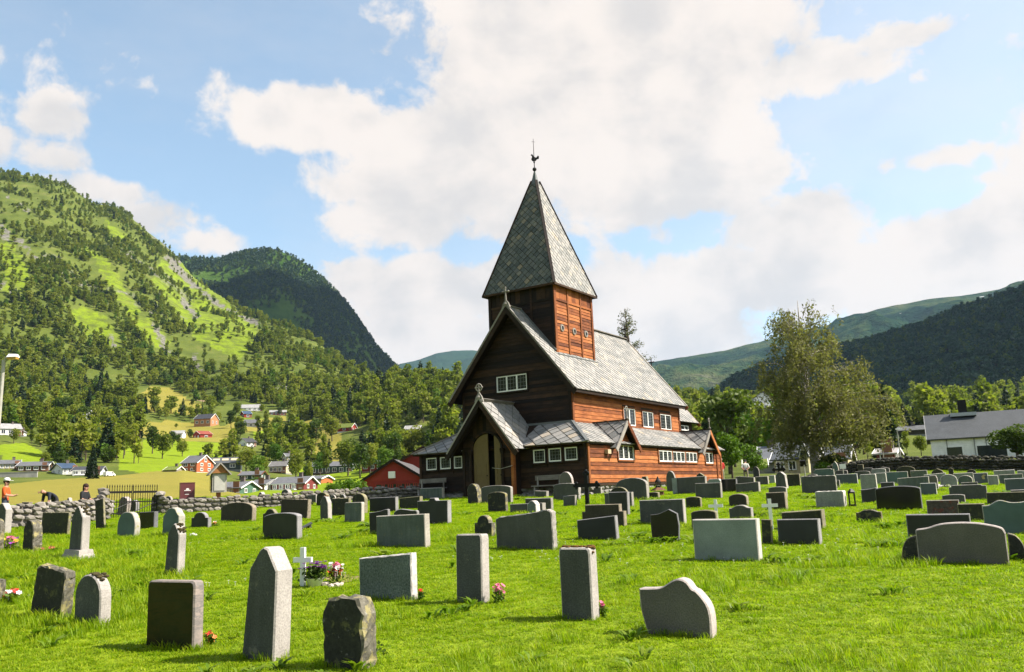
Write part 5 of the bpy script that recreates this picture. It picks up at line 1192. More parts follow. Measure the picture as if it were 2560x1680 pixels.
# ================================================================ gravestones
def stone_fn(base, speck, amt, scale, lich=0, lcol=(.3, .28, .10), rough=.8, spec=.3, vein=None, streak=0):
    def fn(t, bs, out):
        co = objco(t); oi = t.add('ShaderNodeObjectInfo').outputs['Random']
        off = t.add('ShaderNodeVectorMath', operation='ADD', ins={0: co}); cv = t.add('ShaderNodeCombineXYZ', ins={0: t.m('MULTIPLY', oi, 31), 2: t.m('MULTIPLY', oi, 13)}); t.put(off.inputs[1], cv.outputs[0]); v = off.outputs[0]
        sp = t.noise(scale, 4, .75, v); big = t.noise(2.2, 4, .6, v)
        c = t.mix(t.ramp(sp, [(.5-amt*.25, 1.), (.5+amt*.25, 0.)]) if amt > .3 else t.m('MULTIPLY', sp, amt*2), base, speck)
        c = t.mix(1, c, t.ramp(big, [(.25, .68), (.75, 1.2)]), 'MULTIPLY')
        if vein:
            wv_ = t.noise(3.2, 5, .7, t.vscale(v, (.6, 1, 3)), 1.6); c = t.mix(t.ramp(wv_, [(.45, 0.), (.55, .8), (.62, 0.)]), c, vein)
        if streak:
            stn = t.noise(6, 4, .6, t.vscale(v, (1, 1, .12))); c = t.mix(t.ramp(stn, [(.45, 0.), (.7, streak)]), c, (.02, .022, .02))
        if lich:
            ln = t.noise(7, 5, .7, v); c = t.mix(t.ramp(ln, [(.60-.12*lich, 0.), (.66-.1*lich, .85)]), c, lcol); l2 = t.noise(16, 4, .7, v); c = t.mix(t.ramp(l2, [(.62, 0.), (.68, .8*lich)]), c, (.42, .41, .38))
        S(t, bs, col=c, rough=rough, spec=spec, normal=bump(t, t.m('ADD', sp, t.m('MULTIPLY', big, .6)), .25 if rough > .4 else .03, .012))
    return fn
def sm(nm, *a, **k): return material(nm, stone_fn(*a, **k))
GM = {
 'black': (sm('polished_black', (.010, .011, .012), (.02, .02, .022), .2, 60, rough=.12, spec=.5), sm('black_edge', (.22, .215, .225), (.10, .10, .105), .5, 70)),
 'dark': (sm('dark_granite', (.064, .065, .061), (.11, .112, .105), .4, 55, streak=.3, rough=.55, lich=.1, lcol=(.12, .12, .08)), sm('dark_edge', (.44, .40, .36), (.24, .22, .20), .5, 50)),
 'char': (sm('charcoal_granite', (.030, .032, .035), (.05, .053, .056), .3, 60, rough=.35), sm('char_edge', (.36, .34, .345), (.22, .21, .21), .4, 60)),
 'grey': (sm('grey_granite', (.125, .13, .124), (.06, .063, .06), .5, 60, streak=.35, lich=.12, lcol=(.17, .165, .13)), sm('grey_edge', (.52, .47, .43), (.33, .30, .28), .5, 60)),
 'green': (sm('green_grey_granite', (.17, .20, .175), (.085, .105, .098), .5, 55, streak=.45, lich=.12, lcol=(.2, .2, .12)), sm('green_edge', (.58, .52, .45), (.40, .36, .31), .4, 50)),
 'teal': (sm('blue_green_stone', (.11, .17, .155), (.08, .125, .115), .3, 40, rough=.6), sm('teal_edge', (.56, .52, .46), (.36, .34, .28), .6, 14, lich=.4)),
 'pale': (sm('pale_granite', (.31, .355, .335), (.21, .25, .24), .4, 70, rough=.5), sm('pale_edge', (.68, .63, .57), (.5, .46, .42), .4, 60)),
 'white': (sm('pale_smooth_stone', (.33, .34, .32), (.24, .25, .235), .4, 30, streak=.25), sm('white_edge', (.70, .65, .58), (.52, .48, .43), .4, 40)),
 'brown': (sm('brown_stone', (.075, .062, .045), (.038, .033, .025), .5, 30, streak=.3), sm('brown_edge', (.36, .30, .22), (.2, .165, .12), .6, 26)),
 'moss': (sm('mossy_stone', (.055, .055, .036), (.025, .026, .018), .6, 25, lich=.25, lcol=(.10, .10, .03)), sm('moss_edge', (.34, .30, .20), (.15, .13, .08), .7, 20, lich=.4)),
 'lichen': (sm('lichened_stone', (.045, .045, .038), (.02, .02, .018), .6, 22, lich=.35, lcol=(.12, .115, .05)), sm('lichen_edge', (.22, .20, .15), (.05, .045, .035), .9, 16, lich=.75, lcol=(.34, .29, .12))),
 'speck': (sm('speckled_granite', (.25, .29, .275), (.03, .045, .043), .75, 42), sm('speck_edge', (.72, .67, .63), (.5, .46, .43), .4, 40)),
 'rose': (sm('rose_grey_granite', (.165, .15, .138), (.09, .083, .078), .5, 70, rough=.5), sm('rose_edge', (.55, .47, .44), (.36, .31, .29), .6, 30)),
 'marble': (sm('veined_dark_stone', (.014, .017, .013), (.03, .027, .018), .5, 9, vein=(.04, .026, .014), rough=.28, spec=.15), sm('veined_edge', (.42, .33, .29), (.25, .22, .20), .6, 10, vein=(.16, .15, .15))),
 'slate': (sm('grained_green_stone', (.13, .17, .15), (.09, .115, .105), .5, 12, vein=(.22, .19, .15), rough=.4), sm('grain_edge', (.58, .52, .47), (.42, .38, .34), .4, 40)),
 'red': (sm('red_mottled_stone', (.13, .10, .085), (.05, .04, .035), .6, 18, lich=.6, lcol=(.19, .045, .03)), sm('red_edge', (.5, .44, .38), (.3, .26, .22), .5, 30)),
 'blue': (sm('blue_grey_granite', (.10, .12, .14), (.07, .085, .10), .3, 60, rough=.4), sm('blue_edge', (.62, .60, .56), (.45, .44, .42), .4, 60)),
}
def arcpts(x0, x1, z0, h, n=10, pw=1.0):
    return [(x0+(x1-x0)*(.5-.5*math.cos(PI*i/n)), z0+h*math.sin(PI*i/n)**pw) for i in range(n+1)]
def curve(pts, n=5):
    """smooth line through points"""
    out = []; P_ = [pts[0]]+pts+[pts[-1]]
    for i in range(1, len(P_)-2):
        for k in range(n):
            u = k/n; p0, p1, p2, p3 = P_[i-1], P_[i], P_[i+1], P_[i+2]
            out.append(tuple(.5*((2*p1[j])+(-p0[j]+p2[j])*u+(2*p0[j]-5*p1[j]+4*p2[j]-p3[j])*u*u+(-p0[j]+3*p1[j]-3*p2[j]+p3[j])*u**3) for j in (0, 1)))
    return out+[pts[-1]]
def outline(sh):
    B = [(-.5, 0), (.5, 0)]
    def top(pts): return B+[(x_, z_) for x_, z_ in pts][::-1] if pts[0][0] < pts[-1][0] else B+pts
    if sh == 'rect': return top([(-.5, 1), (.5, 1)])
    if sh == 'tilt': return top([(-.5, .90), (.5, 1)])
    if sh == 'rectr': return top([(-.5, .93), (-.485, .98), (-.44, 1), (.44, 1), (.485, .98), (.5, .93)])
    if sh == 'round': return top(arcpts(-.5, .5, .58, .42))
    if sh == 'roundt': return top(arcpts(-.5, .5, .72, .28))
    if sh == 'egg': return [(-.44, 0), (.44, 0)]+curve([(.44, 0), (.5, .35), (.47, .68), (.3, .93), (0, 1), (-.3, .93), (-.47, .68), (-.5, .35), (-.44, 0)])[1:-1]
    if sh == 'arch': return top(arcpts(-.5, .5, .86, .14))
    if sh == 'archhi': return top(arcpts(-.5, .5, .70, .30))
    if sh == 'shoulder': return top([(-.5, .66), (-.36, .66)]+arcpts(-.34, .34, .68, .32)+[(.36, .66), (.5, .66)])
    if sh == 'shoulderlow': return top([(-.5, .82)]+curve([(-.5, .82), (-.36, .84), (-.18, .97), (0, 1), (.18, .97), (.36, .84), (.5, .82)])[1:])
    if sh == 'obelisk': return [(-.5, 0), (.5, 0), (.42, .80), (.30, .87), (.10, .985), (-.02, 1), (-.14, .97), (-.30, .87), (-.42, .80)]
    if sh == 'point': return [(-.5, 0), (.5, 0), (.47, .72), (.22, .96), (.04, 1), (-.16, .96), (-.47, .72)]
    if sh == 'gothic': return [(-.5, 0), (.5, 0)]+curve([(.5, 0), (.5, .5), (.38, .78), (0, 1)], 4)[1:]+curve([(0, 1), (-.38, .78), (-.5, .5), (-.5, 0)], 4)[1:-1]
    if sh == 'chamfer': return [(-.5, 0), (.5, 0), (.5, .80), (.36, 1), (-.36, 1), (-.5, .80)]
    if sh == 'cham2': return [(-.5, 0), (.5, 0), (.46, .88), (.46, .90), (.42, 1), (-.36, 1), (-.36, .965), (-.46, .93)]
    if sh == 'wave': return [(-.40, 0), (.49, 0)]+curve([(.49, 0), (.5, .35), (.46, .58), (.34, .78), (.27, .83), (.20, .95), (.10, 1.0), (.0, .97), (-.16, .86), (-.3, .835), (-.5, .83)], 4)[1:]+curve([(-.5, .83), (-.49, .45), (-.40, 0)], 4)[1:-1]
    if sh == 'swell': return top(curve([(-.5, .80), (-.42, .86), (-.2, .89), (.1, .93), (.35, .99), (.44, 1), (.5, .93)]))
    if sh == 'hump': return top(curve([(-.5, .90), (-.3, .905), (.15, .95), (.38, 1), (.5, .985)]))
    if sh == 'humpl': return top(curve([(-.5, .86), (-.36, .96), (-.2, 1), (.05, .97), (.3, .93), (.44, .93), (.5, .88)]))
    if sh == 'peak': return [(-.47, 0), (.43, 0), (.5, .5), (.46, .86), (.18, 1)]+curve([(.18, 1), (.02, .94), (-.2, .87), (-.36, .855), (-.49, .85)])[1:]+[(-.5, .5)]
    if sh == 'step': return top([(-.5, .90), (-.14, .90), (-.10, .93), (-.08, 1), (.08, 1), (.10, .93), (.14, .90), (.5, .90)])
    if sh == 'stepc': return top([(-.5, .86), (-.45, .86), (-.42, .93), (-.42, 1), (.36, 1), (.40, .93), (.5, .93)])
    if sh == 'block': return [(-.5, 0), (.5, 0), (.5, .70), (.40, .70), (.40, 1), (-.42, 1), (-.42, .70), (-.5, .70)]
    if sh == 'wavy': return top(curve([(-.5, .86), (-.35, .87), (-.12, 1), (.12, .93), (.35, .93), (.5, .98)]))
    if sh == 'big': return top(curve([(-.5, .80), (-.485, .84), (-.40, .865), (-.34, .89), (-.2, .97), (0, 1), (.2, .985), (.36, .93), (.42, .90), (.475, .85), (.5, .74)]))
    if sh == 'wing': return [(-.5, 0), (.5, 0), (.42, .98), (.36, 1)]+curve([(.36, 1), (.0, .92), (-.28, .7), (-.42, .4), (-.5, 0)])[1:-1]
    if sh == 'wingr': return [(-x_, z_) for x_, z_ in outline('wing')][::-1]
    if sh == 'slant': return top([(-.5, .96), (-.3, 1), (.5, .86)])
    if sh == 'gable': return [(-.5, 0), (.5, 0), (.5, .86), (0, 1), (-.5, .86)]
    return top([(-.5, 1), (.5, 1)])
def grave_mesh(W_, Hh, T, sh, mats, rough, seed, sink=.12):
    r = random.Random(seed); O_ = outline(sh)
    P_ = [(x_*W_, z_*(Hh+sink)-sink if z_ == 0 else z_*Hh) for x_, z_ in O_]
    if rough:
        Q = []
        for i in range(len(P_)):
            a, b = P_[i], P_[(i+1) % len(P_)]; n = max(1, int(math.hypot(a[0]-b[0], a[1]-b[1])/.06))
            Q += [(a[0]+(b[0]-a[0])*k/n, a[1]+(b[1]-a[1])*k/n) for k in range(n)]
        P_ = Q
    b = min(.014, T*.12, W_*.06); n = len(P_); cz_ = Hh*.5
    ys = [0, b]+([T*.35, T*.65] if rough else [])+[T-b, T]; m = MB(); rings = []
    for yi, y_ in enumerate(ys):
        ins = b if yi in (0, len(ys)-1) else 0
        for (x_, z_) in P_:
            k = 1-2*ins/W_; kz = 1-2*ins/Hh
            jx = r.uniform(-1, 1)*rough; jz = r.uniform(-1, 1)*rough; jy = r.uniform(-.5, .5)*rough if 0 < yi < len(ys)-1 else 0
            rings.append((x_*k+jx, y_+jy, (z_-cz_)*kz+cz_+jz))
    fs = [tuple(range(n)), tuple(range((len(ys)-1)*n, len(ys)*n))[::-1]]
    m.add(rings, fs, 0)
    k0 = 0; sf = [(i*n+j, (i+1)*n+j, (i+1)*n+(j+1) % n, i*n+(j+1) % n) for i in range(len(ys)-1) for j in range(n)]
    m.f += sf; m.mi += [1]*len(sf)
    return m.mesh('gravestone', mats)
GYAW = math.radians(-29); GRAVES = []; GN = [0]
GX = Vector((math.cos(GYAW), math.sin(GYAW), 0)); GY_ = Vector((-math.sin(GYAW), math.cos(GYAW), 0))
def gravestone(x0, x1, sw, yt, yb, sh, mat, lean, label, rough=0.0, group=None, tilt=0):
    GN[0] += 1; r = random.Random(GN[0]); p = Vector(ground_hit((x0+x1)/2, yb)); q0 = project(np.array([p]))[0]
    pz = project(np.array([p+Vector((0, 0, 1))]))[0]; px_ = project(np.array([p+GX*.5, p-GX*.5])); py_ = project(np.array([p+GX*.3+GY_*.3, p+GX*.3]))
    Hh = (yb-yt)/(q0[1]-pz[1]); W_ = (x1-x0)/(px_[0][0]-px_[1][0])
    tp = (py_[0][0]-py_[1][0])/.3; T = sw/tp if tp > 15/p.length else .16
    T = min(max(T, .07), max(.12, min(.42, W_*.9)));
    if tp < 12: T = r.uniform(.12, .18)
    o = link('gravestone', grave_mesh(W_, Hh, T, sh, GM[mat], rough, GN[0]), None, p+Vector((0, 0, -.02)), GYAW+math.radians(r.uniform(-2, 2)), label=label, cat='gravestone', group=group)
    o.rotation_euler = (math.radians(tilt+r.uniform(-1.5, 1.5)), math.radians(lean+r.uniform(-.8, .8)), o.rotation_euler[2])
    o['_dim'] = (W_, Hh, T); GRAVES.append((p.x+GY_.x*T/2, p.y+GY_.y*T/2, W_, T)); return o
RB = 'pale flat headstones in the far rows by the mossy wall'; RC = 'dark low headstones in the far rows by the mossy wall'
LB = 'low pale headstone in the crowded back row before the mossy wall'; LC = 'low dark headstone in the crowded back row before the mossy wall'
GDATA = [
# foreground
(70,153,27,1415,1543,'cham2','lichen',9,'leaning blackened slab speckled with lichen, clipped corners',.012),
(184,246,30,1432,1566,'round','grey',2,'round-topped grey headstone with moss cap beside the leaning slab',0),
(361,482,26,1448,1622,'rectr','marble',0,'polished dark veined headstone with rounded corners',0),
(600,684,42,1362,1650,'obelisk','grey',3,'tallest grey granite headstone with pointed top and tapering sides',0),
(806,904,38,1492,1672,'chamfer','lichen',0,'stout blackened stone block with clipped top and lichened edge',.016),
(898,1028,16,1380,1499,'tilt','speck',0,'coarse black and white speckled rectangular headstone',.004),
(1140,1206,19,1332,1508,'rectr','grey',0,'narrow upright grey slab with pink flowers at its foot',0),
(1404,1483,17,1366,1550,'rectr','grey',1,'narrow upright grey slab with rusty moss along its top',0),
(1603,1779,14,1443,1590,'wave','rose',0,'rose-grey headstone with flowing wave-shaped top',0),
(-40,-8,20,1446,1510,'rectr','lichen',0,'rough pale stone beside the red and white flowers',.01),
# left part
(-18,11,17,1256,1335,'obelisk','grey',3,'tall pale pointed headstone behind the pansies',0),
(-30,-6,14,1296,1383,'roundt','lichen',2,'rough speckled stone next to the dark pansies',.014),
(51,69,10,1254,1296,'rect','brown',2,'brown upright slab close to the pale wall',0),
(78,118,4,1274,1297,'hump','teal',0,'low grey-green stone behind the broad dark slab',0),
(114,131,12,1268,1302,'round','moss',0,'small round-topped stone with yellow lichened edge',0),
(116,124,9,1249,1290,'point','teal',2,'thin pale pointed stone with white lit edge by the wall',0),
(100,166,8,1276,1342,'tilt','moss',4,'broad dark mossy slab leaning to one side',.008),
(55,81,24,1297,1382,'round','lichen',0,'round-topped black stone with thick yellow lichen edge',.014),
(169,201,21,1263,1400,'obelisk','grey',3,'slender tapering pale headstone standing on a plinth',0),
(157,188,4,1260,1300,'rect','moss',0,'dark flat-topped stone behind the slender tapering headstone',0),
(163,173,8,1243,1288,'point','grey',0,'small pale pointed stone beside the dark flat-topped stone',0),
(240,260,4,1246,1322,'rect','moss',-8,'narrow mossy slab leaning away from the gate',.006),
(218,232,8,1247,1290,'roundt','lichen',3,'dark rough stone with white lichen spots by the narrow mossy slab',.01),
(197,217,3,1257,1287,'rect','moss',0,'squat dark green stone half behind the slender headstone',0),
(258,266,9,1251,1289,'roundt','grey',8,'thin white-edged stone leaning over beside the iron gate',0),
(268,275,8,1253,1287,'roundt','grey',0,'thin pale upright stone beside the iron gate',0),
(291,312,11,1240,1288,'roundt','rose',14,'pinkish stone leaning strongly in front of the iron gate',.006),
(290,336,14,1278,1347,'egg','teal',0,'smooth blue-green headstone with egg-shaped outline',0),
(325,339,9,1249,1279,'round','char',0,'small dark round-topped stone in front of the iron gate',0),
(347,384,11,1278,1322,'rect','black',0,'polished black rectangular stone behind the egg-shaped headstone',0),
(375,400,9,1241,1284,'rect','moss',2,'dark rough-edged upright stone right of the iron gate',.01),
(409,427,5,1239,1278,'roundt','grey',0,'grey arched stone beside the maroon bin',0),
(426,440,10,1246,1279,'round','moss',0,'small mossy round stone in front of the maroon bin',0),
(404,446,17,1267,1343,'point','teal',0,'mottled grey-green headstone with broad pointed top',.006),
(409,443,19,1306,1436,'obelisk','grey',4,'narrow tall grey headstone with mossy shoulder',0),
(477,520,9,1279,1319,'shoulder','char',0,'small black headstone with rounded head and square shoulders',0),
(551,629,11,1254,1304,'archhi','brown',0,'broad brown arched headstone before the noticeboard',0),
(576,593,9,1239,1266,'rect','brown',0,'small brown square stone behind the broad brown arch',0),
(473,507,9,1242,1276,'rect','slate',0,'grey-green grained square stone beside the noticeboard',0),
(643,658,8,1229,1268,'point','grey',0,'small grey gabled granite stone against the wall',0),
(702,721,9,1222,1262,'roundt','grey',0,'grey round-topped stone rising above the wall',0),
(700,767,9,1246,1298,'rect','brown',3,'thick dark brown slab leaning slightly, rough edge',.008),
(657,744,13,1280,1349,'arch','char',0,'wide charcoal granite headstone with gently arched top',0),
(655,692,8,1270,1338,'shoulderlow','moss',0,'mossy rounded stone peeping over the wide charcoal headstone',0),
(761,790,3,1236,1262,'rect','grey',0,'plain light grey square stone against the wall',0),
(791,816,8,1230,1265,'roundt','moss',0,'dark round-topped stone with mossy edge against the wall',0),
(800,821,10,1238,1300,'point','grey',-2,'upright grey granite stone with yellow lichen on its tip',.004),
(829,871,7,1244,1289,'rect','moss',0,'dark mossy square stone behind the grey granite point',.008),
(880,912,8,1232,1284,'roundt','moss',0,'dark arched stone with yellow moss along its top',0),
(824,838,3,1236,1260,'round','grey',0,'tiny round-topped grey stone peeping over the dark mossy square',0),
(850,862,4,1235,1260,'round','char',0,'tiny dark round stone beside the arched mossy one',0),
(861,903,8,1254,1306,'rectr','green',0,'neat pale grey-green rectangular stone',0),
(924,989,8,1242,1280,'rect','char',0,'dark flat rectangular stone with white lit edge',0),
(998,1049,8,1240,1272,'tilt','moss',0,'dark mossy low stone in front of the grey bench-side slab',0),
(923,972,6,1272,1336,'hump','char',0,'dark stone with one curled hump behind the pale green slab',0),
(985,1043,6,1270,1336,'humpl','char',0,'dark stone with long wave top behind the pale green slab',0),
(939,1064,13,1285,1368,'rect','green',0,'large pale grey-green rectangular slab with bright edge',0),
(1043,1119,10,1243,1310,'step','char',0,'big charcoal headstone with small raised crest',0),
(1049,1106,6,1219,1247,'rect','green',0,'pale grey slab close to the church wall',0),
(962,976,5,1229,1246,'roundt','teal',0,'tiny pale round-topped stone against the pale wall',0),
(1008,1027,6,1218,1243,'round','grey',0,'small round grey stone before the red barn windows',0),
(1170,1194,11,1208,1259,'round','lichen',-3,'rough leaning stone with rounded top before the church door',.012),
(1203,1277,6,1212,1258,'arch','dark',0,'wide dark stone just in front of the church door',0),
(1220,1265,6,1228,1280,'arch','lichen',0,'dark speckled stone with shallow arched top near the church door',0),
(1186,1230,10,1286,1342,'shoulder','lichen',0,'speckled dark stone with rounded head and shoulders',0),
(1239,1383,11,1274,1374,'swell','dark',0,'very wide streaked dark headstone with rising top and rough edge',.008),
(1336,1366,6,1226,1243,'rect','dark',3,'small tilted dark stone before the church bench',0),
(1314,1378,6,1244,1276,'rect','dark',0,'low flat dark stone behind the small pale pointed stone',0),
(1275,1356,9,1257,1282,'rect','dark',0,'long low dark stone behind the very wide streaked headstone',0),
(1318,1341,12,1250,1284,'point','speck',0,'small pale mottled pointed stone behind the wide streaked headstone',.006),
(1400,1432,5,1178,1240,'round','rose',0,'tall round-topped stone before the church bench',0),
(1383,1447,6,1207,1251,'arch','dark',0,'rough broad grey stone below the round-topped one',.012),
(1408,1438,5,1236,1266,'tilt','dark',2,'small dark square stone left of the iron cross',0),
(1477,1503,3,1217,1236,'rect','dark',0,'low dark stone behind the iron cross',0),
# right of the church corner
(1542,1618,6,1193,1250,'archhi','dark',0,'big dark arched headstone before the orange church wall',0),
(1606,1620,5,1190,1232,'chamfer','moss',0,'stone with clipped corners behind the big dark arch',0),
(1526,1569,4,1216,1256,'round','moss',0,'half-round stone peeping over the charcoal headstones',0),
(1523,1570,6,1228,1288,'rect','char',0,'upright charcoal stone with pale spots and bluish edge',0),
(1512,1581,5,1230,1268,'rect','dark',0,'dark stone behind the upright charcoal one',0),
(1455,1561,7,1259,1318,'block','brown',0,'brownish stone with stepped shoulders',0),
(1445,1542,7,1289,1350,'tilt','char',-2,'flat charcoal slab in front of the stepped brownish stone',0),
(1600,1711,6,1247,1311,'rect','grey',0,'plain large mid-grey slab behind the black pointed stone',0),
(1618,1646,5,1229,1248,'arch','moss',0,'small low mossy stone by the iron lantern',0),
(1668,1690,3,1176,1229,'round','dark',0,'narrow dark round-topped stone before the triple windows',0),
(1694,1766,4,1191,1235,'rect','dark',0,'dark wide slab with pale bluish end panel',0),
(1743,1760,4,1181,1222,'gable','moss',0,'small gabled stone peeping over the dark wide slab',0),
(1739,1803,4,1206,1246,'rect','dark',0,'plain dark grey square slab before the church end',0),
(1770,1803,4,1196,1226,'chamfer','pale',0,'pale stone with clipped shoulders behind the dark grey slab',0),
(1804,1842,3,1196,1230,'rect','black',0,'black square stone before the man in red',0),
(1840,1886,3,1189,1216,'slant','dark',0,'dark stone with slanting top before the man in the white shirt',0),
(1840,1898,4,1204,1232,'hump','dark',0,'dark stone with wavy top before the slanting one',0),
(1884,1899,3,1166,1196,'round','dark',0,'dark rounded stone beside the man in the white shirt',0),
(1890,1921,3,1190,1212,'rect','grey',0,'small grey square stone right of the wavy dark one',0),
(1924,1938,3,1187,1208,'rect','pale',0,'small pale square stone behind the iron cross with rounded arms',0),
(1715,1752,4,1240,1270,'arch','moss',0,'low dark arched stone beside the large mid-grey slab',0),
(1823,1868,5,1233,1266,'archhi','brown',0,'brown-black arched stone behind a wavy one',0),
(1824,1880,5,1261,1300,'shoulderlow','dark',0,'dark wavy-topped stone behind the big pale slab',0),
(1730,1793,5,1273,1326,'arch','moss',0,'dark curved-top stone half behind the big pale slab',0),
(1629,1700,3,1271,1353,'peak','black',0,'glossy black stone with off-centre peak',0),
(1735,1898,8,1295,1402,'rect','pale',0,'big plain pale blue-grey slab',0),
(1905,1930,3,1296,1361,'rect','moss',2,'narrow dark stone squeezed beside a white cross',0),
(1918,1966,5,1229,1276,'rect','brown',0,'brown-black square stone behind a white cross',0),
(1923,1967,3,1215,1246,'arch','dark',0,'low arched stone behind the brown-black square one',0),
(1940,1968,6,1178,1222,'obelisk','grey',-2,'pale weathered stone with a point before the yellow house',.006),
(1969,2001,4,1184,1216,'rect','moss',0,'mossy square stone between the weathered point and the wide rough slab',.006),
(2005,2092,4,1188,1234,'rectr','dark',0,'wide rough-edged dark slab below the birch',.01),
(2093,2100,2,1199,1220,'rect','dark',0,'sliver of a dark stone behind the wide rough slab',0),
(2092,2145,3,1184,1211,'rect','blue',0,'smooth slate-blue slab right of the birch',0),
(2036,2087,3,1171,1200,'stepc','teal',0,'grey-green stepped stone behind the wide rough slab',0),
(2083,2098,3,1152,1190,'gothic','teal',0,'pointed arch stone standing out against the mossy wall',0),
(2090,2120,3,1174,1196,'arch','dark',0,'low dark arched stone behind the slate-blue slab',0),
(2041,2112,6,1226,1269,'rectr','white',0,'pale thick slab with rough bright edge and lantern',.006),
(1956,2058,7,1273,1324,'tilt','moss',0,'long dark mossy slab behind the black-green slab',0),
(1946,2050,6,1295,1362,'rect','char',0,'plain black-green slab with thin bright rim',0),
(2142,2206,3,1272,1306,'shoulderlow','lichen',0,'small isolated dark stone with arched top on the open grass',.006),
(2154,2194,3,1184,1228,'rectr','white',0,'pale rounded-corner stone behind the glossy black slab',0),
(2190,2218,2,1181,1214,'rectr','white',0,'pale stone behind the flower-topped dark one',0),
(2203,2237,3,1204,1226,'rect','char',0,'dark stone carrying white flowers on its top',0),
(2155,2196,2,1218,1257,'hump','char',0,'dark angled stone joined to the glossy black slab',0),
(2192,2306,3,1213,1274,'arch','black',0,'large glossy black headstone with reflections and low arched top',0),
(2246,2324,4,1190,1222,'tilt','green',0,'grey-green slab behind the glossy black headstone',0),
(2303,2343,4,1206,1238,'rect','blue',0,'slate-grey stone right of the glossy black headstone',0),
(2326,2347,3,1187,1224,'chamfer','rose',0,'pale pinkish stone with clipped corners',0),
(2352,2395,3,1184,1218,'round','white',0,'pale round-topped stone beside a pinkish clipped one',0),
(2397,2433,3,1187,1212,'round','green',0,'greenish round-topped stone beside the pale round one',0),
(2375,2470,3,1210,1250,'stepc','dark',0,'wide dark stone with stepped corners',0),
(2404,2446,3,1204,1218,'rect','dark',0,'thin low slab behind the wide stepped stone',0),
(2357,2414,3,1234,1258,'arch','dark',0,'low arched dark stone behind the red-stained one',0),
(2319,2401,3,1248,1290,'rect','red',0,'brown stone stained with red patches',0),
(2398,2466,3,1257,1304,'rect','moss',0,'dark mossy stone right of the red-stained one',0),
(2464,2585,3,1247,1336,'wavy','teal',0,'large pale green headstone with wavy top and dark streaks',0),
(2269,2430,4,1283,1346,'rect','char',0,'long flat dark slab behind the huge arched headstone',0),
(2295,2522,6,1303,1411,'big','rose',0,'huge wide headstone with broad curved top',0),
(2253,2300,3,1337,1408,'wing','lichen',0,'dark curved wing stone left of the huge headstone',0),
(2524,2572,3,1330,1402,'wingr','lichen',0,'dark curved wing stone right of the huge headstone',0),
(2468,2600,3,1228,1262,'rect','moss',0,'wide low mossy stone behind the wavy pale green headstone',0),
(2530,2600,3,1222,1252,'rect','dark',0,'thin-rimmed dark slab behind the wide low mossy stone',0),
(2515,2590,3,1194,1230,'rect','blue',0,'broad slate-grey slab behind the thin-rimmed dark slab',0),
(2215,2272,3,1178,1212,'rect','teal',0,'streaked pale green slab behind the flower-topped stone',0),
(2437,2472,3,1181,1210,'rect','blue',0,'blue-grey stone with a small golden emblem',0),
(2330,2362,2,1170,1198,'gothic','moss',0,'pointed dark stone before the mossy wall',0),
(2243,2290,3,1164,1196,'archhi','moss',0,'dark arched stone low against the mossy wall',0),
(2420,2443,3,1172,1200,'roundt','lichen',0,'yellow-lichened round stone before the mossy wall',0),
]
for row in GDATA: gravestone(*row[:9], rough=row[9])
for (x0, x1, yt, yb, sh, mt) in [(2278,2320,1175,1200,'rect','green'),(2312,2367,1182,1206,'tilt','white'),(2386,2436,1181,1206,'rect','white'),(2472,2498,1187,1213,'rect','white'),(2487,2540,1174,1200,'rect','white'),(2500,2560,1184,1210,'rect','green'),(2546,2575,1174,1200,'slant','white'),(2180,2216,1170,1194,'arch','white')]:
    gravestone(x0, x1, 2, yt, yb, sh, mt, 0, LB.replace('pale', {'green': 'greenish', 'white': 'pale'}[mt]+' '+{'rect': 'flat-topped', 'tilt': 'slanting', 'slant': 'angled', 'arch': 'arched'}[sh]), 0, RB)
for (x0, x1, yt, yb, sh, mt) in [(2138,2176,1176,1198,'arch','dark'),(2146,2160,1160,1188,'rect','moss'),(2160,2185,1168,1192,'arch','dark'),(2205,2225,1166,1190,'slant','dark'),(2373,2386,1168,1192,'gable','moss'),(2020,2044,1184,1204,'arch','dark'),(2060,2082,1180,1196,'rect','dark')]:
    gravestone(x0, x1, 2, yt, yb, sh, mt, 0, LC.replace('dark', {'moss': 'mossy', 'dark': 'dark'}[mt]+' '+{'rect': 'square', 'slant': 'angled', 'gable': 'gabled', 'arch': 'arched'}[sh]), 0, RC)
# pale end panel of the wide slab, plinth, moss caps and emblem
def find(lab): return [o for o in bpy.data.objects if o.get('label', '') == lab][0]
o = find('dark wide slab with pale bluish end panel'); W_, Hh, T = o['_dim']; m = MB(); m.box((-W_/2-.1, T/2, Hh/2), (.2, T*1.1, Hh*.98)); m.build('end_panel', GM['pale'][0], o)
o = find('slender tapering pale headstone standing on a plinth'); W_, Hh, T = o['_dim']; m = MB(); m.add([(sx*W_*.62*k, T/2+sy*(T*.5+.08)*k, z_) for z_, k in ((-.1, 1.1), (.10, 1.05), (.14, .95), (.22, .88)) for sx, sy in ((-1, -1), (1, -1), (1, 1), (-1, 1))], [(i*4+j, i*4+(j+1) % 4, i*4+4+(j+1) % 4, i*4+4+j) for i in range(3) for j in range(4)]+[(12, 13, 14, 15)]); m.build('plinth', GM['grey'][1], o)
MOSS = plain('moss', (.07, .055, .02), 1, var=.6, scale=25, bmp=.8); MOSSY = plain('moss_rust', (.14, .07, .015), 1, var=.6, scale=25, bmp=.8)
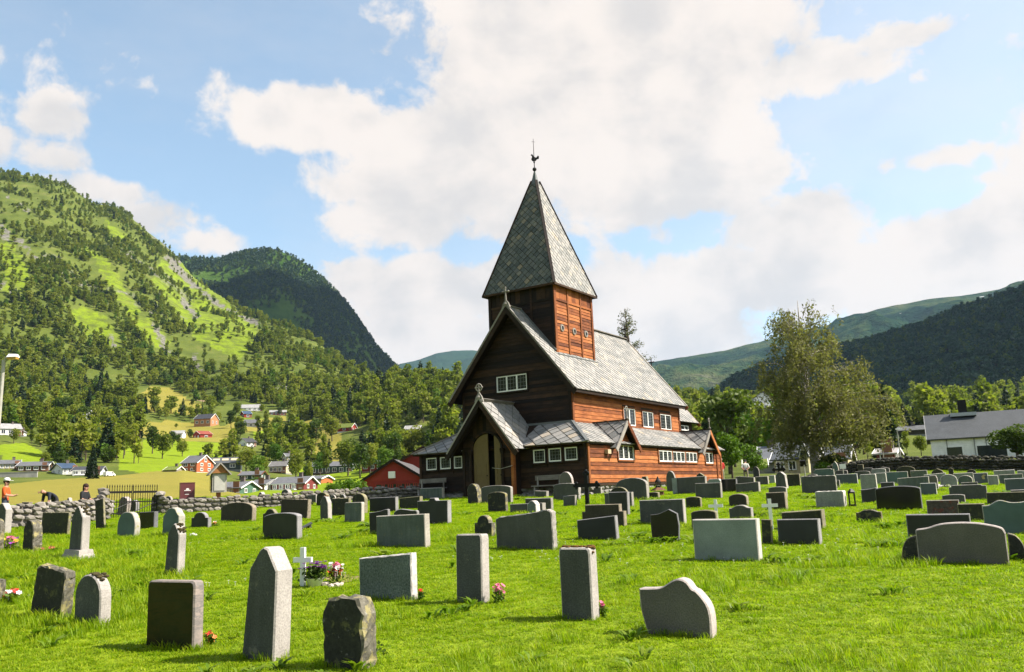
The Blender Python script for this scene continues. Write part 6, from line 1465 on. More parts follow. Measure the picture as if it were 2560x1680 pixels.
for lab, mt, fx0, fx1, fz in (('round-topped grey headstone with moss cap beside the leaning slab', MOSS, -.35, .35, 'round'), ('narrow upright grey slab with rusty moss along its top', MOSSY, -.5, .5, 'rectr'), ('narrow tall grey headstone with mossy shoulder', MOSS, .05, .4, 'obelisk'), ('slender tapering pale headstone standing on a plinth', MOSS, -.05, .36, 'obelisk'), ('upright grey granite stone with yellow lichen on its tip', MOSSY, -.2, .2, 'point')):
    o = find(lab); W_, Hh, T = o['_dim']; r = random.Random(len(lab)); m = MB(); pts = outline(fz)
    up = sorted([q for q in pts if q[1] > .45])
    for i in range(26):
        x_ = r.uniform(fx0, fx1); z_ = np.interp(x_, [q[0] for q in up], [q[1] for q in up]); s = r.uniform(.015, .035)
        m.sphere((x_*W_, r.uniform(.25, 1.0)*T, z_*Hh+.004), 1, 6, 4, sq=(s*1.2, s*1.2, s*.55))
    m.build('moss', mt, o, True)
o = find('blue-grey stone with a small golden emblem'); W_, Hh, T = o['_dim']; m = MB(); m.prism([(.05, 0, Hh*.45), (.14, 0, Hh*.45), (.12, 0, Hh*.72), (.2, 0, Hh*.8), (.1, 0, Hh*.85), (.02, 0, Hh*.7)], (0, -1, 0), .005, .02); m.build('emblem', plain('gilt', (.5, .4, .2), .4, .6), o)
# ================================================================ crosses
def gz(p): return Hs(p[0], p[1])
def px_per_m(p): a = project(np.array([p, p+np.array([0, 0, 1.])])); return a[0][1]-a[1][1]
def white_cross(px, yt, yb, ya, w_, label):
    p = ground_hit(px, yb); k = px_per_m(p); h = (yb-yt)/k; za = (yb-ya)/k; hw = w_/2/k*1.1; s = .045
    m = MB(); m.box((0, 0, h/2-.06), (s*1.5, s, h+.12)); o = thing('grave_cross', label, 'cross', tuple(p), GYAW*.6); m.build('post', WHITE, o)
    m = MB(); m.box((0, -.004, za), (hw*2, s*.96, s*1.5)); m.build('crossbar', WHITE, o); return o
white_cross(757, 1369, 1465, 1400, 48, 'white wooden cross beside the white flower bowl')
white_cross(1793, 1249, 1314, 1265, 33, 'white wooden cross behind the curved dark stone')
white_cross(1930, 1247, 1326, 1264, 36, 'white wooden cross beside the narrow dark stone')
def iron_cross(px, yt, yb, ya, w_, label):
    p = ground_hit(px, yb); k = px_per_m(p); h = (yb-yt)/k; za = (yb-ya)/k; hw = w_/2/k; s = h*.075
    o = thing('iron_cross', label, 'cross', tuple(p), GYAW)
    m = MB(); m.box((0, 0, h*.47), (s*1.5, s*.8, h*.94)); m.build('post', IRON, o); m = MB(); m.box((0, 0, za), (hw*1.7, s*.78, s*1.5))
    for c_3 in ((-hw*.86, 0, za), (hw*.86, 0, za), (0, 0, h*.93)):
        for q in ((-1, 0), (1, 0), (0, 1), (0, -1)): m.sphere((c_3[0]+q[0]*s*.8, 0, c_3[2]+q[1]*s*.8), s*.75, 8, 6, sq=(1, .5, 1))
    m.build('crossbar', IRON, o)
iron_cross(1469, 1177, 1264, 1213, 66, 'tall black iron cross with trefoil arms before the church corner')
iron_cross(1950, 1158, 1206, 1174, 27, 'small black iron cross with rounded arms behind the weathered point')
# ================================================================ churchyard furniture
p = ground_hit(545, 1275); k = px_per_m(p); u_ = 1/k
nb = thing('noticeboard', 'roofed wooden noticeboard case on a post before the stone wall', 'noticeboard', tuple(p), math.radians(28))
PINE = plain('pine_post', (.36, .15, .05), .7, var=.25, scale=12); GREYW = W_GY
m = MB(); m.box((0, 0, 24*u_), (.17, .17, 56*u_)); m.build('post', PINE, nb)
m = MB(); w2 = .30; d2_ = .24; z1, z2 = 44*u_, 92*u_; m.box((0, 0, (z1+z2)/2), (w2*2, d2_*2, z2-z1)); m.build('case', plain('case_wood', (.40, .37, .33), .7, scale=10), nb)
m = MB(); m.box((-.02-w2, 0, (z1+z2)/2), (.05, d2_*1.5, (z2-z1)*.8)); m.build('pane', GLASS, nb)
m = MB(); m.box((0, -d2_-.01, (z1+z2)/2), (w2*1.5, .03, (z2-z1)*.82)); m.build('notice', plain('notice_paper', (.52, .50, .45), .5, scale=5), nb)
m = MB()
for sg in (-1, 1): m.prism([(sg*.46, -.42, z2-.08), (sg*.46, .42, z2-.08), (0, .42, z2+.42), (0, -.42, z2+.42)], Vector((sg*.5, 0, .46)).normalized(), -.02, .03)
m.build('roof', GREYW, nb); m = MB(); m.prism([(-.36, -.30, z2), (.36, -.30, z2), (0, -.30, z2+.36)], (0, -1, 0), 0, .03); m.build('gable_board', PINE, nb)
p = ground_hit(466, 1278); k = px_per_m(p); MAROON = plain('maroon_enamel', (.16, .045, .05), .35, var=.08, spec=.4)
bn = thing('waste_bin', 'maroon metal waste bin with white printed emblem near the wall', 'bin', tuple(p), math.radians(26))
hb = 70/k; wb = .60; m = MB(); m.box((0, 0, hb/2), (wb, .42, hb)); m.build('body', MAROON, bn); m = MB(); m.box((0, 0, hb+.012), (wb*1.02, .44, .03)); m.build('lid', MAROON, bn)
m = MB(); c0 = (0, -.211, hb*.80); R_ = .07; pts = [(R_*math.cos(a), R_*math.sin(a)) for a in np.linspace(0, PI, 12)]; m.prism([(x_, -.211, hb*.76+z_) for x_, z_ in pts], (0, -1, 0), 0, .004)
m.box((0, -.2125, hb*.735), (.27, .003, .028)); m.box((-.02, -.2125, hb*.60), (.16, .003, .02)); m.build('emblem', WHITE, bn)
m = MB(); m.box((0, -.2125, hb*.66), (.26, .003, .09)); m.build('label_plate', plain('plate', (.09, .03, .035), .4), bn)
# iron gate between the wall ends
A, B = np.array(atd(263, 37.2)), np.array(atd(392, 38.6)); L = np.linalg.norm(B-A); ang = math.atan2(*(B-A)[::-1])
gt = thing('iron_gate', 'black wrought-iron double gate with spear tops in the wall gap', 'gate', (A[0], A[1], Hs(*A)), ang); hg_ = 1.22
for lf in (0, 1):
    x0 = L*.5*lf+.03; x1 = L*.5*(lf+1)-.03; m = MB()
    for z_ in (.18, .62, hg_-.2, hg_-.02-.22+.0): m.box(((x0+x1)/2, 0, z_), (x1-x0, .03, .045))
    m.tube([(x0, 0, .2), (x1, 0, .62)], .016, 5); lo_ = m.build('gate_leaf', IRON, gt)
    for i in range(11):
        xx = x0+(x1-x0)*i/10; m = MB(); m.tube([(xx, 0, .05), (xx, 0, hg_-.02)], .018 if i in (0, 10) else .012, 5); m.lathe([(.005, -.05), (.024, 0), (.002, .09)], (xx, 0, hg_), 6); m.build('bar', IRON, lo_)
for q, s_ in ((A, 1), (B, 2)):
    o = thing('gate_pillar', 'rough rounded stone gatepost where the wall meets the iron gate' if s_ == 1 else 'low stone gatepost on the church side of the iron gate', 'gatepost', (q[0], q[1], Hs(*q)), ang); r = random.Random(s_)
    for i in range(9):
        a = r.uniform(0, 6.28); lay(stone_mesh(300+i, 'stone', WS_L), 'stone', o, (math.cos(a)*.14-.2*(1 if s_ == 1 else -1), math.sin(a)*.14, .12+i*.12*(1 if s_ == 1 else .75)), (.26, .24, .16), (0, 0, a))
# street lamp at the left
b = at_dist(-20, 1268, 40); z0 = Hs(b[0], b[1]); top = at_dist(2, 893, 40)
lp = thing('street_lamp', 'pale street lamp post with flat lamp head above the valley', 'street lamp', (b[0], b[1], z0)); hz = top[2]-z0
m = MB(); m.tube([(0, 0, -.3), (0, 0, hz*.5), (.04, 0, hz-.12)], [.11, .09, .07], 10); m.tube([(.04, 0, hz-.3), (.12, -.02, hz-.06), (.34, -.05, hz+.03)], .045, 8); m.build('post', plain('galvanised', (.46, .44, .38), .6, .2), lp)
m = MB(); m.add([(.22, -.16, hz-.02), (.62, -.16, hz-.02), (.62, .12, hz-.02), (.22, .12, hz-.02), (.28, -.1, hz+.12), (.58, -.1, hz+.10), (.58, .06, hz+.10), (.28, .06, hz+.12)], [(4, 5, 6, 7), (0, 1, 5, 4), (1, 2, 6, 5), (2, 3, 7, 6), (3, 0, 4, 7)]); hd = m.build('lamp_head', WHITE, lp)
m = MB(); m.box((.42, -.02, hz-.06), (.36, .24, .08)); m.build('diffuser', plain('amber_glass', (.5, .30, .06), .3), hd)
b = at_dist(2252, 1150, 88); z0 = Hs(b[0], b[1]); top = at_dist(2250, 1072, 88); lp = thing('street_lamp', 'slim grey lamp post beside the long white house', 'street lamp', (b[0], b[1], z0)); hz = top[2]-z0
m = MB(); m.tube([(0, 0, -.3), (0, 0, hz)], [.07, .045], 8); m.build('post', MATS['galvanised'], lp); m = MB(); m.box((.15, 0, hz), (.55, .2, .12)); m.build('lamp_head', WHITE, lp)
b = at_dist(2209, 1142, 90); z0 = Hs(b[0], b[1]); zt_ = at_dist(2209, 1109, 90)[2]-z0; ds = thing('satellite_dish', 'white satellite dish on a mast behind the tiny red shed', 'satellite dish', (b[0], b[1], z0))
m = MB(); m.tube([(0, 0, 0), (0, 0, zt_)], .03, 6); m.build('mast', MATS['galvanised'], ds); m = MB(); m.lathe([(.02, -.1), (.2, -.07), (.33, .02), (.32, .03), (.18, -.05), (.01, -.08)], (0, -.05, zt_), 16); m.build('dish', WHITE, ds)
b = ground_hit(2014, 1200); o = thing('spotlight', 'black square spotlight on a short post before the yellow house', 'spotlight', tuple(b), -.4); k = px_per_m(b)
m = MB(); m.tube([(0, 0, -.1), (0, 0, 38/k)], .035, 6); m.build('post', MATS['galvanised'], o); m = MB(); m.box((0, 0, 0), (.3, .12, .34), M=Matrix.Translation((-.05, 0, 42/k)) @ Matrix.Rotation(.5, 4, 'X')); m.build('lamp_head', IRON, o)
b = ground_hit(2110, 1196); o = thing('small_sign', 'small white sign on a post against the mossy wall', 'sign', tuple(b), -.4); k = px_per_m(b)
m = MB(); m.tube([(0, 0, -.1), (0, 0, 27/k)], .025, 6); m.build('post', MATS['galvanised'], o); m = MB(); m.box((0, -.03, 30/k), (.32, .02, .26)); m.build('plate', WHITE, o)
# lantern
p = ground_hit(1647, 1239); k = px_per_m(p); o = thing('grave_lantern', 'dark iron grave lantern with pointed top on a small roofed base', 'lantern', tuple(p), GYAW); RUST = plain('rusty_iron', (.16, .07, .035), .8, var=.4, scale=15)
m = MB(); m.box((0, 0, .06), (.34, .3, .22)); m.build('base', RUST, o); m = MB(); m.lathe([(.36, .2), (.30, .24), (.12, .33), (.09, .36)], (0, 0, 0), 4); m.build('roof', RUST, o)
m = MB()
for a in range(6): m.tube([(.085*math.cos(a*PI/3), .085*math.sin(a*PI/3), .34), (.095*math.cos(a*PI/3), .095*math.sin(a*PI/3), .56)], .014, 5)
m.lathe([(.11, .34), (.11, .37), (.05, .38)], (0, 0, 0), 10); m.lathe([(.125, .55), (.10, .60), (.05, .67), (.015, .76)], (0, 0, 0), 10); m.build('lantern_cage', IRON, o)
o = find('pale thick slab with rough bright edge and lantern'); W_, Hh, T = o['_dim']; q = o.matrix_basis @ Vector((W_/2+.16, T*.7, 0)); ln = thing('grave_lantern', 'small black lantern beside the pale thick slab', 'lantern', (q.x, q.y, Hs(q.x, q.y)), GYAW)
m = MB(); m.box((0, 0, .03), (.18, .18, .06)); m.box((0, 0, .37), (.16, .16, .04)); m.build('base', IRON, ln); m = MB(); [m.box((sx*.07, sy*.07, .2), (.02, .02, .32)) for sx in (-1, 1) for sy in (-1, 1)]; m.lathe([(.11, .39), (.02, .48)], (0, 0, 0), 4); m.build('cage', IRON, ln)
# benches along the west wall
for (xa, xb, lab) in ((1044, 1112, 'grey weathered bench against the church wall left of the porch'), (1334, 1402, 'grey weathered bench against the church wall right of the porch')):
    va = hit_u(xa, 1205, -c_-.35)[0]; vb_ = hit_u(xb, 1205, -c_-.35)[0]; cv = (va+vb_)/2; Lb = vb_-va; q = church.matrix_basis @ C(-c_-.38, cv, 1.6)
    church_rot = PI/2-YAW; o = thing('bench', lab, 'bench', (q.x, q.y, Hs(q.x, q.y)), church_rot)
    m = MB(); m.box((0, 0, .44), (.38, Lb, .05)); m.build('seat', W_GY, o); m = MB(); m.box((.17, 0, .80), (.04, Lb*.98, .22)); m.build('backrest', W_GY, o)
    for sy in (-.4, .4): m = MB(); m.box((0, Lb*sy, .2), (.3, .07, .44)); m.box((.16, Lb*sy, .55), (.06, .06, .6)); m.build('leg', W_GY, o)
# vans and garden wall of the village
def van(px, py, d, L, label, rot):
    p = at_dist(px, py, d); o = thing('van', label, 'van', (p[0], p[1], Hs(p[0], p[1])), rot); o.scale = (.5, .5, .5); m = MB(); h = 1.9; y_ = .9
    prof = [(-L/2, .35), (L/2, .35), (L/2, .95), (L/2-.5, 1.1), (L/2-1.2, h-.05), (L/2-1.5, h), (-L/2+.1, h), (-L/2, h-.2)]; m.prism([(x_, 0, z_) for x_, z_ in prof], (0, -1, 0), -y_, y_); m.build('body', WHITE, o)
    m = MB(); 
    for sy in (-1, 1): m.prism([(x_, sy*(y_+.005), z_) for x_, z_ in ((L/2-1.9, 1.1), (L/2-.75, 1.1), (L/2-1.25, h-.2), (L/2-1.9, h-.2))][::sy], (0, sy, 0), 0, .01)
    m.prism([(L/2-.48, -y_*.85, 1.14), (L/2-.48, y_*.85, 1.14), (L/2-1.17, y_*.8, h-.1), (L/2-1.17, -y_*.8, h-.1)], Vector((.8, 0, .6)), 0, .02); m.build('window', PANE, o)
    for sx in (-1, 1):
        for sy in (-1, 1): m = MB(); m.tube([(sx*L*.32, sy*(y_-.15), .34), (sx*L*.32, sy*(y_+.03), .34)], .34, 14); m.build('wheel', IRON, o)
van(273, 1190, 196, 4.6, 'white van parked behind the mown field', 1.15); van(943, 1186, 190, 4.6, 'white van parked before the long red house', 1.2)
p = at_dist(38, 1193, 205); o = tag(MB().build('garden_wall', WHITE), 'long pale garden wall below the brown timber house', 'wall'); bpy.data.objects.remove(o)
m = MB(); m.box((0, 0, .2), (8.5, .3, 1.6)); m.box((0, 0, 1.04), (8.6, .4, .1)); m.build('garden_wall', plain('render_grey', (.42, .40, .37), .9, var=.25, scale=.7), None, loc=(p[0], p[1], Hs(p[0], p[1])), rotz=.15, label='long pale garden wall below the brown timber house', cat='wall')
# ================================================================ people
SKIN = plain('skin', (.50, .27, .18), .6, var=.05)
def person(label, loc, h, face_az, shirt, trousers, pose=None, hair=None, hat=None, bag=None):
    J = dict(pel=(0, 0, .95), bel=(0, 0, 1.1), che=(0, 0, 1.32), nec=(0, 0, 1.48), hb=(0, -.015, 1.57), ht=(0, -.01, 1.68))
    for s, g in ((-1, 'l'), (1, 'r')):
        J.update({'sh'+g: (s*.18, 0, 1.42), 'el'+g: (s*.24, .03, 1.14), 'wr'+g: (s*.22, -.10, .92), 'ha'+g: (s*.21, -.14, .85), 'hi'+g: (s*.10, 0, .92), 'kn'+g: (s*.11, -.02, .50), 'an'+g: (s*.11, .03, .08), 'to'+g: (s*.12, -.15, .04)})
    if pose: J.update(pose)
    E_ = [('pel', 'bel'), ('bel', 'che'), ('che', 'nec'), ('nec', 'hb'), ('hb', 'ht')]
    for g in 'lr': E_ += [('che', 'sh'+g), ('sh'+g, 'el'+g), ('el'+g, 'wr'+g), ('wr'+g, 'ha'+g), ('pel', 'hi'+g), ('hi'+g, 'kn'+g), ('kn'+g, 'an'+g), ('an'+g, 'to'+g)]
    RD_ = dict(pel=.15, bel=.14, che=.16, nec=.06, hb=.085, ht=.092, sh=.075, el=.05, wr=.035, ha=.04, hi=.095, kn=.062, an=.045, to=.04)
    keys = list(J); me = bpy.data.meshes.new('person'); me.from_pydata([J[k_] for k_ in keys], [(keys.index(a), keys.index(b)) for a, b in E_], [])
    tmp = bpy.data.objects.new('tmp', me); COL.objects.link(tmp); md = tmp.modifiers.new('s', 'SKIN'); md.use_smooth_shade = True
    for i, k_ in enumerate(keys):
        r_ = RD_.get(k_) or RD_[k_[:2]]; sv_ = me.skin_vertices[0].data[i]; sv_.radius = (r_*(1.15 if k_ in ('pel', 'bel', 'che') else 1), r_*(.75 if k_ in ('pel', 'bel', 'che') else 1)); sv_.use_root = (k_ == 'pel')
    tmp.modifiers.new('u', 'SUBSURF').levels = 2
    dg = bpy.context.evaluated_depsgraph_get(); body = bpy.data.meshes.new_from_object(tmp.evaluated_get(dg)); bpy.data.objects.remove(tmp)
    for m_ in (SKIN, shirt, trousers, IRON): body.materials.append(m_)
    body.polygons.foreach_set('use_smooth', [True]*len(body.polygons))
    KV = {k_: Vector(J[k_]) for k_ in keys}
    def near(c):
        best = min(E_, key=lambda e: (c-(KV[e[0]]+KV[e[1]])/2).length); return best
    for f in body.polygons:
        e = near(f.center); k2 = e[1][:2]
        f.material_index = 0 if e[1] in ('hb', 'ht') or k2 in ('ha', 'wr') and e[0][:2] != 'sh' else 2 if k2 in ('hi', 'kn', 'an') else 3 if k2 == 'to' else 1
        if e == ('pel', 'bel'): f.material_index = 1
    s = h/1.77; root = thing('person', label, 'person', loc, -face_az+PI); root.scale = (s, s, s)
    link('body', body, root); c = Vector(J['ht'])
    m = MB(); hh = Vector(J['hb'])
    m.sphere(c+Vector((0, -.095, -.05)), .02, 6, 5, sq=(.8, 1.2, 1.3)); [m.sphere(c+Vector((sx*.092, 0, -.05)), .025, 6, 5, sq=(.4, .8, 1.3)) for sx in (-1, 1)]
    m.build('face', SKIN, root, True); m = MB(); [m.sphere(c+Vector((sx*.034, -.086, -.02)), .011, 6, 4) for sx in (-1, 1)]; m.box(c+Vector((0, -.088, -.10)), (.05, .012, .01)); m.build('eyes', IRON, root)
    for g in 'lr':
        m = MB(); w0, h0 = Vector(J['wr'+g]), Vector(J['ha'+g]); d_ = (h0-w0).normalized(); sd = Vector((1, 0, 0))-d_*d_.x; sd.normalize(); up_ = d_.cross(sd)
        for i, ln in enumerate((.075, .085, .08, .065)): q = h0+sd*(-.03+i*.02); m.tube([q, q+d_*ln*.55, q+d_*ln*.85+up_*.02], [.0095, .009, .007], 6)
        tq = w0.lerp(h0, .5)+sd*.03; m.tube([tq, tq+sd*.03+d_*.03, tq+sd*.035+d_*.065], [.011, .01, .008], 6); m.build('fingers', SKIN, root, True)
    if hair:
        m = MB(); m.sphere(c+Vector((0, .018, .015)), .108, 12, 8, sq=(1, 1.02, .95)); 
        if hair[1] > 0: m.sphere(c+Vector((0, .06, -.10)), .1, 10, 7, sq=(1, .6, 1.2+hair[1]))
        mh = m.build('hair', hair[0], root, True)
    if hat:
        m = MB(); m.lathe([(.118, .0), (.12, .05), (.09, .11), (.02, .13)], c+Vector((0, 0, .03)), 14); m.box(c+Vector((0, -.15, .035)), (.17, .13, .014)); m.build('cap', hat, root, True)
    if bag: m = MB(); m.sphere(Vector(J['pel'])+Vector((.02, .19, -.02)), .11, 10, 7, sq=(1.2, .6, .8)); m.build('waist_bag', bag, root, True)
    return root
CL = lambda n, c: plain(n, c, .85, var=.12, scale=7)
def at_g(px, d): q = atd(px, d); return (q[0], q[1], Hs(*q))
r90 = math.radians(90)
person('person in orange shirt and white cap behind the stone wall, hands together', at_g(10, 36.6), 1.66, r90*.9, CL('orange_shirt', (.75, .11, .02)), CL('jeans', (.06, .07, .10)), dict(wrl=(-.05, -.30, 1.13), wrr=(.06, -.30, 1.13), hal=(-.02, -.37, 1.15), har=(.03, -.37, 1.15), ell=(-.24, -.06, 1.16), elr=(.24, -.06, 1.16)), (CL('hair_brown', (.10, .05, .03)), 0), CL('white_cap', (.8, .8, .78)))
bend = dict(che=(0, -.30, 1.12), nec=(0, -.42, 1.18), hb=(0, -.52, 1.20), ht=(0, -.60, 1.24), bel=(0, -.10, 1.03), shl=(-.18, -.36, 1.14), shr=(.18, -.36, 1.14), ell=(-.22, -.38, .85), elr=(.22, -.38, .85), wrl=(-.18, -.52, .65), wrr=(.18, -.52, .65), hal=(-.17, -.56, .58), har=(.17, -.56, .58))
person('bald person in dark clothes bending down behind the stone wall', at_g(136, 36.4), 1.66, -2.6, CL('dark_jacket', (.03, .035, .05)), CL('dark_trousers', (.03, .03, .035)), bend)
crouch = dict(pel=(0, 0, .58), bel=(0, -.03, .74), che=(0, -.06, .98), nec=(0, -.08, 1.14), hb=(0, -.10, 1.22), ht=(0, -.10, 1.33), shl=(-.18, -.05, 1.08), shr=(.18, -.05, 1.08), ell=(-.24, -.12, .82), elr=(.24, -.12, .82), wrl=(-.16, -.34, .76), wrr=(.16, -.34, .76), hal=(-.12, -.42, .76), har=(.12, -.42, .76), hil=(-.1, -.02, .56), hir=(.1, -.02, .56), knl=(-.12, -.42, .52), knr=(.12, -.42, .52), anl=(-.12, -.40, .09), anr=(.12, -.40, .09), tol=(-.12, -.56, .04), tor=(.12, -.56, .04))
st_ = at_g(206, 36.8); person('person with long dark hair and dark top sitting behind the stone wall', st_, 1.70, r90*1.1, CL('black_top', (.02, .022, .026)), CL('dark_jeans', (.03, .035, .05)), crouch, (CL('hair_dark', (.035, .015, .010)), .9))
m = MB(); m.box((0, 0, .24), (.5, .5, .48)); m.build('stone_block', GM['grey'][0], None, loc=st_, label='rough stone block used as a seat behind the wall', cat='block')
person('person in red shirt and beige trousers at the church corner', at_g(1808, 59), 1.68, -.35, CL('red_shirt', (.55, .035, .03)), CL('beige_trousers', (.48, .40, .28)), None, (CL('hair_grey', (.30, .26, .22)), 0))
stoop = dict(che=(0, -.12, 1.29), nec=(0, -.20, 1.43), hb=(0, -.27, 1.50), ht=(0, -.32, 1.58), shl=(-.18, -.10, 1.38), shr=(.18, -.10, 1.38), ell=(-.27, .06, 1.13), elr=(.27, .06, 1.13), wrl=(-.10, .20, .98), wrr=(.10, .20, .98), hal=(-.03, .22, .95), har=(.03, .22, .95))
person('person in white shirt and dark cap stooping to look at graves', at_g(1868, 60), 1.62, .3, CL('white_shirt', (.72, .70, .62)), CL('khaki_trousers', (.42, .36, .26)), stoop, (CL('hair_grey', (.30, .26, .22)), 0), CL('dark_cap', (.05, .045, .04)), CL('navy_bag', (.02, .025, .05)))
# ================================================================ flowers
def flowers(px, py, w_px, h_px, cols, n, label, base=True, name='flowers', leafc=LEAF_L):
    p = ground_hit(px, py); k = px_per_m(p); R_ = w_px/2/k; Hh = h_px/k; rng_ = np.random.default_rng(int(px)); o = thing(name, label, 'flowers', tuple(p))
    if base:
        P_ = np.stack([rng_.normal(0, R_*.55, 160), rng_.normal(0, R_*.45, 160), np.abs(rng_.uniform(0, Hh*.75, 160))], 1); V, F = leaf_quads(P_, R_*.16+.012, rng_); link('foliage', npmesh('foliage', V, F, [leafc]), o)
    for ci, c in enumerate(cols):
        m = MB()
        for i in range(n//len(cols)):
            q = Vector((rng_.normal(0, R_*.5), rng_.normal(0, R_*.4), Hh*rng_.uniform(.55, 1.0))); s = (R_*.13+.012)*rng_.uniform(.8, 1.3); nn_ = Vector((rng_.normal(0, .5), -.5+rng_.normal(0, .4), 1)).normalized(); a = nn_.orthogonal().normalized(); b_2 = nn_.cross(a)
            for j in range(6): t1, t2 = j*PI/3, (j+.8)*PI/3; m.add([q, q+(a*math.cos(t1)+b_2*math.sin(t1))*s+nn_*s*.3, q+(a*math.cos((t1+t2)/2)+b_2*math.sin((t1+t2)/2))*s*1.25+nn_*s*.35, q+(a*math.cos(t2)+b_2*math.sin(t2))*s+nn_*s*.3], [(0, 1, 2, 3)])
            m.tube([q-Vector((0, 0, Hh*.35)), q], .003, 3, cap=False)
        m.build('blossom', plain('petal_%d%d%d' % tuple(int(v_*99) for v_ in c), c, .6, var=.2), o)
    return o
PUR, PNK, REDF, ORF, WHF, YEL = (.30, .06, .42), (.75, .14, .28), (.75, .03, .02), (.8, .22, .06), (.8, .76, .7), (.75, .55, .03)
p = ground_hit(787, 1467); k = px_per_m(p); o = thing('flower_bowl', 'white bowl planted with purple flowers beside the white cross', 'flower pot', tuple(p)); R_ = 24/k
m = MB(); m.lathe([(R_*.62, 0), (R_*.95, 21/k), (R_*1.03, 22/k), (R_*.9, 21/k), (R_*.85, 17/k)], (0, 0, 0), 20); m.build('bowl', WHITE, o, True)
rng_ = np.random.default_rng(3); P_ = np.stack([rng_.normal(0, R_*.5, 500), rng_.normal(0, R_*.5, 500), rng_.uniform(17/k, 48/k, 500)], 1); V, F = leaf_quads(P_, .03, rng_); link('foliage', npmesh('foliage', V, F, [LEAF_D]), o)
m = MB()
for i in range(46):
    q = Vector((rng_.normal(0, R_*.62), rng_.normal(0, R_*.5), rng_.uniform(42/k, 62/k))); s = rng_.uniform(.02, .034)
    for j in range(7): t1 = j*2*PI/7; m.add([q, q+Vector((math.cos(t1), math.sin(t1), .4))*s, q+Vector((math.cos(t1+.4), math.sin(t1+.4), .5))*s*1.1, q+Vector((math.cos(t1+.75), math.sin(t1+.75), .4))*s], [(0, 1, 2, 3)])
m.build('blossom', plain('purple_petal', PUR, .6, var=.3), o)
flowers(838, 1462, 34, 56, [REDF, PNK, WHF], 42, 'bunch of red, pink and white flowers beside the white bowl', leafc=LEAF_D)
for (x_, y_, s_) in ((812, 1464, .09), (828, 1468, .07), (843, 1466, .08), (853, 1463, .06)):
    p = ground_hit(x_, y_); q = lay(stone_mesh(int(x_), 'stone', plain('pebble', (.52, .45, .38), .8, var=.25)), 'round_stone', None, (p[0], p[1], p[2]+s_*.25), (s_, s_*.8, s_*.7), (0, 0, x_)); tag(q, 'pale round stone in the row beside the white flower bowl', 'stone', 'row of round stones by the flower bowl')
flowers(1247, 1508, 26, 46, [PNK], 16, 'pink flowers at the foot of the narrow upright slab')
flowers(1053, 1500, 16, 26, [REDF], 8, 'small red flowers behind the coarse speckled headstone')
flowers(526, 1612, 26, 34, [REDF, ORF], 12, 'red and orange flowers beside the polished veined headstone')
flowers(22, 1378, 44, 36, [PUR, YEL, PNK], 30, 'dark pansies with pink and yellow flowers by the rough speckled stone')
flowers(122, 1384, 30, 16, [(.5, .12, .08)], 12, 'faded reddish flowers beside the lichened round stone')
flowers(28, 1506, 48, 30, [REDF, WHF], 30, 'red and white flowers in the grass beside the leaning slab')
flowers(1508, 1545, 16, 40, [PNK], 7, 'small pink flowers beside the moss-topped slab')
flowers(538, 1316, 16, 12, [WHF, ORF], 10, 'white and yellow flowers beside the small shouldered stone')
flowers(482, 1342, 20, 7, [WHF], 12, 'fallen white petals in the grass', False)
flowers(409, 1283, 8, 6, [REDF], 5, 'red flowers at the foot of the arched grey stone', False)
flowers(519, 1276, 8, 7, [REDF], 5, 'red flowers beside the grained square stone', False)
flowers(2222, 1207, 30, 14, [WHF], 24, 'white flowers heaped on the dark stone', False)
flowers(2350, 1222, 50, 8, [WHF], 14, 'white flowers scattered behind the slate-grey stone', False)
flowers(912, 1650, 66, 56, [PNK], 6, 'dark leafy weed clump beside the stout stone block', leafc=LEAF_D)
m = MB(); p = ground_hit(868, 1446); n_ = 16; m.add([(p[0], p[1], Hs(p[0], p[1])+.012)]+[(p[0]+.34*math.cos(a)*(1+.3*math.sin(3*a)), p[1]+.42*math.sin(a)*(1+.25*math.cos(4*a)), Hs(p[0]+.34*math.cos(a), p[1]+.42*math.sin(a))+.008) for a in np.linspace(0, 2*PI, n_, endpoint=False)], [(0, i+1, (i+1) % n_+1) for i in range(n_)])
m.build('bare_earth', plain('earth', (.30, .21, .12), 1, var=.3, scale=12, bmp=.5), kind='structure')
# small tilted plaque in the grass
p = ground_hit(765, 1324); m = MB(); m.box((0, 0, 0), (.26, .02, .34), M=Matrix.Translation((0, 0, .10)) @ Matrix.Rotation(-1.1, 4, 'X') @ Matrix.Rotation(.3, 4, 'Y')); m.box((0, .08, .05), (.2, .06, .14)); m.build('grave_plaque', GM['dark'][0], None, loc=tuple(p), rotz=-.9, label='small tilted dark plaque lying in the grass', cat='plaque')
# ================================================================ grass
def blade_tuft(seed, n, rad, h0, h1, wd, bend_, mat, broad=False):
    r = np.random.default_rng(seed); V = []; F = []
    for i in range(n):
        a = r.uniform(0, 6.28); q = rad*math.sqrt(r.uniform()); b = np.array([q*math.cos(a), q*math.sin(a), -.01]); h = r.uniform(h0, h1); da = a+r.normal(0, .9); dr_ = np.array([math.cos(da), math.sin(da), 0]); sd = np.array([-dr_[1], dr_[0], 0]); bd = bend_*r.uniform(.3, 1.3)*h; k = len(V); w_ = wd*r.uniform(.7, 1.3)
        z = np.array([0, 0, 1.]); m1 = b+z*h*.55+dr_*bd*.35; tp = b+z*h*(1-.25*bend_)+dr_*bd
        if broad: V += [b, m1-sd*w_, m1+sd*w_, (m1+tp)/2-sd*w_*.9, (m1+tp)/2+sd*w_*.9, tp]; F += [(k, k+2, k+1), (k+1, k+2, k+4), (k+1, k+4, k+3), (k+3, k+4, k+5)]
        else: V += [b-sd*w_, b+sd*w_, m1+sd*w_*.8, m1-sd*w_*.8, tp]; F += [(k, k+1, k+2), (k, k+2, k+3), (k+3, k+2, k+4)]
    return npmesh('grass_tuft', np.array(V), np.array(F), [mat])
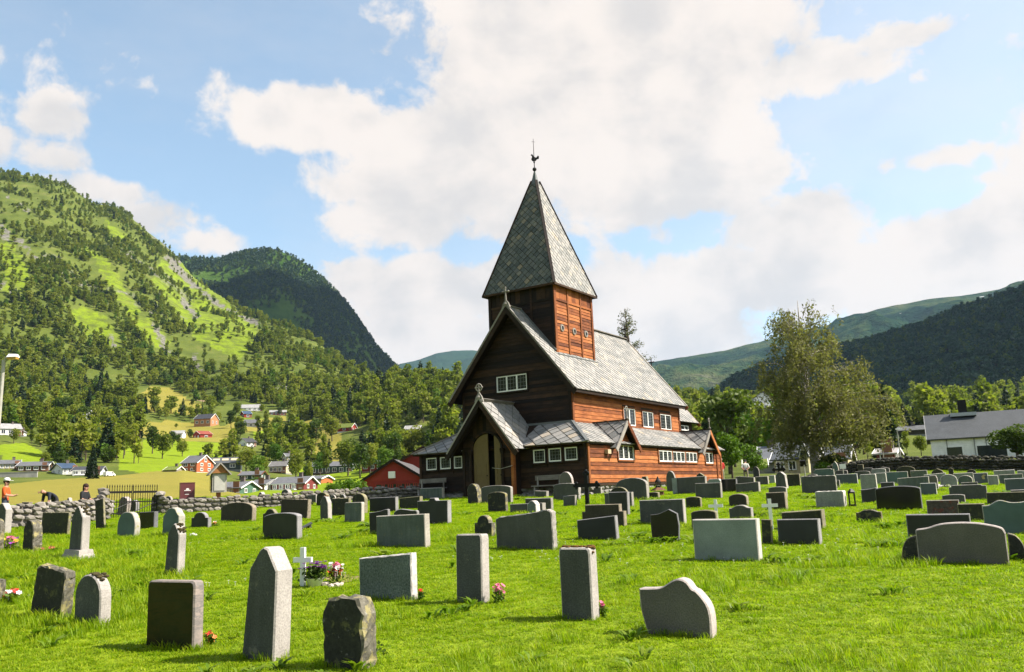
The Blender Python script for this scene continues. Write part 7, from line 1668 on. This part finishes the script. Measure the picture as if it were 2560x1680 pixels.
GRASS = material('grass_blade', leaf_mat((.155, .27, .005), (.27, .395, .008), (.43, .48, .02), .5, .5))
WEED = material('weed_leaf', leaf_mat((.09, .17, .012), (.15, .25, .016), (.25, .32, .03), .4, .5))
TF = [blade_tuft(1, 34, .09, .02, .045, .0034, 1.0, GRASS), blade_tuft(2, 32, .085, .02, .052, .0034, 1.15, GRASS), blade_tuft(3, 26, .07, .07, .15, .003, .6, GRASS), blade_tuft(4, 9, .05, .05, .12, .017, 1.0, WEED, True)]
rng = np.random.default_rng(77)
def grass_points(n, d0, d1, pw):
    a = rng.uniform(-.64, .64, n); u = rng.uniform(0, 1, n); e = 2-pw; d = (d0**e+u*(d1**e-d0**e))**(1/e); return d*np.sin(a), d*np.cos(a)
x, y = grass_points(76000, 5.2, 56, 1.25)
du, dv = (x-CX)*EU[0]+(y-CY)*EU[1], (x-CX)*SV[0]+(y-CY)*SV[1]; ok = ~((du > -c_-.9) & (du < EAST+.3) & (np.abs(dv) < b_+.1))
x, y = x[ok], y[ok]; d = np.hypot(x, y)
P = np.stack([x, y, H(x, y)], 1); n = len(P)
patch = fbm(x/1.6, y/1.6, 7, 3); kind = np.where(rng.uniform(size=n) < .5, 0, 1); kind = np.where((patch > .68) & (rng.uniform(size=n) < .22), 2, kind); kind = np.where((fbm(x/.8, y/.8, 99, 2) > .72) & (rng.uniform(size=n) < .07), 3, kind)
q = project(P); rough_ = inpoly(q[:, 0], q[:, 1], [(-50, 1340), (480, 1340), (520, 1480), (360, 1560), (-50, 1600)]); kind = np.where(rough_ & (rng.uniform(size=n) < .22), 2, kind)
scl = np.clip(d/9, .9, 2.6)*rng.uniform(.75, 1.25, n)
for i, me in enumerate(TF):
    s = kind == i; k_ = int(s.sum()); rot = np.zeros((k_, 3)); rot[:, 2] = rng.uniform(0, 6.28, k_); rot[:, 0] = rng.normal(0, .08, k_)
    sz = np.minimum(scl[s], 1.35); scatter('grass', P[s], rot, np.stack([scl[s], scl[s], sz], 1), me)
GP = []
for (gx, gy, W_, T) in GRAVES:       # longer grass round the foot of each stone
    dd = math.hypot(gx, gy); m_ = int(min(46, (W_+T)*2*9*min(1.6, 14/dd)))
    for i in range(m_):
        s_ = rng.choice([-1, 1]); 
        if rng.uniform() < .75: lx, ly = rng.uniform(-.55, .55)*W_, s_*(T/2+abs(rng.normal(0, .03)))
        else: lx, ly = s_*(W_/2+abs(rng.normal(0, .03))), rng.uniform(-.5, .5)*T
        GP.append((gx+GX.x*lx+GY_.x*ly, gy+GX.y*lx+GY_.y*ly))
GP = np.array(GP); rot = np.zeros((len(GP), 3)); rot[:, 2] = rng.uniform(0, 6.28, len(GP)); dd = np.hypot(GP[:, 0], GP[:, 1]); sc = rng.uniform(.5, .95, len(GP))
scatter('grass', np.stack([GP[:, 0], GP[:, 1], H(GP[:, 0], GP[:, 1])], 1), rot, np.stack([sc]*3, 1), TF[2])
# daisies
m = MB()
for j in range(8): t1 = j*PI/4; m.add([(0, 0, .05), (math.cos(t1)*.016, math.sin(t1)*.016, .055), (math.cos(t1+.35)*.02, math.sin(t1+.35)*.02, .055), (math.cos(t1+.7)*.016, math.sin(t1+.7)*.016, .055)], [(0, 1, 2, 3)])
m.tube([(0, 0, 0), (0, 0, .05)], .002, 3)
dm = m.mesh('daisy', plain('daisy', (.8, .8, .76), .7, var=.05)); x, y = grass_points(3200, 13, 45, .6); f_ = fbm(x/3, y/3, 43, 2); s = f_ > .56; x, y = x[s], y[s]
rot = np.zeros((len(x), 3)); rot[:, 2] = rng.uniform(0, 6, len(x)); scatter('daisies', np.stack([x, y, H(x, y)], 1), rot, np.full((len(x), 3), 1.0), dm)
# ================================================================ air
hz = MB(); lo_z = float(min(H(*(np.array(v_) for v_ in zip(*[(9000*math.sin(a), 9000*math.cos(a)) for a in np.linspace(0, 6.28, 90)])))))
lo_z = min(lo_z, -1.0, float(H(np.zeros(60), np.linspace(-60, 0, 60)).min()))-1
hz.box((0, 0, (lo_z+1650)/2), (21000, 21000, 1650-lo_z)); ho_ = hz.build('haze', [], kind='stuff')
hm = bpy.data.materials.new('haze'); hm.use_nodes = True; ht_ = NT(hm.node_tree); ht_.n.clear(); o_ = ht_.add('ShaderNodeOutputMaterial'); pv_ = ht_.add('ShaderNodeVolumePrincipled', ins={'Color': (.50, .72, 1.0), 'Density': 3.6e-5, 'Anisotropy': .2}); ht_.l.new(pv_.outputs[0], o_.inputs['Volume']); ho_.data.materials.append(hm)
for o in scn.objects:
    if '_dim' in o: del o['_dim']
